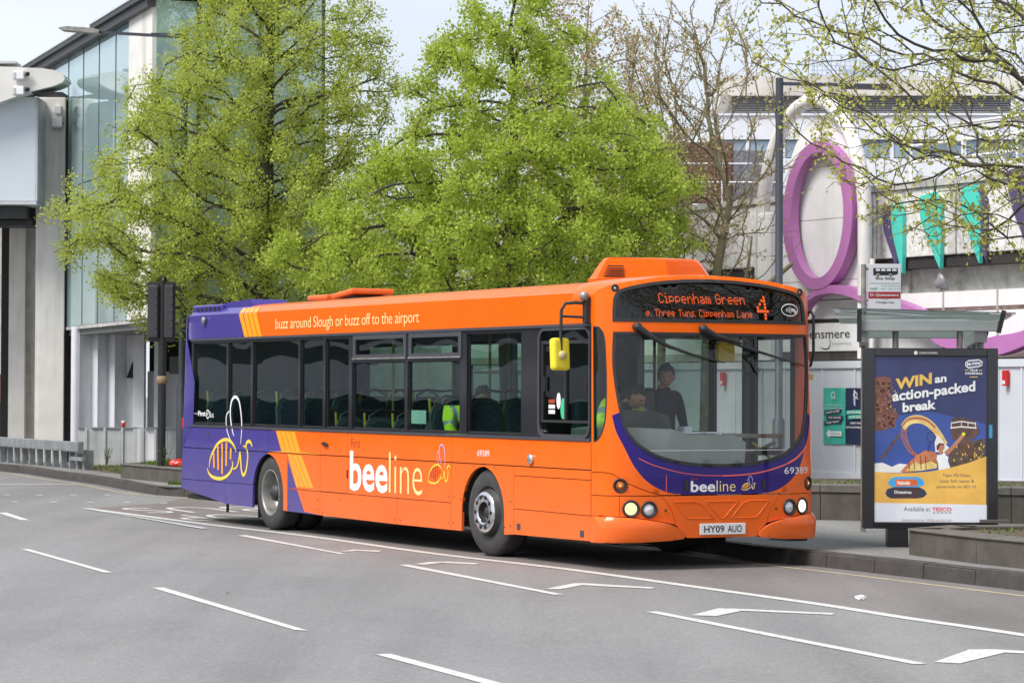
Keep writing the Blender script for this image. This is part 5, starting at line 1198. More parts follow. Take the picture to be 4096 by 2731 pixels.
# --- tall ring sign
sg = floc('ring_sign', 'tall white arched sign with a big orchid pink ring and sweeping tail', 'sign')
def arch_pts(cx, hw, zs, zt, zb, n=26):
    p = [(cx - hw, zb)]
    for k in range(n + 1):
        t = math.pi * (1 - k / n); p.append((cx + hw * math.cos(t), zs + (zt - zs) * math.sin(t)))
    p.append((cx + hw, zb)); return p
P = FL(-.25)
outer = arch_pts(-.19, 1.27, 5.0, 6.93, 3.52); q = outer if area(outer) > 0 else outer[::-1]
MB().prism(q, P, -.12, 0).build('sign_board', 'sign_white', sg)
mb = MB()
for zz in (3.86, 5.0): mb.box(-1.44, .245, zz, 1.06, .2495, zz + .012)
mb.build('board_joint', 'soffit', sg)['kind'] = 'stuff'
ap = arch_pts(-.31, 1.66, 4.9, 7.22, 3.54, 30)
mb = MB(); mb.tube([P(u, v, .12) for u, v in dens(ap, .35, False)], .135, 12); mb.build('arch_tube', 'arch_white', sg)
MB().box(-2.05, -.0, 2.4, -1.5, .16, 5.2, bev=.03).build('side_pylon', 'sign_white', sg); MB().box(1.22, .05, 2.4, 1.46, .22, 5.0, bev=.03).build('side_post', 'sign_white', sg)
MB().tube([(1.62, .1, 2.5), (1.62, .1, 4.2)], .05, 8).build('rainwater_pipe', 'arch_white', sg)
ro, ri = circle(.02, 5.06, 1.12, 56, 1.37), circle(.02, 5.06, .84, 56, 1.16); mb = MB(); n = 56
V = [FL(.0)(*p) for p in ro] + [FL(.0)(*p) for p in ri] + [FL(-.18)(*p) for p in ro] + [FL(-.18)(*p) for p in ri]
mb.add(V, [(i, (i + 1) % n, n + (i + 1) % n, n + i) for i in range(n)] + [(2 * n + i, 2 * n + (i + 1) % n, (i + 1) % n, i) for i in range(n)] + [(n + i, n + (i + 1) % n, 3 * n + (i + 1) % n, 3 * n + i) for i in range(n)])
mb.build('letter_ring', 'magenta', sg)
tp = [(-.9, 3.0), (-.62, 3.3), (-.35, 3.55), (0, 3.71), (.45, 3.76), (.95, 3.73), (1.5, 3.62), (2.1, 3.50), (2.7, 3.36), (3.3, 3.18), (3.9, 3.02)]
bt = [(-.9, 2.82), (-.62, 3.15), (-.36, 3.43), (0, 3.58), (.45, 3.61), (.95, 3.55), (1.4, 3.43), (2.0, 3.27), (2.6, 3.10), (3.2, 2.86), (3.75, 2.60)]
low_t = [(4.55, 2.70), (5.24, 2.76), (5.87, 2.82), (6.5, 3.0), (7.3, 3.35)]; low_b = [(4.5, 2.50), (5.17, 2.43), (5.87, 2.56), (6.6, 2.78), (7.4, 3.2)]
poly = smoothline(tp + low_t, 3) + smoothline(bt + low_b, 3)[::-1]; poly = poly if area(poly) > 0 else poly[::-1]
MB().prism(poly, FL(-.20), -.04, .19).build('letter_tail', 'magenta', sg)
# name board under the sign
nb = floc('name_board', 'white shop name board with slim dark lettering below the ring sign', 'sign'); P = FL(-.30)
fb('board', 'sign_white', -2.3, 1.18, 2.56, 3.08, -.46, -.30, nb); fb('board_gap', 'shadowgap', -2.3, .42, 3.09, 3.15, -.46, -.32, nb)
fb('upper_board', 'sign_white', -2.3, 1.18, 3.16, 3.50, -.50, -.34, nb)
mb = MB(); text_on(mb, 'Queensmere', (-1.30, 2.765, .66, 2.965), P, .004, bold=.005); ribbon(mb, [(.02, 2.79), (.04, 2.68), (-.02, 2.61), (-.12, 2.60), (-.28, 2.63)], .025, P, .004, taper=True); mb.build('lettering', 'ink', nb)
mb = MB(); text_on(mb, 'SHOPPING', (.10, 2.665, .70, 2.715), P, .004, space=1.25); mb.build('lettering', 'signgrey', nb)
# --- bus stop flag, shelter, poster panel
SH = Vector((4.45, 30.0, PZ))
bs = thing('bus_stop_sign', 'bus stop flag on a grey pole with a maroon band, above the shelter roof', 'bus stop sign', (4.17, 33.0, PZ))
MB().tube([(0, 0, 0), (0, 0, 3.17)], .032, 10).build('pole', 'steel', bs); M['flagw'] = mat('flag_white', (.60, .62, .66), .4, var=.03); M['maroon'] = mat('maroon_print', (.30, .02, .03), .5); M['greenink'] = mat('green_ink', (.10, .35, .24), .5)
P = lambda u, v, t=0.0: Vector((.042 + u, -.012 - t, v + 2.635))
fl = MB().box(.042, -.012, 2.635, .442, .012, 3.175, bev=.006).build('flag', 'flagw', bs)
for z in (2.75, 3.12): MB().tube([(-.0, 0, z), (.05, 0, z)], .02, 8).build('bracket', 'steel', bs)
mb = MB(); mb.add([P(.07, .405, .002), P(.07, .49, .002), P(.36, .49, .002), P(.362, .42, .002), P(.30, .405, .002)], [(4, 3, 2, 1, 0)][::-1])
text_on(mb, 'Bus Stop', (.10, .345, .325, .385), P, .002, bold=.02); mb.add([P(.02, .308, .002), P(.39, .308, .002), P(.39, .312, .002), P(.02, .312, .002)], [(0, 1, 2, 3)]); text_on(mb, 'Hedgerley', (.105, .065, .32, .10), P, .002); text_on(mb, 'towards', (.17, .118, .245, .128), P, .002); mb.build('print', 'ink', fl)
mb = MB()
for k in range(4): mb.add([P(.10 + .065 * k, .455, .004), P(.15 + .065 * k, .455, .004), P(.15 + .065 * k, .482, .004), P(.10 + .065 * k, .482, .004)], [(0, 1, 2, 3)])
for u in (.125, .275): mb.add([P(*p, .004) for p in circle(u, .405, .02, 14)], [tuple(range(14))])
mb.build('print', 'flagw', fl)
mb = MB()
for u in (.125, .275): mb.add([P(*p, .0055) for p in circle(u, .405, .013, 14)], [tuple(range(14))])
mb.build('print', 'ink', fl)
mb = MB(); mb.add([P(.012, .13, .002), P(.392, .13, .002), P(.392, .21, .002), P(.012, .21, .002)], [(0, 1, 2, 3)]); mb.build('print_band', 'maroon', fl)
mb = MB(); text_on(mb, 'D: Queensmere', (.035, .152, .37, .188), P, .004, bold=.02); mb.build('print', 'flagw', fl)
mb = MB(); text_on(mb, 'traveline', (.16, .272, .385, .292), P, .002); text_on(mb, '0871 200 22 33', (.16, .235, .385, .255), P, .002); text_on(mb, 'call', (.03, .235, .12, .262), P, .002, bold=.03); mb.build('print', 'greenink', fl)
# shelter: glass roof on a channel beam with posts, running back from the poster
M['shelterglass'] = glass('greenish_shelter_glass', (.80, .90, .87), 1.5, extra=.05); M['shelter'] = mat('grey_shelter_metal', (.40, .41, .41), .4, .3, var=.12)
sx = Vector((.13, .99, 0)).normalized(); srz = math.atan2(-sx.x, sx.y)
sh = thing('bus_shelter', 'bus shelter with a sloping glass roof on grey posts behind the poster panel', 'bus shelter', (4.44, 30.0, PZ), srz)
for k in range(4):
    y0, y1 = .0 + k * 1.05, 1.04 + k * 1.05
    MB().add([(x_, y_, 2.555 - .028 * (x_ + 1) + dz) for dz in (0, .016) for y_ in (y0, y1) for x_ in (-.98, .98)], [(0, 2, 3, 1), (4, 5, 7, 6), (0, 1, 5, 4), (2, 6, 7, 3), (0, 4, 6, 2), (1, 3, 7, 5)]).build('roof_pane', 'shelterglass', sh)
for k in range(4): MB().box(-.94, .26 + k * 1.05, 2.475, .94, .285 + k * 1.05, 2.495).build('roof_slat', 'shelter', sh)
for y in (.10, 4.0):
    MB().box(-.70, y, 2.315, .80, y + .12, 2.43, bev=.01).build('end_beam', 'shelter', sh)
    MB().obox((-.69, y - .02, 2.20), (-.69, y - .02, 2.55), .05, .09).build('bracket_arm', 'black', sh); MB().obox((.80, y + .03, 2.30), (.86, y + .03, 2.54), .05, .09).build('bracket_arm', 'black', sh)
MB().box(-.70, .22, 2.20, -.60, 4.1, 2.32).build('side_beam', 'shelter', sh); MB().box(.55, .22, 2.20, .68, 4.1, 2.32).build('side_beam', 'shelter', sh)
for x_, y in ((-.30, .22), (.39, .22), (.62, .35), (.62, 3.9), (-.66, 3.9), (.62, 2.1)): MB().tube([(x_, y, 0), (x_, y, 2.33)], .035, 10).build('post', 'steel', sh)
for y0, y1 in ((.4, 2.05), (2.15, 3.85)): MB().box(.61, y0, .35, .63, y1, 2.05).build('side_pane', 'shelterglass', sh)
MB().box(.18, .6, .62, .5, 3.6, .66).build('perch_bench', 'steel', sh)
# poster panel
ad = thing('poster_panel', 'black framed advertising panel on a single plinth at the kerb', 'advertising panel', (4.486, 29.85, 0))
MB().box(-.46, -.07, PZ, -.24, .11, .40).build('plinth', 'black', ad); MB().box(-.44, -.06, PZ - .02, -.25, .10, PZ + .04).build('plinth_foot', 'black', ad)
W0, W1, Z0, Z1 = -.718, .718, .348, 2.278
MB().box(W0, -.05, Z0, W1, .10, Z1, bev=.015).build('case', 'black', ad)
for x0, x1, z0, z1 in ((W0, -.602, Z0, Z1), (.602, W1, Z0, Z1), (-.602, .602, 2.186, Z1), (-.602, .602, Z0, .42)):
    MB().box(x0, -.082, z0, x1, -.052, z1, bev=.012).build('frame', 'gloss_black', ad)
MB().box(.62, -.086, 1.32, .655, -.083, 1.46).build('sticker', mat('blue_sticker', (.05, .35, .6), .4), ad)
PP = lambda u, v, t=0.0: Vector((-.602 + u * 1.204, -.054 - t, .42 + v * 1.766))
def p5(x, y): return ((3450 + x / 3.0145 - 3500) / 446.5, (2087 - (1380 + y / 3.0145)) / 659)
def p6(x, y): return ((3450 + x / 2.6127 - 3500) / 446.5, (2087 - (1650 + y / 2.6127)) / 659)
def clampP(q): return (min(1, max(0, q[0])), min(1, max(0, q[1])))
def posterfill(nm, pts, m, t, par, f=p5):
    q = [clampP(f(*p)) for p in pts]; q = q if area(q) > 0 else q[::-1]
    return sheet(nm, q, PP, [m], par, off=t)
C = lambda n_, c, var=.15, sc=6: mat(n_, tuple(min(.92, x_ * 1.35) for x_ in c), .45, var=var, scale=sc, emit=c, estr=.14)   # print with a glow added to brighten the panel
pm = {k: C('poster_' + k, c, v, s_) for k, c, v, s_ in (('night_blue', (.020, .025, .10), .3, 2), ('royal_blue', (.025, .06, .26), .3, 2), ('honey', (.72, .37, .07), .22, 3), ('paper', (.62, .63, .68), .04, 3), ('chocolate', (.13, .042, .028), .5, 9), ('rust', (.42, .13, .05), .5, 7), ('sand', (.75, .45, .15), .4, 8), ('sky_white', (.66, .63, .6), .1, 8), ('tan_skin', (.40, .17, .09), .15, 8), ('vest_white', (.78, .78, .82), .06, 8), ('ball', (.75, .72, .03), .1, 8), ('hair', (.10, .03, .02), .3, 8), ('dim_town', (.07, .045, .03), .8, 14), ('tower', (.085, .04, .028), .5, 8), ('pack_blue', (.04, .30, .62), .1, 8), ('pack_red', (.55, .10, .02), .2, 8), ('pack_brown', (.045, .02, .02), .3, 8), ('pack_navy', (.02, .025, .06), .2, 8), ('gold', (.72, .42, .08), .2, 5), ('red', (.55, .02, .03), .1, 5), ('mesh', (.35, .25, .2), .3, 5), ('ink', (.13, .11, .10), .1, 5))}
ps = sheet('poster', [(0, 0), (1, 0), (1, 1), (0, 1)], PP, [pm['night_blue']], ad, off=0)
def PF(nm, pts, k, t, f=p5): return posterfill(nm, pts, pm[k], t, ps, f)
PF('poster_sky', [(150, 1000), (440, 850), (800, 800), (1480, 950), (1480, 1560), (150, 1560)], 'royal_blue', .001)
PF('poster_biscuit', smoothline([(150, 400), (250, 385), (340, 405), (362, 470), (330, 540), (300, 600), (318, 700), (350, 780), (430, 820), (428, 880), (360, 990), (260, 1030), (150, 1040)], 4), 'chocolate', .002)
mb = MB(); rb = random.Random(4)
for k in range(70):
    x_, y_ = rb.uniform(160, 350), rb.uniform(410, 1000); r_ = rb.uniform(18, 30)
    mb.add([PP(*clampP(p5(*p)), .0028) for p in circle(x_ if y_ < 800 else x_ + 40, y_, r_, 7)], [tuple(range(7))[::-1]])
mb.build('poster_lumps', C('poster_milk_chocolate', (.20, .075, .05), .4, 9), ps)['kind'] = 'stuff'
mb = MB()
for k in range(26):
    x_, y_ = rb.uniform(305, 425), rb.uniform(540, 780); mb.add([PP(*p5(*p), .003) for p in circle(x_, y_, rb.uniform(3, 9), 5)], [(4, 3, 2, 1, 0)])
mb.build('poster_crumbs', pm['gold'], ps)['kind'] = 'stuff'
# funfair: lattice loop, treehouse tower, town glow
loop = [p5(*p) for p in ((480, 1010), (470, 1080), (500, 1180), (560, 1280), (640, 1340))]
mb = MB()
for d in (0, .022, .044): ribbon(mb, [(u + d, v - d * .1) for u, v in loop], .006, PP, .004)
pl_ = smoothline(loop, 5)
for u, v in pl_[::2]: ribbon(mb, [(u, v), (u + .044, v - .012)], .004, PP, .004, k=1)
mb.build('poster_lattice', pm['rust'], ps)['kind'] = 'stuff'
mb = MB(); ribbon(mb, [p5(*p) for p in ((490, 1000), (560, 920), (660, 895), (760, 920), (860, 1000), (940, 1110), (1000, 1210))], .05, PP, .0035); mb.build('poster_loop', pm['sand'], ps)
mb = MB(); ribbon(mb, [p5(*p) for p in ((480, 980), (550, 905), (660, 882), (780, 912), (880, 1000))], .016, PP, .0042); mb.build('poster_rail', pm['rust'], ps)
PF('poster_white_spray', [(870, 1180), (900, 1080), (940, 1120), (990, 1190), (1040, 1230), (1020, 1290), (880, 1290)], 'sky_white', .0045)
PF('poster_town', [(1040, 1240), (1200, 1180), (1480, 1120), (1480, 1360), (1250, 1430), (1060, 1470), (1040, 1400)], 'dim_town', .0042)
for pts in ([(1060, 1000), (1080, 880), (1200, 870), (1350, 920), (1420, 1040), (1340, 1130), (1080, 1140)],): PF('poster_tower', pts, 'tower', .0044)
PF('poster_tower_leg', [(1170, 1120), (1300, 1120), (1330, 1330), (1160, 1330)], 'tower', .0043)
mb = MB(); ribbon(mb, [p5(*p) for p in ((1060, 1000), (1190, 985), (1370, 1000))], .008, PP, .005, k=1); ribbon(mb, [p5(*p) for p in ((1075, 940), (1190, 920), (1355, 945))], .007, PP, .005, k=1)
for x_ in (1070, 1190, 1270, 1360): ribbon(mb, [p5(x_, 930), p5(x_, 995)], .006, PP, .005, k=1)
mb.build('poster_balcony', pm['sky_white'], ps)['kind'] = 'stuff'
mb = MB()
for k in range(40):
    x_, y_ = rb.uniform(1070, 1470), rb.uniform(1180, 1380); w_ = rb.uniform(4, 14); mb.add([PP(*p5(*p), .005) for p in ((x_, y_), (x_ + w_, y_), (x_ + w_, y_ + w_ * 2), (x_, y_ + w_ * 2))], [(3, 2, 1, 0)])
mb.build('poster_lights', pm['gold'], ps)['kind'] = 'stuff'
PF('poster_tents', [(150, 1430), (250, 1420), (360, 1470), (450, 1430), (540, 1440), (480, 1540), (150, 1535)], 'sky_white', .0042)
PF('poster_coaster', [(460, 1530), (560, 1420), (660, 1330), (760, 1270), (880, 1290), (920, 1360), (900, 1480), (700, 1510), (560, 1540)], 'rust', .0046)
PF('poster_coaster_face', [(520, 1520), (640, 1400), (700, 1440), (830, 1400), (900, 1440), (900, 1485), (700, 1515)], 'sand', .0049)
mb = MB()
for x_ in (560, 620, 700, 760): ribbon(mb, [p5(x_, 1320 + abs(720 - x_) * .5), p5(x_ + 10, 1500)], .008, PP, .0052, k=1)
ribbon(mb, [p5(230, 1380), p5(450, 1080)], .02, PP, .0032, k=1)
mb.build('poster_struts', pm['tower'], ps)['kind'] = 'stuff'
# woman in a white vest, arm raised to a ball, racket behind
PF('poster_arm', [(980, 1290), (1060, 1230), (1190, 1080), (1225, 1100), (1110, 1240), (1030, 1330)], 'tan_skin', .0055)
PF('poster_arm', [(905, 1330), (860, 1385), (800, 1400), (770, 1300), (790, 1290), (830, 1370), (900, 1320)], 'tan_skin', .0055)
PF('poster_head', [(905, 1255), (905, 1210), (940, 1185), (985, 1200), (990, 1240), (965, 1275), (985, 1300), (920, 1330), (925, 1280)], 'tan_skin', .0056)
PF('poster_hair', [(895, 1260), (893, 1215), (930, 1180), (985, 1190), (985, 1205), (940, 1205), (922, 1235), (912, 1270)], 'hair', .0059)
PF('poster_vest', [(905, 1320), (930, 1325), (960, 1318), (985, 1285), (1005, 1330), (1035, 1345), (1030, 1400), (1055, 1470), (1040, 1500), (918, 1505), (912, 1430), (893, 1370)], 'vest_white', .006)
PF('poster_ball', circle(1216, 1072, 21, 12), 'ball', .006)
mb = MB(); ribbon(mb, [p5(825 + 45 * math.cos(t), 1110 + 62 * math.sin(t)) for t in np.linspace(0, 2 * math.pi, 14)], .006, PP, .005, k=1); ribbon(mb, [p5(815, 1170), p5(790, 1290)], .008, PP, .005, k=1); mb.build('poster_racket', pm['night_blue'], ps)
# honey panel with packs, white strip
PF('poster_honey', [(130, 620), (300, 632), (480, 634), (700, 615), (900, 580), (1100, 525), (1290, 455), (1290, 960), (130, 945)], 'honey', .0065, p6)
PF('poster_strip', [(130, 943), (1295, 960), (1295, 1145), (130, 1145)], 'paper', .007, p6)
PF('poster_strip_foot', [(130, 1070), (1295, 1080), (1295, 1145), (130, 1145)], 'mesh', .0072, p6) if False else None
PF('poster_pack', [(270, 735), (300, 690), (350, 672), (570, 672), (620, 690), (655, 740), (630, 765), (575, 780), (340, 782), (300, 770)], 'pack_blue', .0075, p6)
PF('poster_pack_label', [(345, 700), (540, 695), (580, 720), (575, 765), (350, 772)], 'pack_red', .008, p6)
PF('poster_pack', [(245, 845), (262, 800), (330, 780), (600, 780), (655, 810), (675, 850), (640, 885), (560, 897), (300, 897), (262, 875)], 'pack_navy', .0075, p6)
PF('poster_pack_label', [(325, 785), (605, 785), (605, 892), (325, 892)], 'pack_brown', .008, p6)
def PT(s, x0, y0, x1, y1, k, f=p6, bold=0., t=.0095, rise=0.0, wh=None):
    a_, b_ = f(x0, y1), f(x1, y0); m_ = MB()
    text_on(m_, s, (a_[0], a_[1], b_[0], b_[1]), (lambda u, v, q=0: PP(u, v + rise * (u - a_[0]), q)), t, bold=bold); m_.build('poster_lettering', wh or pm[k], ps)
PT('Hobnobs', 365, 712, 500, 755, 'vest_white', bold=.03); PT('Digestives', 338, 815, 515, 858, 'vest_white', bold=.02)
PT('Text McVities,', 835, 635, 1135, 675, 'ink'); PT('your full name &', 805, 695, 1165, 738, 'ink'); PT('postcode to 60110', 775, 755, 1185, 795, 'ink')
PT('By 11.59pm 02/05/23. Terms', 850, 818, 1110, 836, 'gold'); PT('Texts charged at your', 855, 848, 1115, 866, 'gold'); PT('standard network rate', 850, 880, 1120, 898, 'gold')
PT('Available at', 435, 982, 710, 1028, 'ink'); PT('TESCO', 728, 988, 930, 1028, 'red', bold=.02)
for k in range(5): PF('poster_dash', [(735 + 41 * k, 1047), (760 + 41 * k, 1047), (766 + 41 * k, 1039), (741 + 41 * k, 1039)], 'ink', .0095, p6)
PT('Selected stores. While stocks last.', 415, 1105, 935, 1135, 'mesh')
PT('WIN', 400, 412, 835, 548, 'gold', p5, .04, rise=.12); PT('an', 870, 395, 1010, 463, 'vest_white', p5, .03, rise=.09)
PT('action-packed', 365, 562, 1355, 722, 'vest_white', p5, .03, rise=.089); PT('break', 485, 700, 885, 815, 'vest_white', p5, .035, rise=.07)
PT('McVities', 1255, 215, 1420, 255, 'vest_white', p5, .03, rise=.1); PT('TRUE', 1285, 292, 1385, 318, 'vest_white', p5, .03); PT('ORIGINALS', 1232, 328, 1438, 356, 'vest_white', p5, .03)
mb = MB(); ribbon(mb, [p5(*p) for p in ((1240, 215), (1275, 190), (1400, 180), (1440, 205), (1430, 245), (1390, 260), (1270, 275), (1240, 250), (1240, 215))], .008, PP, .0095, k=1); mb.build('poster_badge', pm['vest_white'], ps)
mb = MB()
for x0, x1, y_ in ((1230, 1275, 304), (1398, 1436, 304), (1290, 1385, 386)): ribbon(mb, [p5(x0, y_), p5(x1, y_)], .005, PP, .0095, k=1)
mb.build('poster_rule', pm['gold'], ps)['kind'] = 'stuff'
mb = MB(); text_on(mb, 'CLEARCHANNEL', (-.13, 2.217, .07, 2.237), lambda u, v, t=0: Vector((u, -.083 - t, v)), .002, bold=.02); q = circle(-.165, 2.227, .022, 8); mb.add([Vector((u, -.085, v)) for u, v in q], [tuple(range(8))]); mb.build('maker_name', 'plate', ad)
# glass over the poster, with its own reflection
MB().add([(-.60, -.066, .421), (.60, -.066, .421), (.60, -.066, 2.185), (-.60, -.066, 2.185)], [(0, 1, 2, 3)]).build('poster_glass', glass('poster_glass', (.96, .97, .97), 1.5), ad)
# --- planters (dark stone walls with grass) along the pavement
M['stone'] = mat('dark_planter_stone', (.092, .081, .070), .85, var=.25, scale=4, bump=.25, streak=((.05, .047, .04), 2.2, .6)); M['stonecap'] = mat('planter_cap_stone', (.125, .113, .10), .85, var=.2, scale=6, bump=.2)
M['soil'] = mat('soil', (.10, .075, .05), .95, var=.4, scale=12, bump=.5); M['grass'] = leafmat('grass', (.10, .17, .025), (.20, .30, .05), .3, 3.0)
def planter(pts, zt, label, capw=.32, seg=1.25, cap_h=.10):
    pc = pts[0]; pl = thing('planter', label, 'planter', (pc[0], pc[1], PZ), 0, 'dark stone planters'); loc = [(p[0] - pc[0], p[1] - pc[1]) for p in pts]; n = len(loc)
    ccw = area(loc) > 0
    loc = loc if ccw else loc[::-1]
    for i in range(n):
        a, b = Vector((*loc[i], 0)), Vector((*loc[(i + 1) % n], 0)); d = (b - a); L = d.length; d.normalize(); inn = Vector((-d.y, d.x, 0)); k = max(1, round(L / seg))
        for j in range(k):
            s0, s1 = L * j / k + .005, L * (j + 1) / k - .005; p0, p1 = a + d * s0, a + d * s1
            vs = [q + inn * t + Vector((0, 0, h_)) for q in (p0, p1) for t, h_ in ((0, 0), (0, zt - cap_h), (.25, zt - cap_h), (.25, 0))]
            MB().add(vs, [(0, 1, 5, 4)[::-1], (1, 2, 6, 5)[::-1], (2, 3, 7, 6)[::-1], (0, 3, 2, 1)[::-1], (4, 5, 6, 7)[::-1]]).build('wall_stone', 'stone', pl)
            c0 = .02
            vs = [q + inn * t + Vector((0, 0, h_)) for q in (p0, p1) for t, h_ in ((-c0, zt - cap_h + .003), (-c0, zt - .012), (-c0 + .012, zt), (capw, zt), (capw, zt - cap_h + .003))]
            MB().add(vs, [(q, (q + 1) % 5, 5 + (q + 1) % 5, 5 + q)[::-1] for q in range(5)] + [(4, 3, 2, 1, 0)[::-1], (5, 6, 7, 8, 9)[::-1]]).build('cap_stone', 'stonecap', pl)
    sheet('soil_bed', inset(loc, .2), lambda u, v, t=0: Vector((u, v, zt - .03)), ['soil'], pl)
    return pl, loc
def tufts(poly, n, h, seed, zb, parent=None, nm='grass', dens_f=None):
    r_ = random.Random(seed); xs = [p[0] for p in poly]; ys = [p[1] for p in poly]; mb = MB(); c = 0
    while c < n:
        x_, y_ = r_.uniform(min(xs), max(xs)), r_.uniform(min(ys), max(ys))
        if not inside((x_, y_), poly): continue
        c += 1
        if dens_f and r_.random() > dens_f(x_, y_): continue
        for _ in range(3):
            a_ = r_.uniform(0, 6.28); hh = h * r_.uniform(.4, 1.1); w_ = .006 + .01 * r_.random(); ex = hh * r_.uniform(.1, .7); dx, dy = math.cos(a_), math.sin(a_); px, py = x_ + r_.uniform(-.03, .03), y_ + r_.uniform(-.03, .03)
            mb.add([(px - dy * w_, py + dx * w_, zb), (px + dy * w_, py - dx * w_, zb), (px + dx * ex, py + dy * ex, zb + hh)], [(0, 1, 2)])
    o = mb.build(nm, 'grass', parent); o['kind'] = 'stuff'; return o
pl, lc = planter([(4.06, 28.42), (4.50, 26.95), (4.90, 26.05), (5.6, 24.6), (6.6, 22.6), (9.6, 24.0), (8.6, 28.2), (6.0, 29.4), (4.6, 29.15)], .27, 'low dark stone planter at the kerb under the sparse tree', .34, 2.6, .025); tufts(inset(lc, .3), 900, .04, 1, .24, pl, dens_f=lambda x, y: .3 + .7 * (math.sin(x * 2.1) * math.sin(y * 1.7) > 0))
MB().box(0.95, 1.2, .27, 1.25, 1.5, .30).build('loose_paver', 'stone', pl)
pl, lc = planter([(2.4, 36.6), (4.0, 36.05), (7.5, 34.9), (8.3, 37.4), (3.2, 39.2)], .46, 'dark stone planter with a rounded cap in front of the hoarding banners', .30, 1.4, .10); tufts(inset(lc, .22), 420, .035, 2, .43, pl)
# --- street lamp on the right
lp = thing('street_lamp', 'slim dark street lamp with a square-set arm in front of the ring sign', 'street lamp', (4.22, 44.0, PZ), 0, 'dark street lamps')
M['lamp_grey'] = mat('dark_grey_paint', (.045, .05, .065), .45, var=.1)
MB().tube([(0, 0, 0), (0, 0, 1.2), (0, 0, 1.25), (0, 0, 6.62)], [.10, .10, .062, .062], 12).build('post', 'lamp_grey', lp)
MB().lathe([(.064, 6.1), (.07, 6.1), (.07, 6.14), (.064, 6.14)], 12).build('collar', 'lamp_grey', lp)
MB().obox((0, 0, 6.53), (1.75, .15, 6.52), .05, .05).build('arm', 'lamp_grey', lp); MB().obox((1.0, .10, 6.50), (1.8, .16, 6.49), .22, .06).build('lantern', 'lamp_grey', lp)
# --- far office block beyond the deck
ob_ = thing('office_block', 'distant cream office block with dark louvres and bands of windows', 'building', (4, 75, 0), R(-3))
M['farcream'] = mat('cream_cladding', (.70, .67, .61), .8, var=.08, streak=((.36, .32, .27), .5, .5)); M['farwhite'] = mat('white_cladding', (.74, .75, .79), .6, var=.05); M['louvre'] = mat('grey_louvre', (.26, .26, .27), .6, var=.1); M['farglass'] = mat('blue_grey_glazing', (.26, .34, .42), .08, var=.5, scale=.5, spec=.8)
o = ob_
MB().box(1.6, 0, 9.78, 9.6, 9, 10.30).build('parapet', 'farcream', o); MB().box(1.9, .3, 9.32, 9.4, 9, 9.78).build('louvre_bank', 'louvre', o)
for k in range(7): MB().box(1.9, .24, 9.345 + k * .062, 9.4, .30, 9.375 + k * .062).build('louvre', 'louvre', o)
MB().box(1.3, .0, 9.24, 12.5, 9, 9.30).build('ledge', 'farwhite', o)
MB().box(1.3, .05, 8.60, 14, 9, 9.23).build('cladding_band', 'farwhite', o); MB().box(1.3, .05, 7.35, 14, 9, 8.09).build('cladding_band', 'farwhite', o); MB().box(1.3, .05, 5.0, 14, 9, 6.45).build('cladding_band', 'farwhite', o)
for z0, z1 in ((8.10, 8.59), (6.46, 7.34)):
    MB().box(1.35, .4, z0, 14, 9, z1).build('core', 'louvre', o)
    x = 1.4
    while x < 13.5:
        w_ = MB().box(x, .12, z0 + .02, x + .88, .16, z1 - .02).build('window', 'farglass', o); MB().box(x + .88, .08, z0, x + .97, .2, z1).build('mullion', 'farwhite', o); x += .97
rb = random.Random(12)
for k, x in enumerate(np.arange(1.5, 13, 1.9)): MB().box(x, .045, 8.62, x + .012, .05, 9.22).build('cladding_joint', 'louvre', o)
# scaffold cage on that roof
sf = thing('roof_scaffold', 'pale scaffold cage round plant on the far office roof', 'scaffold', (8.3, 77, 10.3)); M['scaf'] = mat('galvanised_tube', (.42, .47, .55), .5, .2, var=.1)
for x in np.arange(0, 2.6, .26):
    for y in (0, 1.2): MB().tube([(x, y, 0), (x, y, .75 + (.12 if .4 < x < 2.2 else 0))], .018, 5).build('standard', 'scaf', sf)
for z in (.2, .42, .68, .84):
    for y in (0, 1.2): MB().tube([(-.05, y, z), (2.6, y, z)], .016, 5).build('ledger', 'scaf', sf)
for x in (.0, .52, 1.04, 1.56, 2.08): MB().tube([(x, 0, 0), (x + .5, 0, .7)], .014, 5).build('brace', 'scaf', sf)
MB().box(.9, .3, 0, 1.9, 1.0, .5).build('plant_unit', 'scaf', sf)
# brick block with white rails, left of the sign
bb = thing('brick_block', 'brick stair block with thin white rails seen through the bare trees', 'building', (0, 68, 0), 0)
M['brick'] = mat('red_brick', (.17, .085, .065), .9, var=.3, scale=5, stretch=(1, 1, 4)); M['darkpanel'] = mat('speckled_grey_panel', (.17, .17, .19), .8, var=.5, scale=8)
MB().box(-6, 0, 0, 6.0, 6, 6.0).build('lower_wall', 'wallgrey', bb)
for r_ in range(22):
    z = 6.0 + r_ * .085
    MB().box(3.3, -.02, z, 5.35, .02, z + .073).build('brick_course', 'brick', bb)
MB().box(3.25, .01, 6.0, 5.4, 5, 7.9).build('wall', 'brick', bb); MB().box(5.4, .01, 6.0, 6.6, 5, 7.7).build('side_panel', 'darkpanel', bb); MB().box(2.2, .0, 6.0, 3.0, 4, 7.7).build('pale_wall', 'farwhite', bb)
for z in (6.35, 6.9, 7.35): MB().tube([(2.0, -.3, z), (6.6, -.3, z)], .022, 5).build('rail', 'farwhite', bb)
for x in (2.1, 3.6, 5.1, 6.5): MB().tube([(x, -.3, 6), (x, -.3, 7.4)], .022, 5).build('rail_post', 'farwhite', bb)
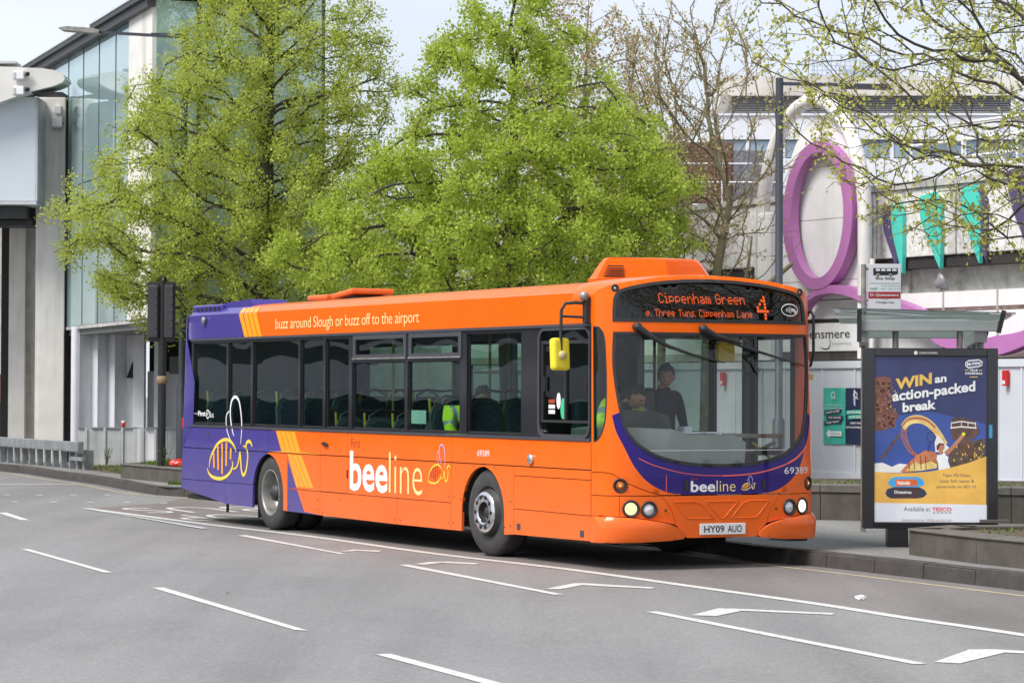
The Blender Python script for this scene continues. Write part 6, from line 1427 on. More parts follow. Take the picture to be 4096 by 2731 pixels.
# ================================================================== LEFT SIDE: GLASS BUILDING, FOOTBRIDGE, FENCES
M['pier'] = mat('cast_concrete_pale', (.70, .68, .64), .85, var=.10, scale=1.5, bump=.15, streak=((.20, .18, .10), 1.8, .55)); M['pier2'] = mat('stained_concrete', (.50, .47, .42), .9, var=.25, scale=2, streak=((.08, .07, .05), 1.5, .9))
M['bridgepanel'] = mat('grey_bridge_panel', (.58, .62, .67), .4, var=.05, scale=.6); M['bridgetrim'] = mat('pale_trim', (.52, .53, .54), .5)
M['finwhite'] = mat('white_folded_panel', (.66, .68, .72), .5, var=.06, streak=((.42, .42, .42), 2.0, .4)); M['fingrey'] = mat('grey_folded_panel', (.74, .75, .77), .6, var=.08, streak=((.26, .26, .26), 2.0, .4))
M['galv'] = mat('galvanised_steel', (.29, .31, .325), .5, .35, var=.2, scale=6, streak=((.2, .18, .15), 3.0, .5)); M['fence'] = mat('grey_green_fence', (.48, .50, .51), .6, var=.1, streak=((.22, .22, .2), 4, .5))
m_, n_, o_ = _new('curtain_wall_glass'); gl_ = n_.nodes.new('ShaderNodeBsdfGlossy'); gl_.inputs['Roughness'].default_value = .015; gl_.inputs[0].default_value = (.80, .90, .92, 1)
df_ = n_.nodes.new('ShaderNodeBsdfDiffuse'); n_.links.new(_ramp(n_, _noise(n_, .5, 3), (.30, .43, .43), (.38, .50, .50)), df_.inputs[0]); fr_ = n_.nodes.new('ShaderNodeFresnel'); fr_.inputs[0].default_value = 1.5
ad_ = n_.nodes.new('ShaderNodeMath'); ad_.inputs[1].default_value = .22; ad_.use_clamp = True; n_.links.new(fr_.outputs[0], ad_.inputs[0]); mx_ = n_.nodes.new('ShaderNodeMixShader')
n_.links.new(ad_.outputs[0], mx_.inputs[0]); n_.links.new(df_.outputs[0], mx_.inputs[1]); n_.links.new(gl_.outputs[0], mx_.inputs[2]); n_.links.new(mx_.outputs[0], o_.inputs[0]); M['curtain'] = m_
gb = thing('glass_building', 'tall green-tinted glass fronted building with a dark sloping roof edge', 'building', (-10.35, 63.5, 0)); gb.rotation_euler = (0, 0, math.atan2(-.94, .34))
# local: x along the wall towards the camera, -y outwards (to the road)
GH = 9.42
ts = [-7.5, -5.8, -4.1, -2.4, -.72, 1.0, 2.72, 4.44, 6.16, 7.68]
for a, b in zip(ts[:-1], ts[1:]):
    for z0, z1 in ((3.2, 6.3), (6.32, GH)): MB().box(a + .012, 0, z0, b - .012, .05, z1).build('glass_pane', 'curtain', gb)
    MB().box(b - .011, -.012, 3.2, b + .011, .06, GH).build('mullion', 'frame_grey', gb)
MB().box(7.70, -.06, 3.2, 9.88, .3, GH).build('reflection_band', 'pier', gb)  # pale solid band standing in for a pier's reflection in the glass
MB().box(-8.0, -.26, GH, 9.98, 3.0, GH + .10, 0).box(-8, -.18, GH - .16, 9.95, -.015, GH, 0).build('roof_edge', 'dark_plastic', gb); MB().box(-8.05, -.28, GH + .10, 10.0, 3.05, GH + .13).build('roof_flashing', 'bridgetrim', gb)
MB().box(-8, .06, 3.0, 9.8, 3.0, GH - .3).build('interior_core', 'interior', gb); MB().box(-8, -.02, 3.12, 9.9, 4, 3.19).build('overhang_soffit', 'wallgrey', gb)
# return face towards the camera (local -> at x = 9.9, running back along +y)
x0 = 9.90
us = [0, .86, 2.1, 3.4]
for a, b in zip(us[:-1], us[1:]):
    for z0, z1 in ((3.2, 6.3), (6.32, 9.4), (9.42, 11.2)): MB().box(x0 - .05, a + .02, z0, x0, b - .02, z1).build('glass_pane', 'curtain', gb)
    MB().box(x0 - .06, b - .03, 3.2, x0 + .03, b + .03, 11.2).build('mullion', 'dark_plastic', gb)
MB().box(7.5, .1, 9.6, x0 - .1, 3.3, 11.2).build('stair_core', 'wallgrey', gb)
# ground floor set back under the overhang
gf = thing('ground_floor_screen', 'white and grey folded wall panels below the glass overhang behind the fence', 'wall', (0, 61.6, PZ)); zz = [(-9.74, 0), (-9.54, -.22), (-9.31, .05), (-9.14, -.2), (-8.95, .05), (-8.76, -.22), (-8.55, .08)]
for k, (p, q) in enumerate(zip(zz[:-1], zz[1:])):
    if k == 0: continue
    MB().add([(p[0], p[1], 0), (q[0], q[1], 0), (q[0], q[1], 3.03), (p[0], p[1], 3.03), (p[0], p[1] + .1, 0), (q[0], q[1] + .1, 0), (q[0], q[1] + .1, 3.03), (p[0], p[1] + .1, 3.03)], [(0, 1, 2, 3), (4, 7, 6, 5), (3, 2, 6, 7), (0, 3, 7, 4), (1, 5, 6, 2)]).build('folded_panel', 'finwhite' if k % 2 == 0 else 'fingrey', gf)
MB().tube([(-9.63, -.1, 0), (-9.63, -.1, 3.03)], .115, 14).build('round_column', 'finwhite', gf); MB().box(-8.55, .1, 0, -8.37, .3, 3.03).build('infill_panel', 'fingrey', gf); MB().prism([(-8.53, 1.9), (-8.40, 1.9), (-8.40, 2.25)], lambda u, v, t: Vector((u, .0 - t, v)), -.2, .02).build('bracket', 'shadowgap', gf)  # the dark wedge is drawn for a triangular notch by the infill panel
MB().box(-8.37, -.1, 0, -8.13, .25, 3.03).build('square_column', 'fingrey', gf); MB().box(-8.13, .5, 0, -3.5, .6, 2.05).build('back_wall', 'fingrey', gf); MB().box(-8.13, .8, 2.05, -3.5, .9, 3.1).build('dark_opening', 'shadowgap', gf)
MB().box(-7.92, -.0, 0, -7.81, .15, 3.03).build('square_column', 'finwhite', gf); MB().box(-7.62, .3, 2.0, -7.2, .5, 2.38).build('wall_box', mat('green_grey_box', (.12, .15, .13), .6), gf); MB().box(-9.5, .3, 0, -8.3, .35, 3.0).build('dark_gap', 'shadowgap', gf)
# piers
pr = thing('bridge_pier', 'tall pale concrete pier with stained top carrying the footbridge', 'pier', (-10.36, 62.5, PZ), 0, 'footbridge piers')
MB().box(-.295, 0, 0, .295, 2.2, 8.20, bev=.02).build('shaft', 'pier', pr); MB().box(-.36, .02, 0, -.297, 2.2, 7.9).build('side_strip', 'pier', pr); MB().box(-.13, .1, 8.20, .25, 1.0, 8.24).build('bearing', 'dark_plastic', pr); MB().box(.297, .1, 0, .36, 2.0, 8.15).build('dark_gap', 'shadowgap', pr)
MB().box(-.298, -.004, 5.70, .298, .0, 5.715).build('lift_joint', 'shadowgap', pr)
pr2 = thing('bridge_pier', 'stained concrete pier in shadow under the footbridge, at the left edge', 'pier', (-11.28, 64.1, PZ), 0, 'footbridge piers'); MB().box(-.32, 0, 0, .05, 1.5, 5.7).build('shaft', 'pier', pr2); MB().box(.052, .25, 0, .55, 1.8, 5.7).build('stained_side', 'pier2', pr2); MB().box(-.55, .3, 0, -.325, 1, 5.7).build('black_gap', 'shadowgap', pr2)  # near-black box at the end fills the black gap left of the pier
wl = thing('stained_wall', 'old stained wall far back at the left edge beyond the piers', 'wall', (-14, 78, 0)); MB().box(-8, 0, 2.2, 1.2, 1, 6.5).build('wall', 'pier2', wl); MB().box(-8, -.02, 0, 1.2, 1, 2.2).build('brick_base', 'brick', wl)
gc = thing('green_cabinet', 'dark green cabinet at the far left behind the crash barrier', 'cabinet', (-13.0, 69.5, PZ)); MB().box(-1.2, 0, 0, .72, 1.5, 1.25, bev=.02).build('body', mat('dark_green_paint', (.012, .04, .03), .5), gc); MB().box(-1.25, -.04, 1.25, .77, 1.55, 1.30).build('lid', 'dark_plastic', gc)
# footbridge
fbr = thing('footbridge', 'enclosed grey footbridge with a rounded concrete roof beam crossing at the left edge', 'footbridge', (-10.55, 61.5, 0))
x = 0.0
for k in range(20): MB().box(-(k + 1) * 1.22 + .008, 0, 5.95, -k * 1.22 - .008, .06, 8.25).build('cladding_panel', 'bridgepanel', fbr)
MB().box(-24.5, -.02, 5.87, .02, 2.3, 5.94).build('bottom_trim', 'bridgetrim', fbr); MB().box(-24.5, .07, 5.95, -.02, 2.2, 8.25).build('enclosure', 'wallgrey', fbr); MB().box(-24.4, .4, 5.6, -.3, 2.0, 5.865).build('deck_beam', 'dark_plastic', fbr); MB().box(-.012, .0, 5.95, .03, 2.2, 8.25).build('end_trim', 'bridgetrim', fbr)
MB().box(-1.3, 1.0, 5.46, -.25, 2.0, 5.6, bev=.02).build('underside_shade', 'dark_plastic', fbr)  # dark box put in for the shade under the bridge deck
bmp = [(-24, 8.95), (-1.0, 8.88), (.2, 8.84), (.5, 8.79), (.66, 8.70), (.70, 8.61), (.64, 8.53), (.45, 8.45), (0, 8.34), (-.75, 8.08), (-2.2, 7.75), (-24, 7.7)]
MB().prism(bmp[::-1], lambda u, v, t: Vector((u, -.45 - t, v)), -.9, 0).build('roof_beam', 'pier', fbr); MB().box(-.05, -.3, 8.30, .62, .5, 8.335).build('beam_seat', 'dark_plastic', fbr); MB().box(-24, -.4, 8.95, -.4, .3, 9.0).build('beam_flashing', 'bridgetrim', fbr)
for z, lab in ((8.67, 'upper of the two white floodlights bolted to the footbridge roof beam'), (8.33, 'lower of the two white floodlights bolted to the footbridge roof beam')):
    c = thing('beam_floodlight', lab, 'floodlight', (-10.82, 60.98, z), 0, 'floodlights on the beam'); MB().box(-.13, -.10, -.09, .09, .05, .10, bev=.02).build('housing', 'white', c); MB().lathe([(.045, 0), (.045, .08), (.03, .085), (0, .085)], 12, axis='x', org=(.12, -.02, .03)).build('sensor', 'ink', c); MB().box(-.15, -.12, -.10, -.09, .03, .06, bev=.01).build('visor', 'bridgetrim', c)
c = thing('junction_box', 'small white box near the top of the pale pier with a cable', 'junction box', (-10.23, 62.47, 8.07)); MB().box(-.075, -.06, -.09, .075, .03, .09, bev=.01).build('casing', 'white', c); MB().tube([(-.06, -.03, -.03), (-.2, -.05, -.16), (-.36, -.06, -.18), (-.55, -.3, -.05), (-.72, -.9, .35)], .008, 5).build('cable', 'bridgetrim', c)
c = thing('pier_floodlight', 'white floodlight below the small box on the pale pier', 'floodlight', (-10.24, 62.47, 7.78)); MB().box(-.12, -.10, -.12, .12, .03, .12, bev=.02).build('housing', 'white', c); MB().box(-.11, -.13, -.15, .11, -.02, -.10, bev=.01).build('visor', 'steel', c); MB().box(-.14, -.02, -.05, .14, .0, .0).build('bracket', 'dark_plastic', c)
# crash barrier
ga, gbn = Vector((-11.9, 63.4, PZ)), Vector((-8.76, 56.84, PZ)); gd = (gbn - ga); gL = gd.length; gd.normalize(); gr = thing('crash_barrier', 'grey steel crash barrier along the kerb at the far left', 'barrier', ga, math.atan2(gd.y, gd.x))
MB().box(-14, -.09, .36, gL, -.0, .57, bev=.02).build('beam', 'galv', gr); MB().box(gL - .75, -.03, .18, gL + .1, .04, .26).build('end_plate', 'galv', gr); MB().box(gL, -.10, .33, gL + .02, .02, .57).build('end_cap', 'galv', gr)
s_ = -13.5
while s_ < gL - .8: MB().box(s_, 0.002, 0, s_ + .09, .12, .5).build('post', 'galv', gr); s_ += .60
for s_ in (gL - .62, gL - .18): MB().box(s_, .05, 0, s_ + .14, .25, .40).build('post', 'galv', gr)
# railing with sheet infill
fc = thing('metal_fence', 'low grey metal fence of sheets and thin bars below the folded wall', 'fence', (-9.4, 60.3, PZ)); 
for x0, x1 in ((.0, .16), (.22, .56), (.60, .93), (.98, 1.20)): MB().box(x0, .0, .0, x1, .02, .80).build('infill_sheet', 'fence', fc)
for x0 in (.16, .56, .94, 1.22, 1.36, 1.66, 2.5, 3.3, 4.1): MB().box(x0, -.03, 0, x0 + .05, .03, .82).build('post', 'fence', fc)
for x0, x1 in ((.0, .16), (.3, .56), (.62, .93), (1.0, 1.35), (1.45, 4.1)): MB().box(x0, -.03, .80, x1, .03, .825).build('top_rail', 'galv', fc)
mb = MB()
for k in range(50): mb.box(1.72 + k * .048, -.01, .04, 1.737 + k * .048, .01, .80)
mb.build('bar', 'fence', fc)['kind'] = 'stuff'; MB().box(1.45, .03, 0, 4.1, .05, .80).build('infill_sheet', 'fingrey', fc)
cp = thing('paper_cup', 'red paper cup with white lid standing on the fence rail', 'cup', (-8.41, 60.3, PZ + .826)); MB().lathe([(0, 0), (.03, 0), (.042, .11), (0, .11)], 12).build('cup_wall', 'red_lens', cp); MB().lathe([(.045, .11), (.045, .125), (.036, .14), (0, .14)], 12).build('lid', 'white', cp)
pl, lc = planter([(-7.27, 51.8), (-5.72, 48.5), (-4.7, 47.75), (-1.2, 45.6), (2.0, 48.0), (-1.5, 55.5), (-6.2, 56.5)], .27, 'long dark stone planter with grass and trees beyond the rear of the bus', .28, 2.2, .025); tufts(inset(lc, .25), 6500, .10, 5, .24, pl)
rb_ = thing('red_bag', 'red plastic bag lying on the planter grass by the signal pole', 'bag', (-5.95, 50.0, PZ + .26)); bm = bmesh.new(); bmesh.ops.create_icosphere(bm, subdivisions=3, radius=1); r_ = random.Random(2)
for v in bm.verts: k = 1 + .14 * math.sin(6 * v.co.x + 2) * math.sin(7 * v.co.y) + r_.uniform(-.05, .05); v.co = Vector((v.co.x * .22 * k, v.co.y * .14 * k, max(-.02, v.co.z * .09 * k + .05)))
me = bpy.data.meshes.new('bag_skin'); bm.to_mesh(me); bm.free(); me.materials.append(M['red_lens']); link('bag_skin', me, rb_)
tufts([(-9.3, 59.5), (-8.6, 57.0), (-7.2, 53.5), (-6.9, 54), (-8, 59.5)], 260, .07, 9, PZ, None, 'verge_grass'); sheet('soil_verge', [(-10.6, 61.5), (-9.0, 57.6), (-7.6, 54.2), (-7.1, 55), (-8.4, 60.2)], lambda u, v, t=0: Vector((u, v, PZ + .006 + t)), ['soil'], pave)
tufts([(-5.95, 48.3), (-4.75, 47.35), (-4.7, 47.6), (-5.7, 48.45)], 260, .09, 11, PZ, None, 'verge_grass')
def weed(x, y, z, h_, n, seed, lab):
    t = thing('weed_plant', lab, 'plant', (x, y, z)); r_ = random.Random(seed); st = MB(); lv = MB()
    for k in range(n):
        a = r_.uniform(0, 6.28); e = Vector((math.cos(a) * h_ * .45 * r_.random(), math.sin(a) * h_ * .3, h_ * r_.uniform(.5, 1))); st.tube([(0, 0, 0), e * .5 + Vector((0, 0, .03)), e], .005, 4)
        for q in range(7):
            c = e * r_.uniform(.35, 1.05); w_ = r_.uniform(.03, .055); b = r_.uniform(0, 6.28); d = Vector((math.cos(b), math.sin(b), r_.uniform(-.3, .5))); s2 = Vector((-math.sin(b), math.cos(b), 0)) * w_ * .5; lv.add([c, c + d * w_ * .6 + s2, c + d * w_ * 1.3, c + d * w_ * .6 - s2], [(0, 1, 2, 3)])
    st.build('stem', 'grass', t); lv.build('foliage', 'grass', t)
weed(-8.72, 60.0, PZ, .42, 9, 1, 'bushy green weed growing at the foot of the fence'); weed(-6.22, 50.0, PZ + .25, .36, 6, 4, 'tuft of upright leaves at the foot of the signal pole')
# traffic signals seen from behind
def signal(x, y, z0, lab, hb, hh, px_off, extra=False):
    t = thing('traffic_signal', lab, 'traffic light', (x, y, z0), 0, 'traffic signals')
    MB().tube([(0, 0, 0), (0, 0, hb + hh + .1)], .075, 12).build('pole', 'black', t)
    for dx in px_off:
        MB().box(dx - .112, -.05, hb, dx + .112, .0, hb + hh, bev=.02).build('backing_board', 'black', t); MB().box(dx - .085, -.12, hb + .06, dx + .085, -.05, hb + hh - .06, bev=.03).build('signal_case', 'dark_plastic', t)
        for k in range(3): MB().lathe([(.0, .0), (.08, .0), (.09, .12), (.085, .12), (.075, .02)], 14, axis='y', org=(dx, .0, hb + .2 + k * (hh - .4) / 2)).build('hood', 'black', t)
        mb = MB()
        for k in range(7): mb.box(dx + .02, -.13, hb + .12 + k * .14, dx + .07, -.121, hb + .16 + k * .14)
        mb.build('case_clip', 'frame_grey', t)['kind'] = 'stuff'
    return t
t = signal(-6.31, 50.2, PZ + .25, 'traffic signal on a dark pole seen from behind, left of the bus rear', 2.26, 1.08, (-.155, .125)); MB().lathe([(.078, 1.50), (.10, 1.53), (.10, 1.61), (.078, 1.64)], 12).build('band', mat('brown_tape', (.25, .17, .10), .8), t)
t = signal(-3.62, 52.4, PZ + .25, 'traffic signal half hidden in the leaves behind the bus roof', 3.25, .75, (-.12, .14)); MB().box(.02, -.14, 3.95, .25, -.02, 4.22, bev=.02).build('detector_box', 'finwhite', t)
# street lamp on the left: tall post behind the tree, flat lantern over the road
lp = thing('street_lamp', 'tall dark street lamp with a long arm and flat lantern reaching left', 'street lamp', (-6.31, 53.3, PZ + .2), 0, 'dark street lamps'); lz = 8.69 - PZ - .2
MB().tube([(0, 0, 0), (0, 0, 1.5), (0, 0, 1.55), (0, 0, lz - .02)], [.12, .12, .075, .065], 12).build('post', 'lamp_grey', lp)
MB().obox((.05, 0, lz - .14), (-1.72, -.05, lz - .05), .06, .055).build('arm', 'lamp_grey', lp); MB().tube([(.0, 0, lz - .07), (-.65, 0, lz - .065)], .012, 5).build('stay', 'lamp_grey', lp)
ln = MB(); ln.prism([(-1.65, lz - .09), (-2.33, lz - .03), (-2.40, lz + .01), (-2.24, lz + .04), (-1.75, lz + .01), (-1.60, lz - .03)], lambda u, v, t_: Vector((u, -.05 - t_, v)), -.16, .16); ln.build('lantern', 'steel', lp); MB().lathe([(.042, lz), (.042, lz + .07), (0, lz + .08)], 10, org=(-1.85, -.05, 0)).build('photocell', 'white', lp)
# unseen building added across the road, tall and dark for the windows to mirror
op = thing('reflected_building', 'unseen dark building with white bands, added across the road for window reflections', 'building', (-54, 66, 0), R(58.5)); MB().box(-26, 0, 0, 26, 8, 1.5).build('base', 'shadowgap', op); MB().box(-26, .25, 3.35, 26, .30, 3.5).build('white_sill', 'finwhite', op); MB().box(-26, -.1, 1.5, 26, 8, 2.8).build('white_band', 'finwhite', op); MB().box(-26, .3, 2.8, 26, 8, 7.5).build('window_band', 'frame_grey', op); MB().box(-26, -.1, 7.5, 26, 8, 8.2).build('grey_band', 'fingrey', op); MB().box(-26, .3, 8.2, 26, 8, 15).build('upper_wall', 'frame_grey', op)
# ================================================================== TREES
M['bark'] = mat('dark_bark', (.065, .055, .042), .95, var=.4, scale=14, bump=.6, bscale=30); M['bark_moss'] = mat('mossy_bark', (.18, .155, .095), .95, var=.45, scale=6, bump=.5, bscale=25, streak=((.13, .11, .02), 3, .7)); M['twig'] = mat('brown_twig', (.17, .145, .11), .9, var=.4, scale=5)
M['leaf_lime'] = leafmat('fresh_lime_leaf', (.29, .385, .034), (.58, .68, .125), .55, 1.2); M['leaf_olive'] = leafmat('young_olive_leaf', (.32, .39, .045), (.62, .69, .155), .55, 1.2)
M['leaf_bud'] = leafmat('opening_bud', (.36, .37, .06), (.60, .62, .15), .4, 2.0); M['bud_tan'] = leafmat('tan_bud', (.36, .28, .14), (.56, .47, .24), .3, 2.0)
def colonise(seed, trunk, attr, step=.28, infl=2.2, kill=.45, iters=140, up=.12, jit=.22):
    """space colonisation: returns node positions and parents"""
    rng = np.random.default_rng(seed); P = [np.array(p, float) for p in trunk]; par = [-1] + list(range(len(trunk) - 1))
    A = np.array(attr); near = np.full(len(A), 1e9); idx = np.zeros(len(A), int)
    def upd(i0):
        nonlocal near, idx
        for i in range(i0, len(P)):
            d = np.linalg.norm(A - P[i], axis=1); m = d < near; near[m] = d[m]; idx[m] = i
    first = max(1, int(len(trunk) * .35)); 
    for i in range(first, len(P)):
        d = np.linalg.norm(A - P[i], axis=1); m = d < near; near[m] = d[m]; idx[m] = i
    cnt = {}
    for it in range(iters):
        if not len(A): break
        rad = infl if it > 6 else 99
        act = near < rad
        if not act.any(): break
        n0 = len(P); ids = idx[act]; dv = A[act] - np.array([P[i] for i in ids]); dv /= np.linalg.norm(dv, axis=1)[:, None] + 1e-9
        order = np.argsort(ids, kind='stable'); ids = ids[order]; dv = dv[order]; u, st = np.unique(ids, return_index=True); sums = np.add.reduceat(dv, st, axis=0)
        for k, i in enumerate(u):
            if cnt.get(i, 0) > 3: continue
            v = sums[k]; v = v / (np.linalg.norm(v) + 1e-9) + rng.normal(0, jit, 3) + np.array([0, 0, up])
            if par[i] >= 0: w_ = P[i] - P[par[i]]; v = v + .55 * w_ / (np.linalg.norm(w_) + 1e-9)
            v /= np.linalg.norm(v); P.append(P[i] + v * step); par.append(i); cnt[i] = cnt.get(i, 0) + 1
        upd(n0); keep = near > kill; A = A[keep]; near = near[keep]; idx = idx[keep]
        if len(P) == n0: break
    return np.array(P), np.array(par)
def wood_mesh(name, P, par, m, parent, r0=.007, exp=2.35, rmax=None, twigs=None, flare=1.0):
    n = len(P); ch = [[] for _ in range(n)]
    for i, p in enumerate(par):
        if p >= 0: ch[p].append(i)
    r = np.zeros(n); wgt = np.zeros(n)
    for i in range(n - 1, -1, -1):
        wgt[i] = sum(wgt[c] for c in ch[i]) if ch[i] else r0 ** exp
    r = wgt ** (1 / exp)
    if rmax: r = r * min(1, rmax / r[0]) if r[0] > rmax else r; r = np.maximum(r, r0 * .8)
    mb = MB(); stack = [0]
    while stack:
        s = stack.pop(); line = [s]; 
        while ch[line[-1]]:
            c = sorted(ch[line[-1]], key=lambda k: -wgt[k]); line.append(c[0]); stack += c[1:]
        pre = [par[s]] if par[s] >= 0 else []
        ids = pre + line
        if len(ids) < 2: continue
        rr_ = [min(r[i], r[line[0]]) if i in pre else r[i] for i in ids]
        if s == 0: rr_[0] *= 1.35
        mb.tube([P[i] for i in ids], rr_, 9 if rr_[0] > .06 else (6 if rr_[0] > .02 else 4), caps=False)
    return mb.build(name, m, parent), r, ch
def leaf_mesh(name, C, D, size, m, parent, seed, droop=0.0, aspect=.75):
    """many single leaves: kite-shaped two-triangle blades around centres C"""
    rng = np.random.default_rng(seed); n = len(C); a = rng.normal(0, 1, (n, 3)); a[:, 2] -= droop; a /= np.linalg.norm(a, axis=1)[:, None]
    b = rng.normal(0, 1, (n, 3)); b -= a * (a * b).sum(1)[:, None]; b /= np.linalg.norm(b, axis=1)[:, None]; s = (size * rng.uniform(.6, 1.35, n))[:, None]
    nrm = np.cross(a, b); V = np.stack([C - a * s * .5, C + b * s * aspect * .5 + nrm * s * .10, C + a * s * .5, C - b * s * aspect * .5 + nrm * s * .10], 1).reshape(-1, 3)
    i = np.arange(n) * 4; F = np.stack([i, i + 1, i + 2, i, i + 2, i + 3], 1).reshape(-1)
    me = bpy.data.meshes.new(name); me.vertices.add(len(V)); me.vertices.foreach_set('co', V.ravel()); me.loops.add(len(F)); me.loops.foreach_set('vertex_index', F.astype(np.int32))
    me.polygons.add(2 * n); me.polygons.foreach_set('loop_start', np.arange(0, 6 * n, 3).astype(np.int32)); me.polygons.foreach_set('loop_total', np.full(2 * n, 3, np.int32)); at_ = me.attributes.new('tone', 'FLOAT', 'POINT'); at_.data.foreach_set('value', np.repeat(rng.random(n), 4).astype(np.float32)); me.update(calc_edges=True); me.materials.append(M[m])
    return link(name, me, parent)
def profile_attr(seed, n, prof, cy, dy, gaps=.0, shell=.5, holes=5.0):
    """attractors inside a crown whose left and right edges follow prof = [(z, xl, xr)]"""
    rng = np.random.default_rng(seed); z = np.array([p[0] for p in prof]); out_ = []
    while len(out_) < n:
        zz = rng.uniform(z[0], z[-1]); xl, xr_ = np.interp(zz, z, [p[1] for p in prof]), np.interp(zz, z, [p[2] for p in prof]); wd = xr_ - xl
        if rng.random() > (wd / 7.0): continue
        a = rng.uniform(0, 2 * math.pi); q = rng.random() ** shell; x = (xl + xr_) / 2 + wd / 2 * q * math.cos(a); y = cy + dy * wd / 2 * q * math.sin(a)
        if gaps and math.sin(x * holes * .37 + 1.3) * math.sin(y * holes * .31 + .4) * math.sin(zz * holes * .53 + 2.0) < -1 + 2 * gaps - .35 * rng.random(): continue
        out_.append((x, y, zz))
    return out_
def tree(label, x, y, trunk, attr, seed, bark, leaf, nleaf, lsize, spread, rmax, up=.12, step=.28, kill=.40, droop=.2, tipr=.016, per=None, infl=2.2, aspect=.75, twig_n=2, twig_len=.3, r0=.007, group=None, name='broadleaf_tree', leafname='crown', jit=.22):
    t = thing(name, label, 'tree', (x, y, 0), 0, group); org = np.array([x, y, 0.0])
    P, par = colonise(seed, trunk, attr, step, infl, kill, up=up, jit=jit); P = P - org
    rng = np.random.default_rng(seed + 7); kids = np.bincount(par[par >= 0], minlength=len(P)); tips = np.where(kids == 0)[0]
    # fine twigs beyond every tip and along thin branches
    n0 = len(P); newP, newpar = [], []
    base = np.concatenate([np.repeat(tips, twig_n), rng.choice(np.arange(len(trunk), n0), size=int(n0 * .55 * twig_n / 2))])
    for i in base:
        d = P[i] - P[par[i]]; d /= np.linalg.norm(d) + 1e-9; v = d + rng.normal(0, .6, 3) + np.array([0, 0, up]); v /= np.linalg.norm(v); L = twig_len * rng.uniform(.5, 1.3)
        q = P[i] + v * L * .5; newP.append(q); newpar.append(i); v2 = v + rng.normal(0, .35, 3) + np.array([0, 0, .1 - .25 * droop]); v2 /= np.linalg.norm(v2); newP.append(q + v2 * L * .5); newpar.append(n0 + len(newP) - 2)
    P2 = np.vstack([P, np.array(newP)]); par2 = np.concatenate([par, np.array(newpar)])
    wood, r, ch = wood_mesh('trunk', P2, par2, bark, t, r0=r0, rmax=rmax)
    thin = np.where(r < tipr)[0]; thin = thin[thin >= len(trunk)]
    if nleaf:
        pick = rng.choice(thin, size=nleaf); f = rng.random(nleaf)[:, None]; pp = np.maximum(par2[pick], 0)
        # leaves gather in small bunches
        bunch = rng.normal(0, 1, (len(P2), 3)) * spread * .7
        C_ = P2[pick] * f + P2[pp] * (1 - f) + bunch[pick] * .6 + rng.normal(0, 1, (nleaf, 3)) * spread * .45
        leaf_mesh(leafname, C_, None, lsize, leaf, t, seed + 3, droop, aspect)
    return t
rs = lambda pts: dens3(pts)
def dens3(p, s=.3):
    o = []
    for a, b in zip(p[:-1], p[1:]):
        a, b = np.array(a, float), np.array(b, float); k = max(1, int(np.linalg.norm(b - a) / s)); o += [tuple(a + (b - a) * i / k) for i in range(k)]
    return o + [tuple(p[-1])]
T2 = [(3.1, -2.6, 2.2), (3.5, -3.9, 2.9), (4.1, -4.1, 3.1), (4.8, -3.2, 3.2), (5.6, -2.8, 3.15), (6.3, -2.0, 2.5), (7.0, -1.6, 1.7), (7.8, -1.45, 1.0), (8.4, -.8, .7), (9.3, -.35, .5)]
tree('lush lime green tree with dark limbs, directly behind the middle of the bus', -.1, 48, dens3([(-.1, 48, .3), (-.05, 48, 1.8), (-.1, 48.05, 3.2), (0, 48, 5), (.02, 48, 7.2)]), profile_attr(21, 2200, T2, 48, .85, .12, .6), 21, 'bark', 'leaf_lime', 150000, .058, .20, .19, up=.10, droop=.25, r0=.0085, group='leafy trees behind the bus')
T1 = [(2.8, -6.6, -3.6), (3.3, -7.6, -2.7), (4.2, -8.3, -2.4), (4.9, -8.6, -2.2), (5.8, -7.8, -2.1), (7.5, -6.8, -2.3), (8.7, -6.0, -2.6), (10, -5.4, -3.2), (11.2, -4.9, -4.0)]
tree('tall yellow-green tree in front of the glass building, left of the other leafy tree', -4.65, 52, dens3([(-4.65, 52, .3), (-4.65, 52, 1.6), (-4.7, 52, 2.8), (-4.6, 52, 5), (-4.55, 52, 8.5)]), profile_attr(33, 3200, T1, 52, .75, .10, .6), 33, 'bark', 'leaf_olive', 140000, .050, .20, .17, up=.32, droop=.1, r0=.008, group='leafy trees behind the bus')
# bare trees with tan buds in front of the spandrel
def box_attr(seed, n, cx, cy, prof, dy): return profile_attr(seed, n, prof, cy, dy, 0, .6)
tree('bare leaning tree with mossy trunk left of the ring sign', 3.45, 50.2, dens3([(3.45, 50.2, .1), (3.5, 50.2, 2.6), (3.66, 50.2, 3.8), (3.92, 50.2, 5.2)]), box_attr(41, 1700, 3.6, 50.2, [(4.2, 2.2, 4.5), (5.5, 1.6, 5.0), (7, 1.8, 4.9), (8.4, 2.4, 4.4), (8.9, 2.9, 3.7)], .8) + [(3.9 + .12 * k, 50.1, 3.5 + .13 * k) for k in range(8)] + [(4.0 + .1 * k, 49.8, 3.25 + .12 * k) for k in range(10)], 41, 'bark_moss', 'bud_tan', 6500, .05, .06, .15, up=.35, droop=.1, twig_n=3, twig_len=.55, r0=.006, name='bare_tree', leafname='buds', group='bare trees left of the ring sign')
bt_ = [o for o in COL.objects if o.name.startswith('bare_tree')][0]
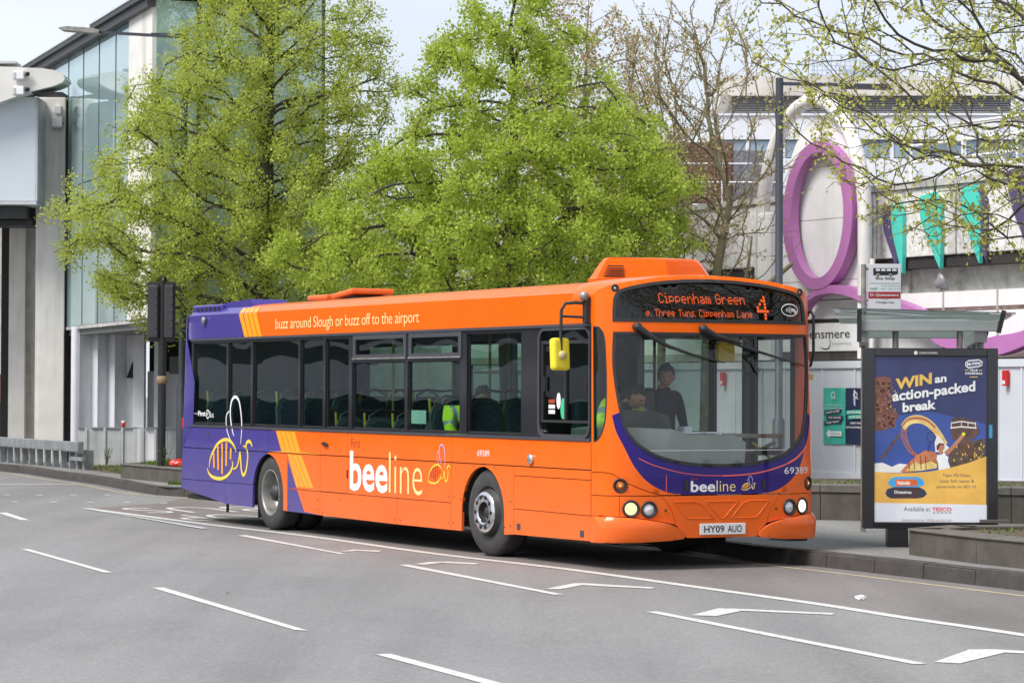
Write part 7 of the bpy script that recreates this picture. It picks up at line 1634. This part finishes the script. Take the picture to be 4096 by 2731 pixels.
for pts, r_ in (([(3.60, 50.15, 2.85), (3.85, 50.0, 3.05), (4.2, 49.8, 3.45), (4.6, 49.7, 3.75), (5.0, 49.6, 4.1)], [.085, .075, .062, .05, .035]), ([(3.58, 50.1, 2.55), (3.9, 49.9, 2.72), (4.35, 49.7, 3.05), (4.75, 49.5, 3.3), (5.1, 49.4, 3.6)], [.09, .085, .07, .055, .04]), ([(3.95, 49.95, 3.15), (4.2, 49.9, 3.9), (4.3, 49.9, 4.6)], [.04, .03, .015]), ([(4.3, 49.7, 3.05), (4.7, 49.7, 2.9), (5.2, 49.6, 2.95)], [.035, .025, .012])):
    MB().tube([tuple(Vector(p) - Vector((3.45, 50.2, 0))) for p in smoothline(pts, 4)], list(np.interp(np.linspace(0, 1, 4 * (len(pts) - 1) + 1), np.linspace(0, 1, len(r_)), r_)), 8).build('limb', 'bark_moss', bt_)
tree('slender bare tree between the lime green tree and the leaning one', 2.75, 52, dens3([(2.75, 52, .1), (2.8, 52, 2.8), (3.0, 52, 4.2), (3.1, 52, 5.2)]), box_attr(43, 1400, 3.0, 52, [(3.9, 1.9, 3.9), (5.5, 1.4, 4.2), (7, 1.6, 4.0), (8.6, 2.2, 3.5)], .8), 43, 'bark_moss', 'bud_tan', 5500, .05, .06, .13, up=.4, droop=.1, twig_n=3, twig_len=.55, r0=.006, name='bare_tree', leafname='buds', group='bare trees left of the ring sign')
tree('thin weeping tree with tan catkins rising behind the lime green tree', 1.3, 54, dens3([(1.3, 54, .1), (1.35, 54, 4), (1.4, 54, 7.5)]), box_attr(47, 1300, 1.4, 54, [(4, -.2, 2.9), (6, -.3, 3.1), (8, .2, 2.9), (9.4, .8, 2.0)], .8), 47, 'twig', 'bud_tan', 16000, .065, .12, .10, up=-.05, droop=1.2, twig_n=3, twig_len=.6, r0=.005, name='weeping_tree', leafname='catkins')
# sparse tree over the right-hand planter
rng = np.random.default_rng(5); at = []
while len(at) < 5000:
    x, y, z = rng.uniform(2.1, 11.0), rng.uniform(22.5, 30.5), rng.uniform(3.0, 8.2)
    lo = np.interp(x, [2.1, 2.5, 2.9, 3.4, 4.0, 4.6, 5.4, 6.5, 8, 11], [5.2, 4.9, 4.15, 3.75, 3.35, 3.2, 3.15, 3.2, 3.4, 3.6]); hi = 8.2 - .09 * (x - 7) ** 2
    if lo < z < hi and ((x - 7.4) / 5.4) ** 2 + ((y - 26.6) / 4.2) ** 2 < 1 and math.sin(x * 1.9) * math.sin(y * 1.7 + 1) * math.sin(z * 2.6) > -.45: at.append((x, y, z))
tree('sparse budding tree whose thin dark branches overhang from the right edge', 7.5, 26.4, dens3([(7.5, 26.4, .2), (7.45, 26.4, 1.6), (7.4, 26.4, 2.7), (7.2, 26.5, 3.6)]), at, 55, 'bark', 'leaf_bud', 60000, .038, .045, .12, up=.0, droop=.9, step=.20, kill=.29, twig_n=3, twig_len=.26, r0=.0026, tipr=.010, infl=3.0, aspect=.9, jit=.42, name='budding_tree', leafname='young_leaves')
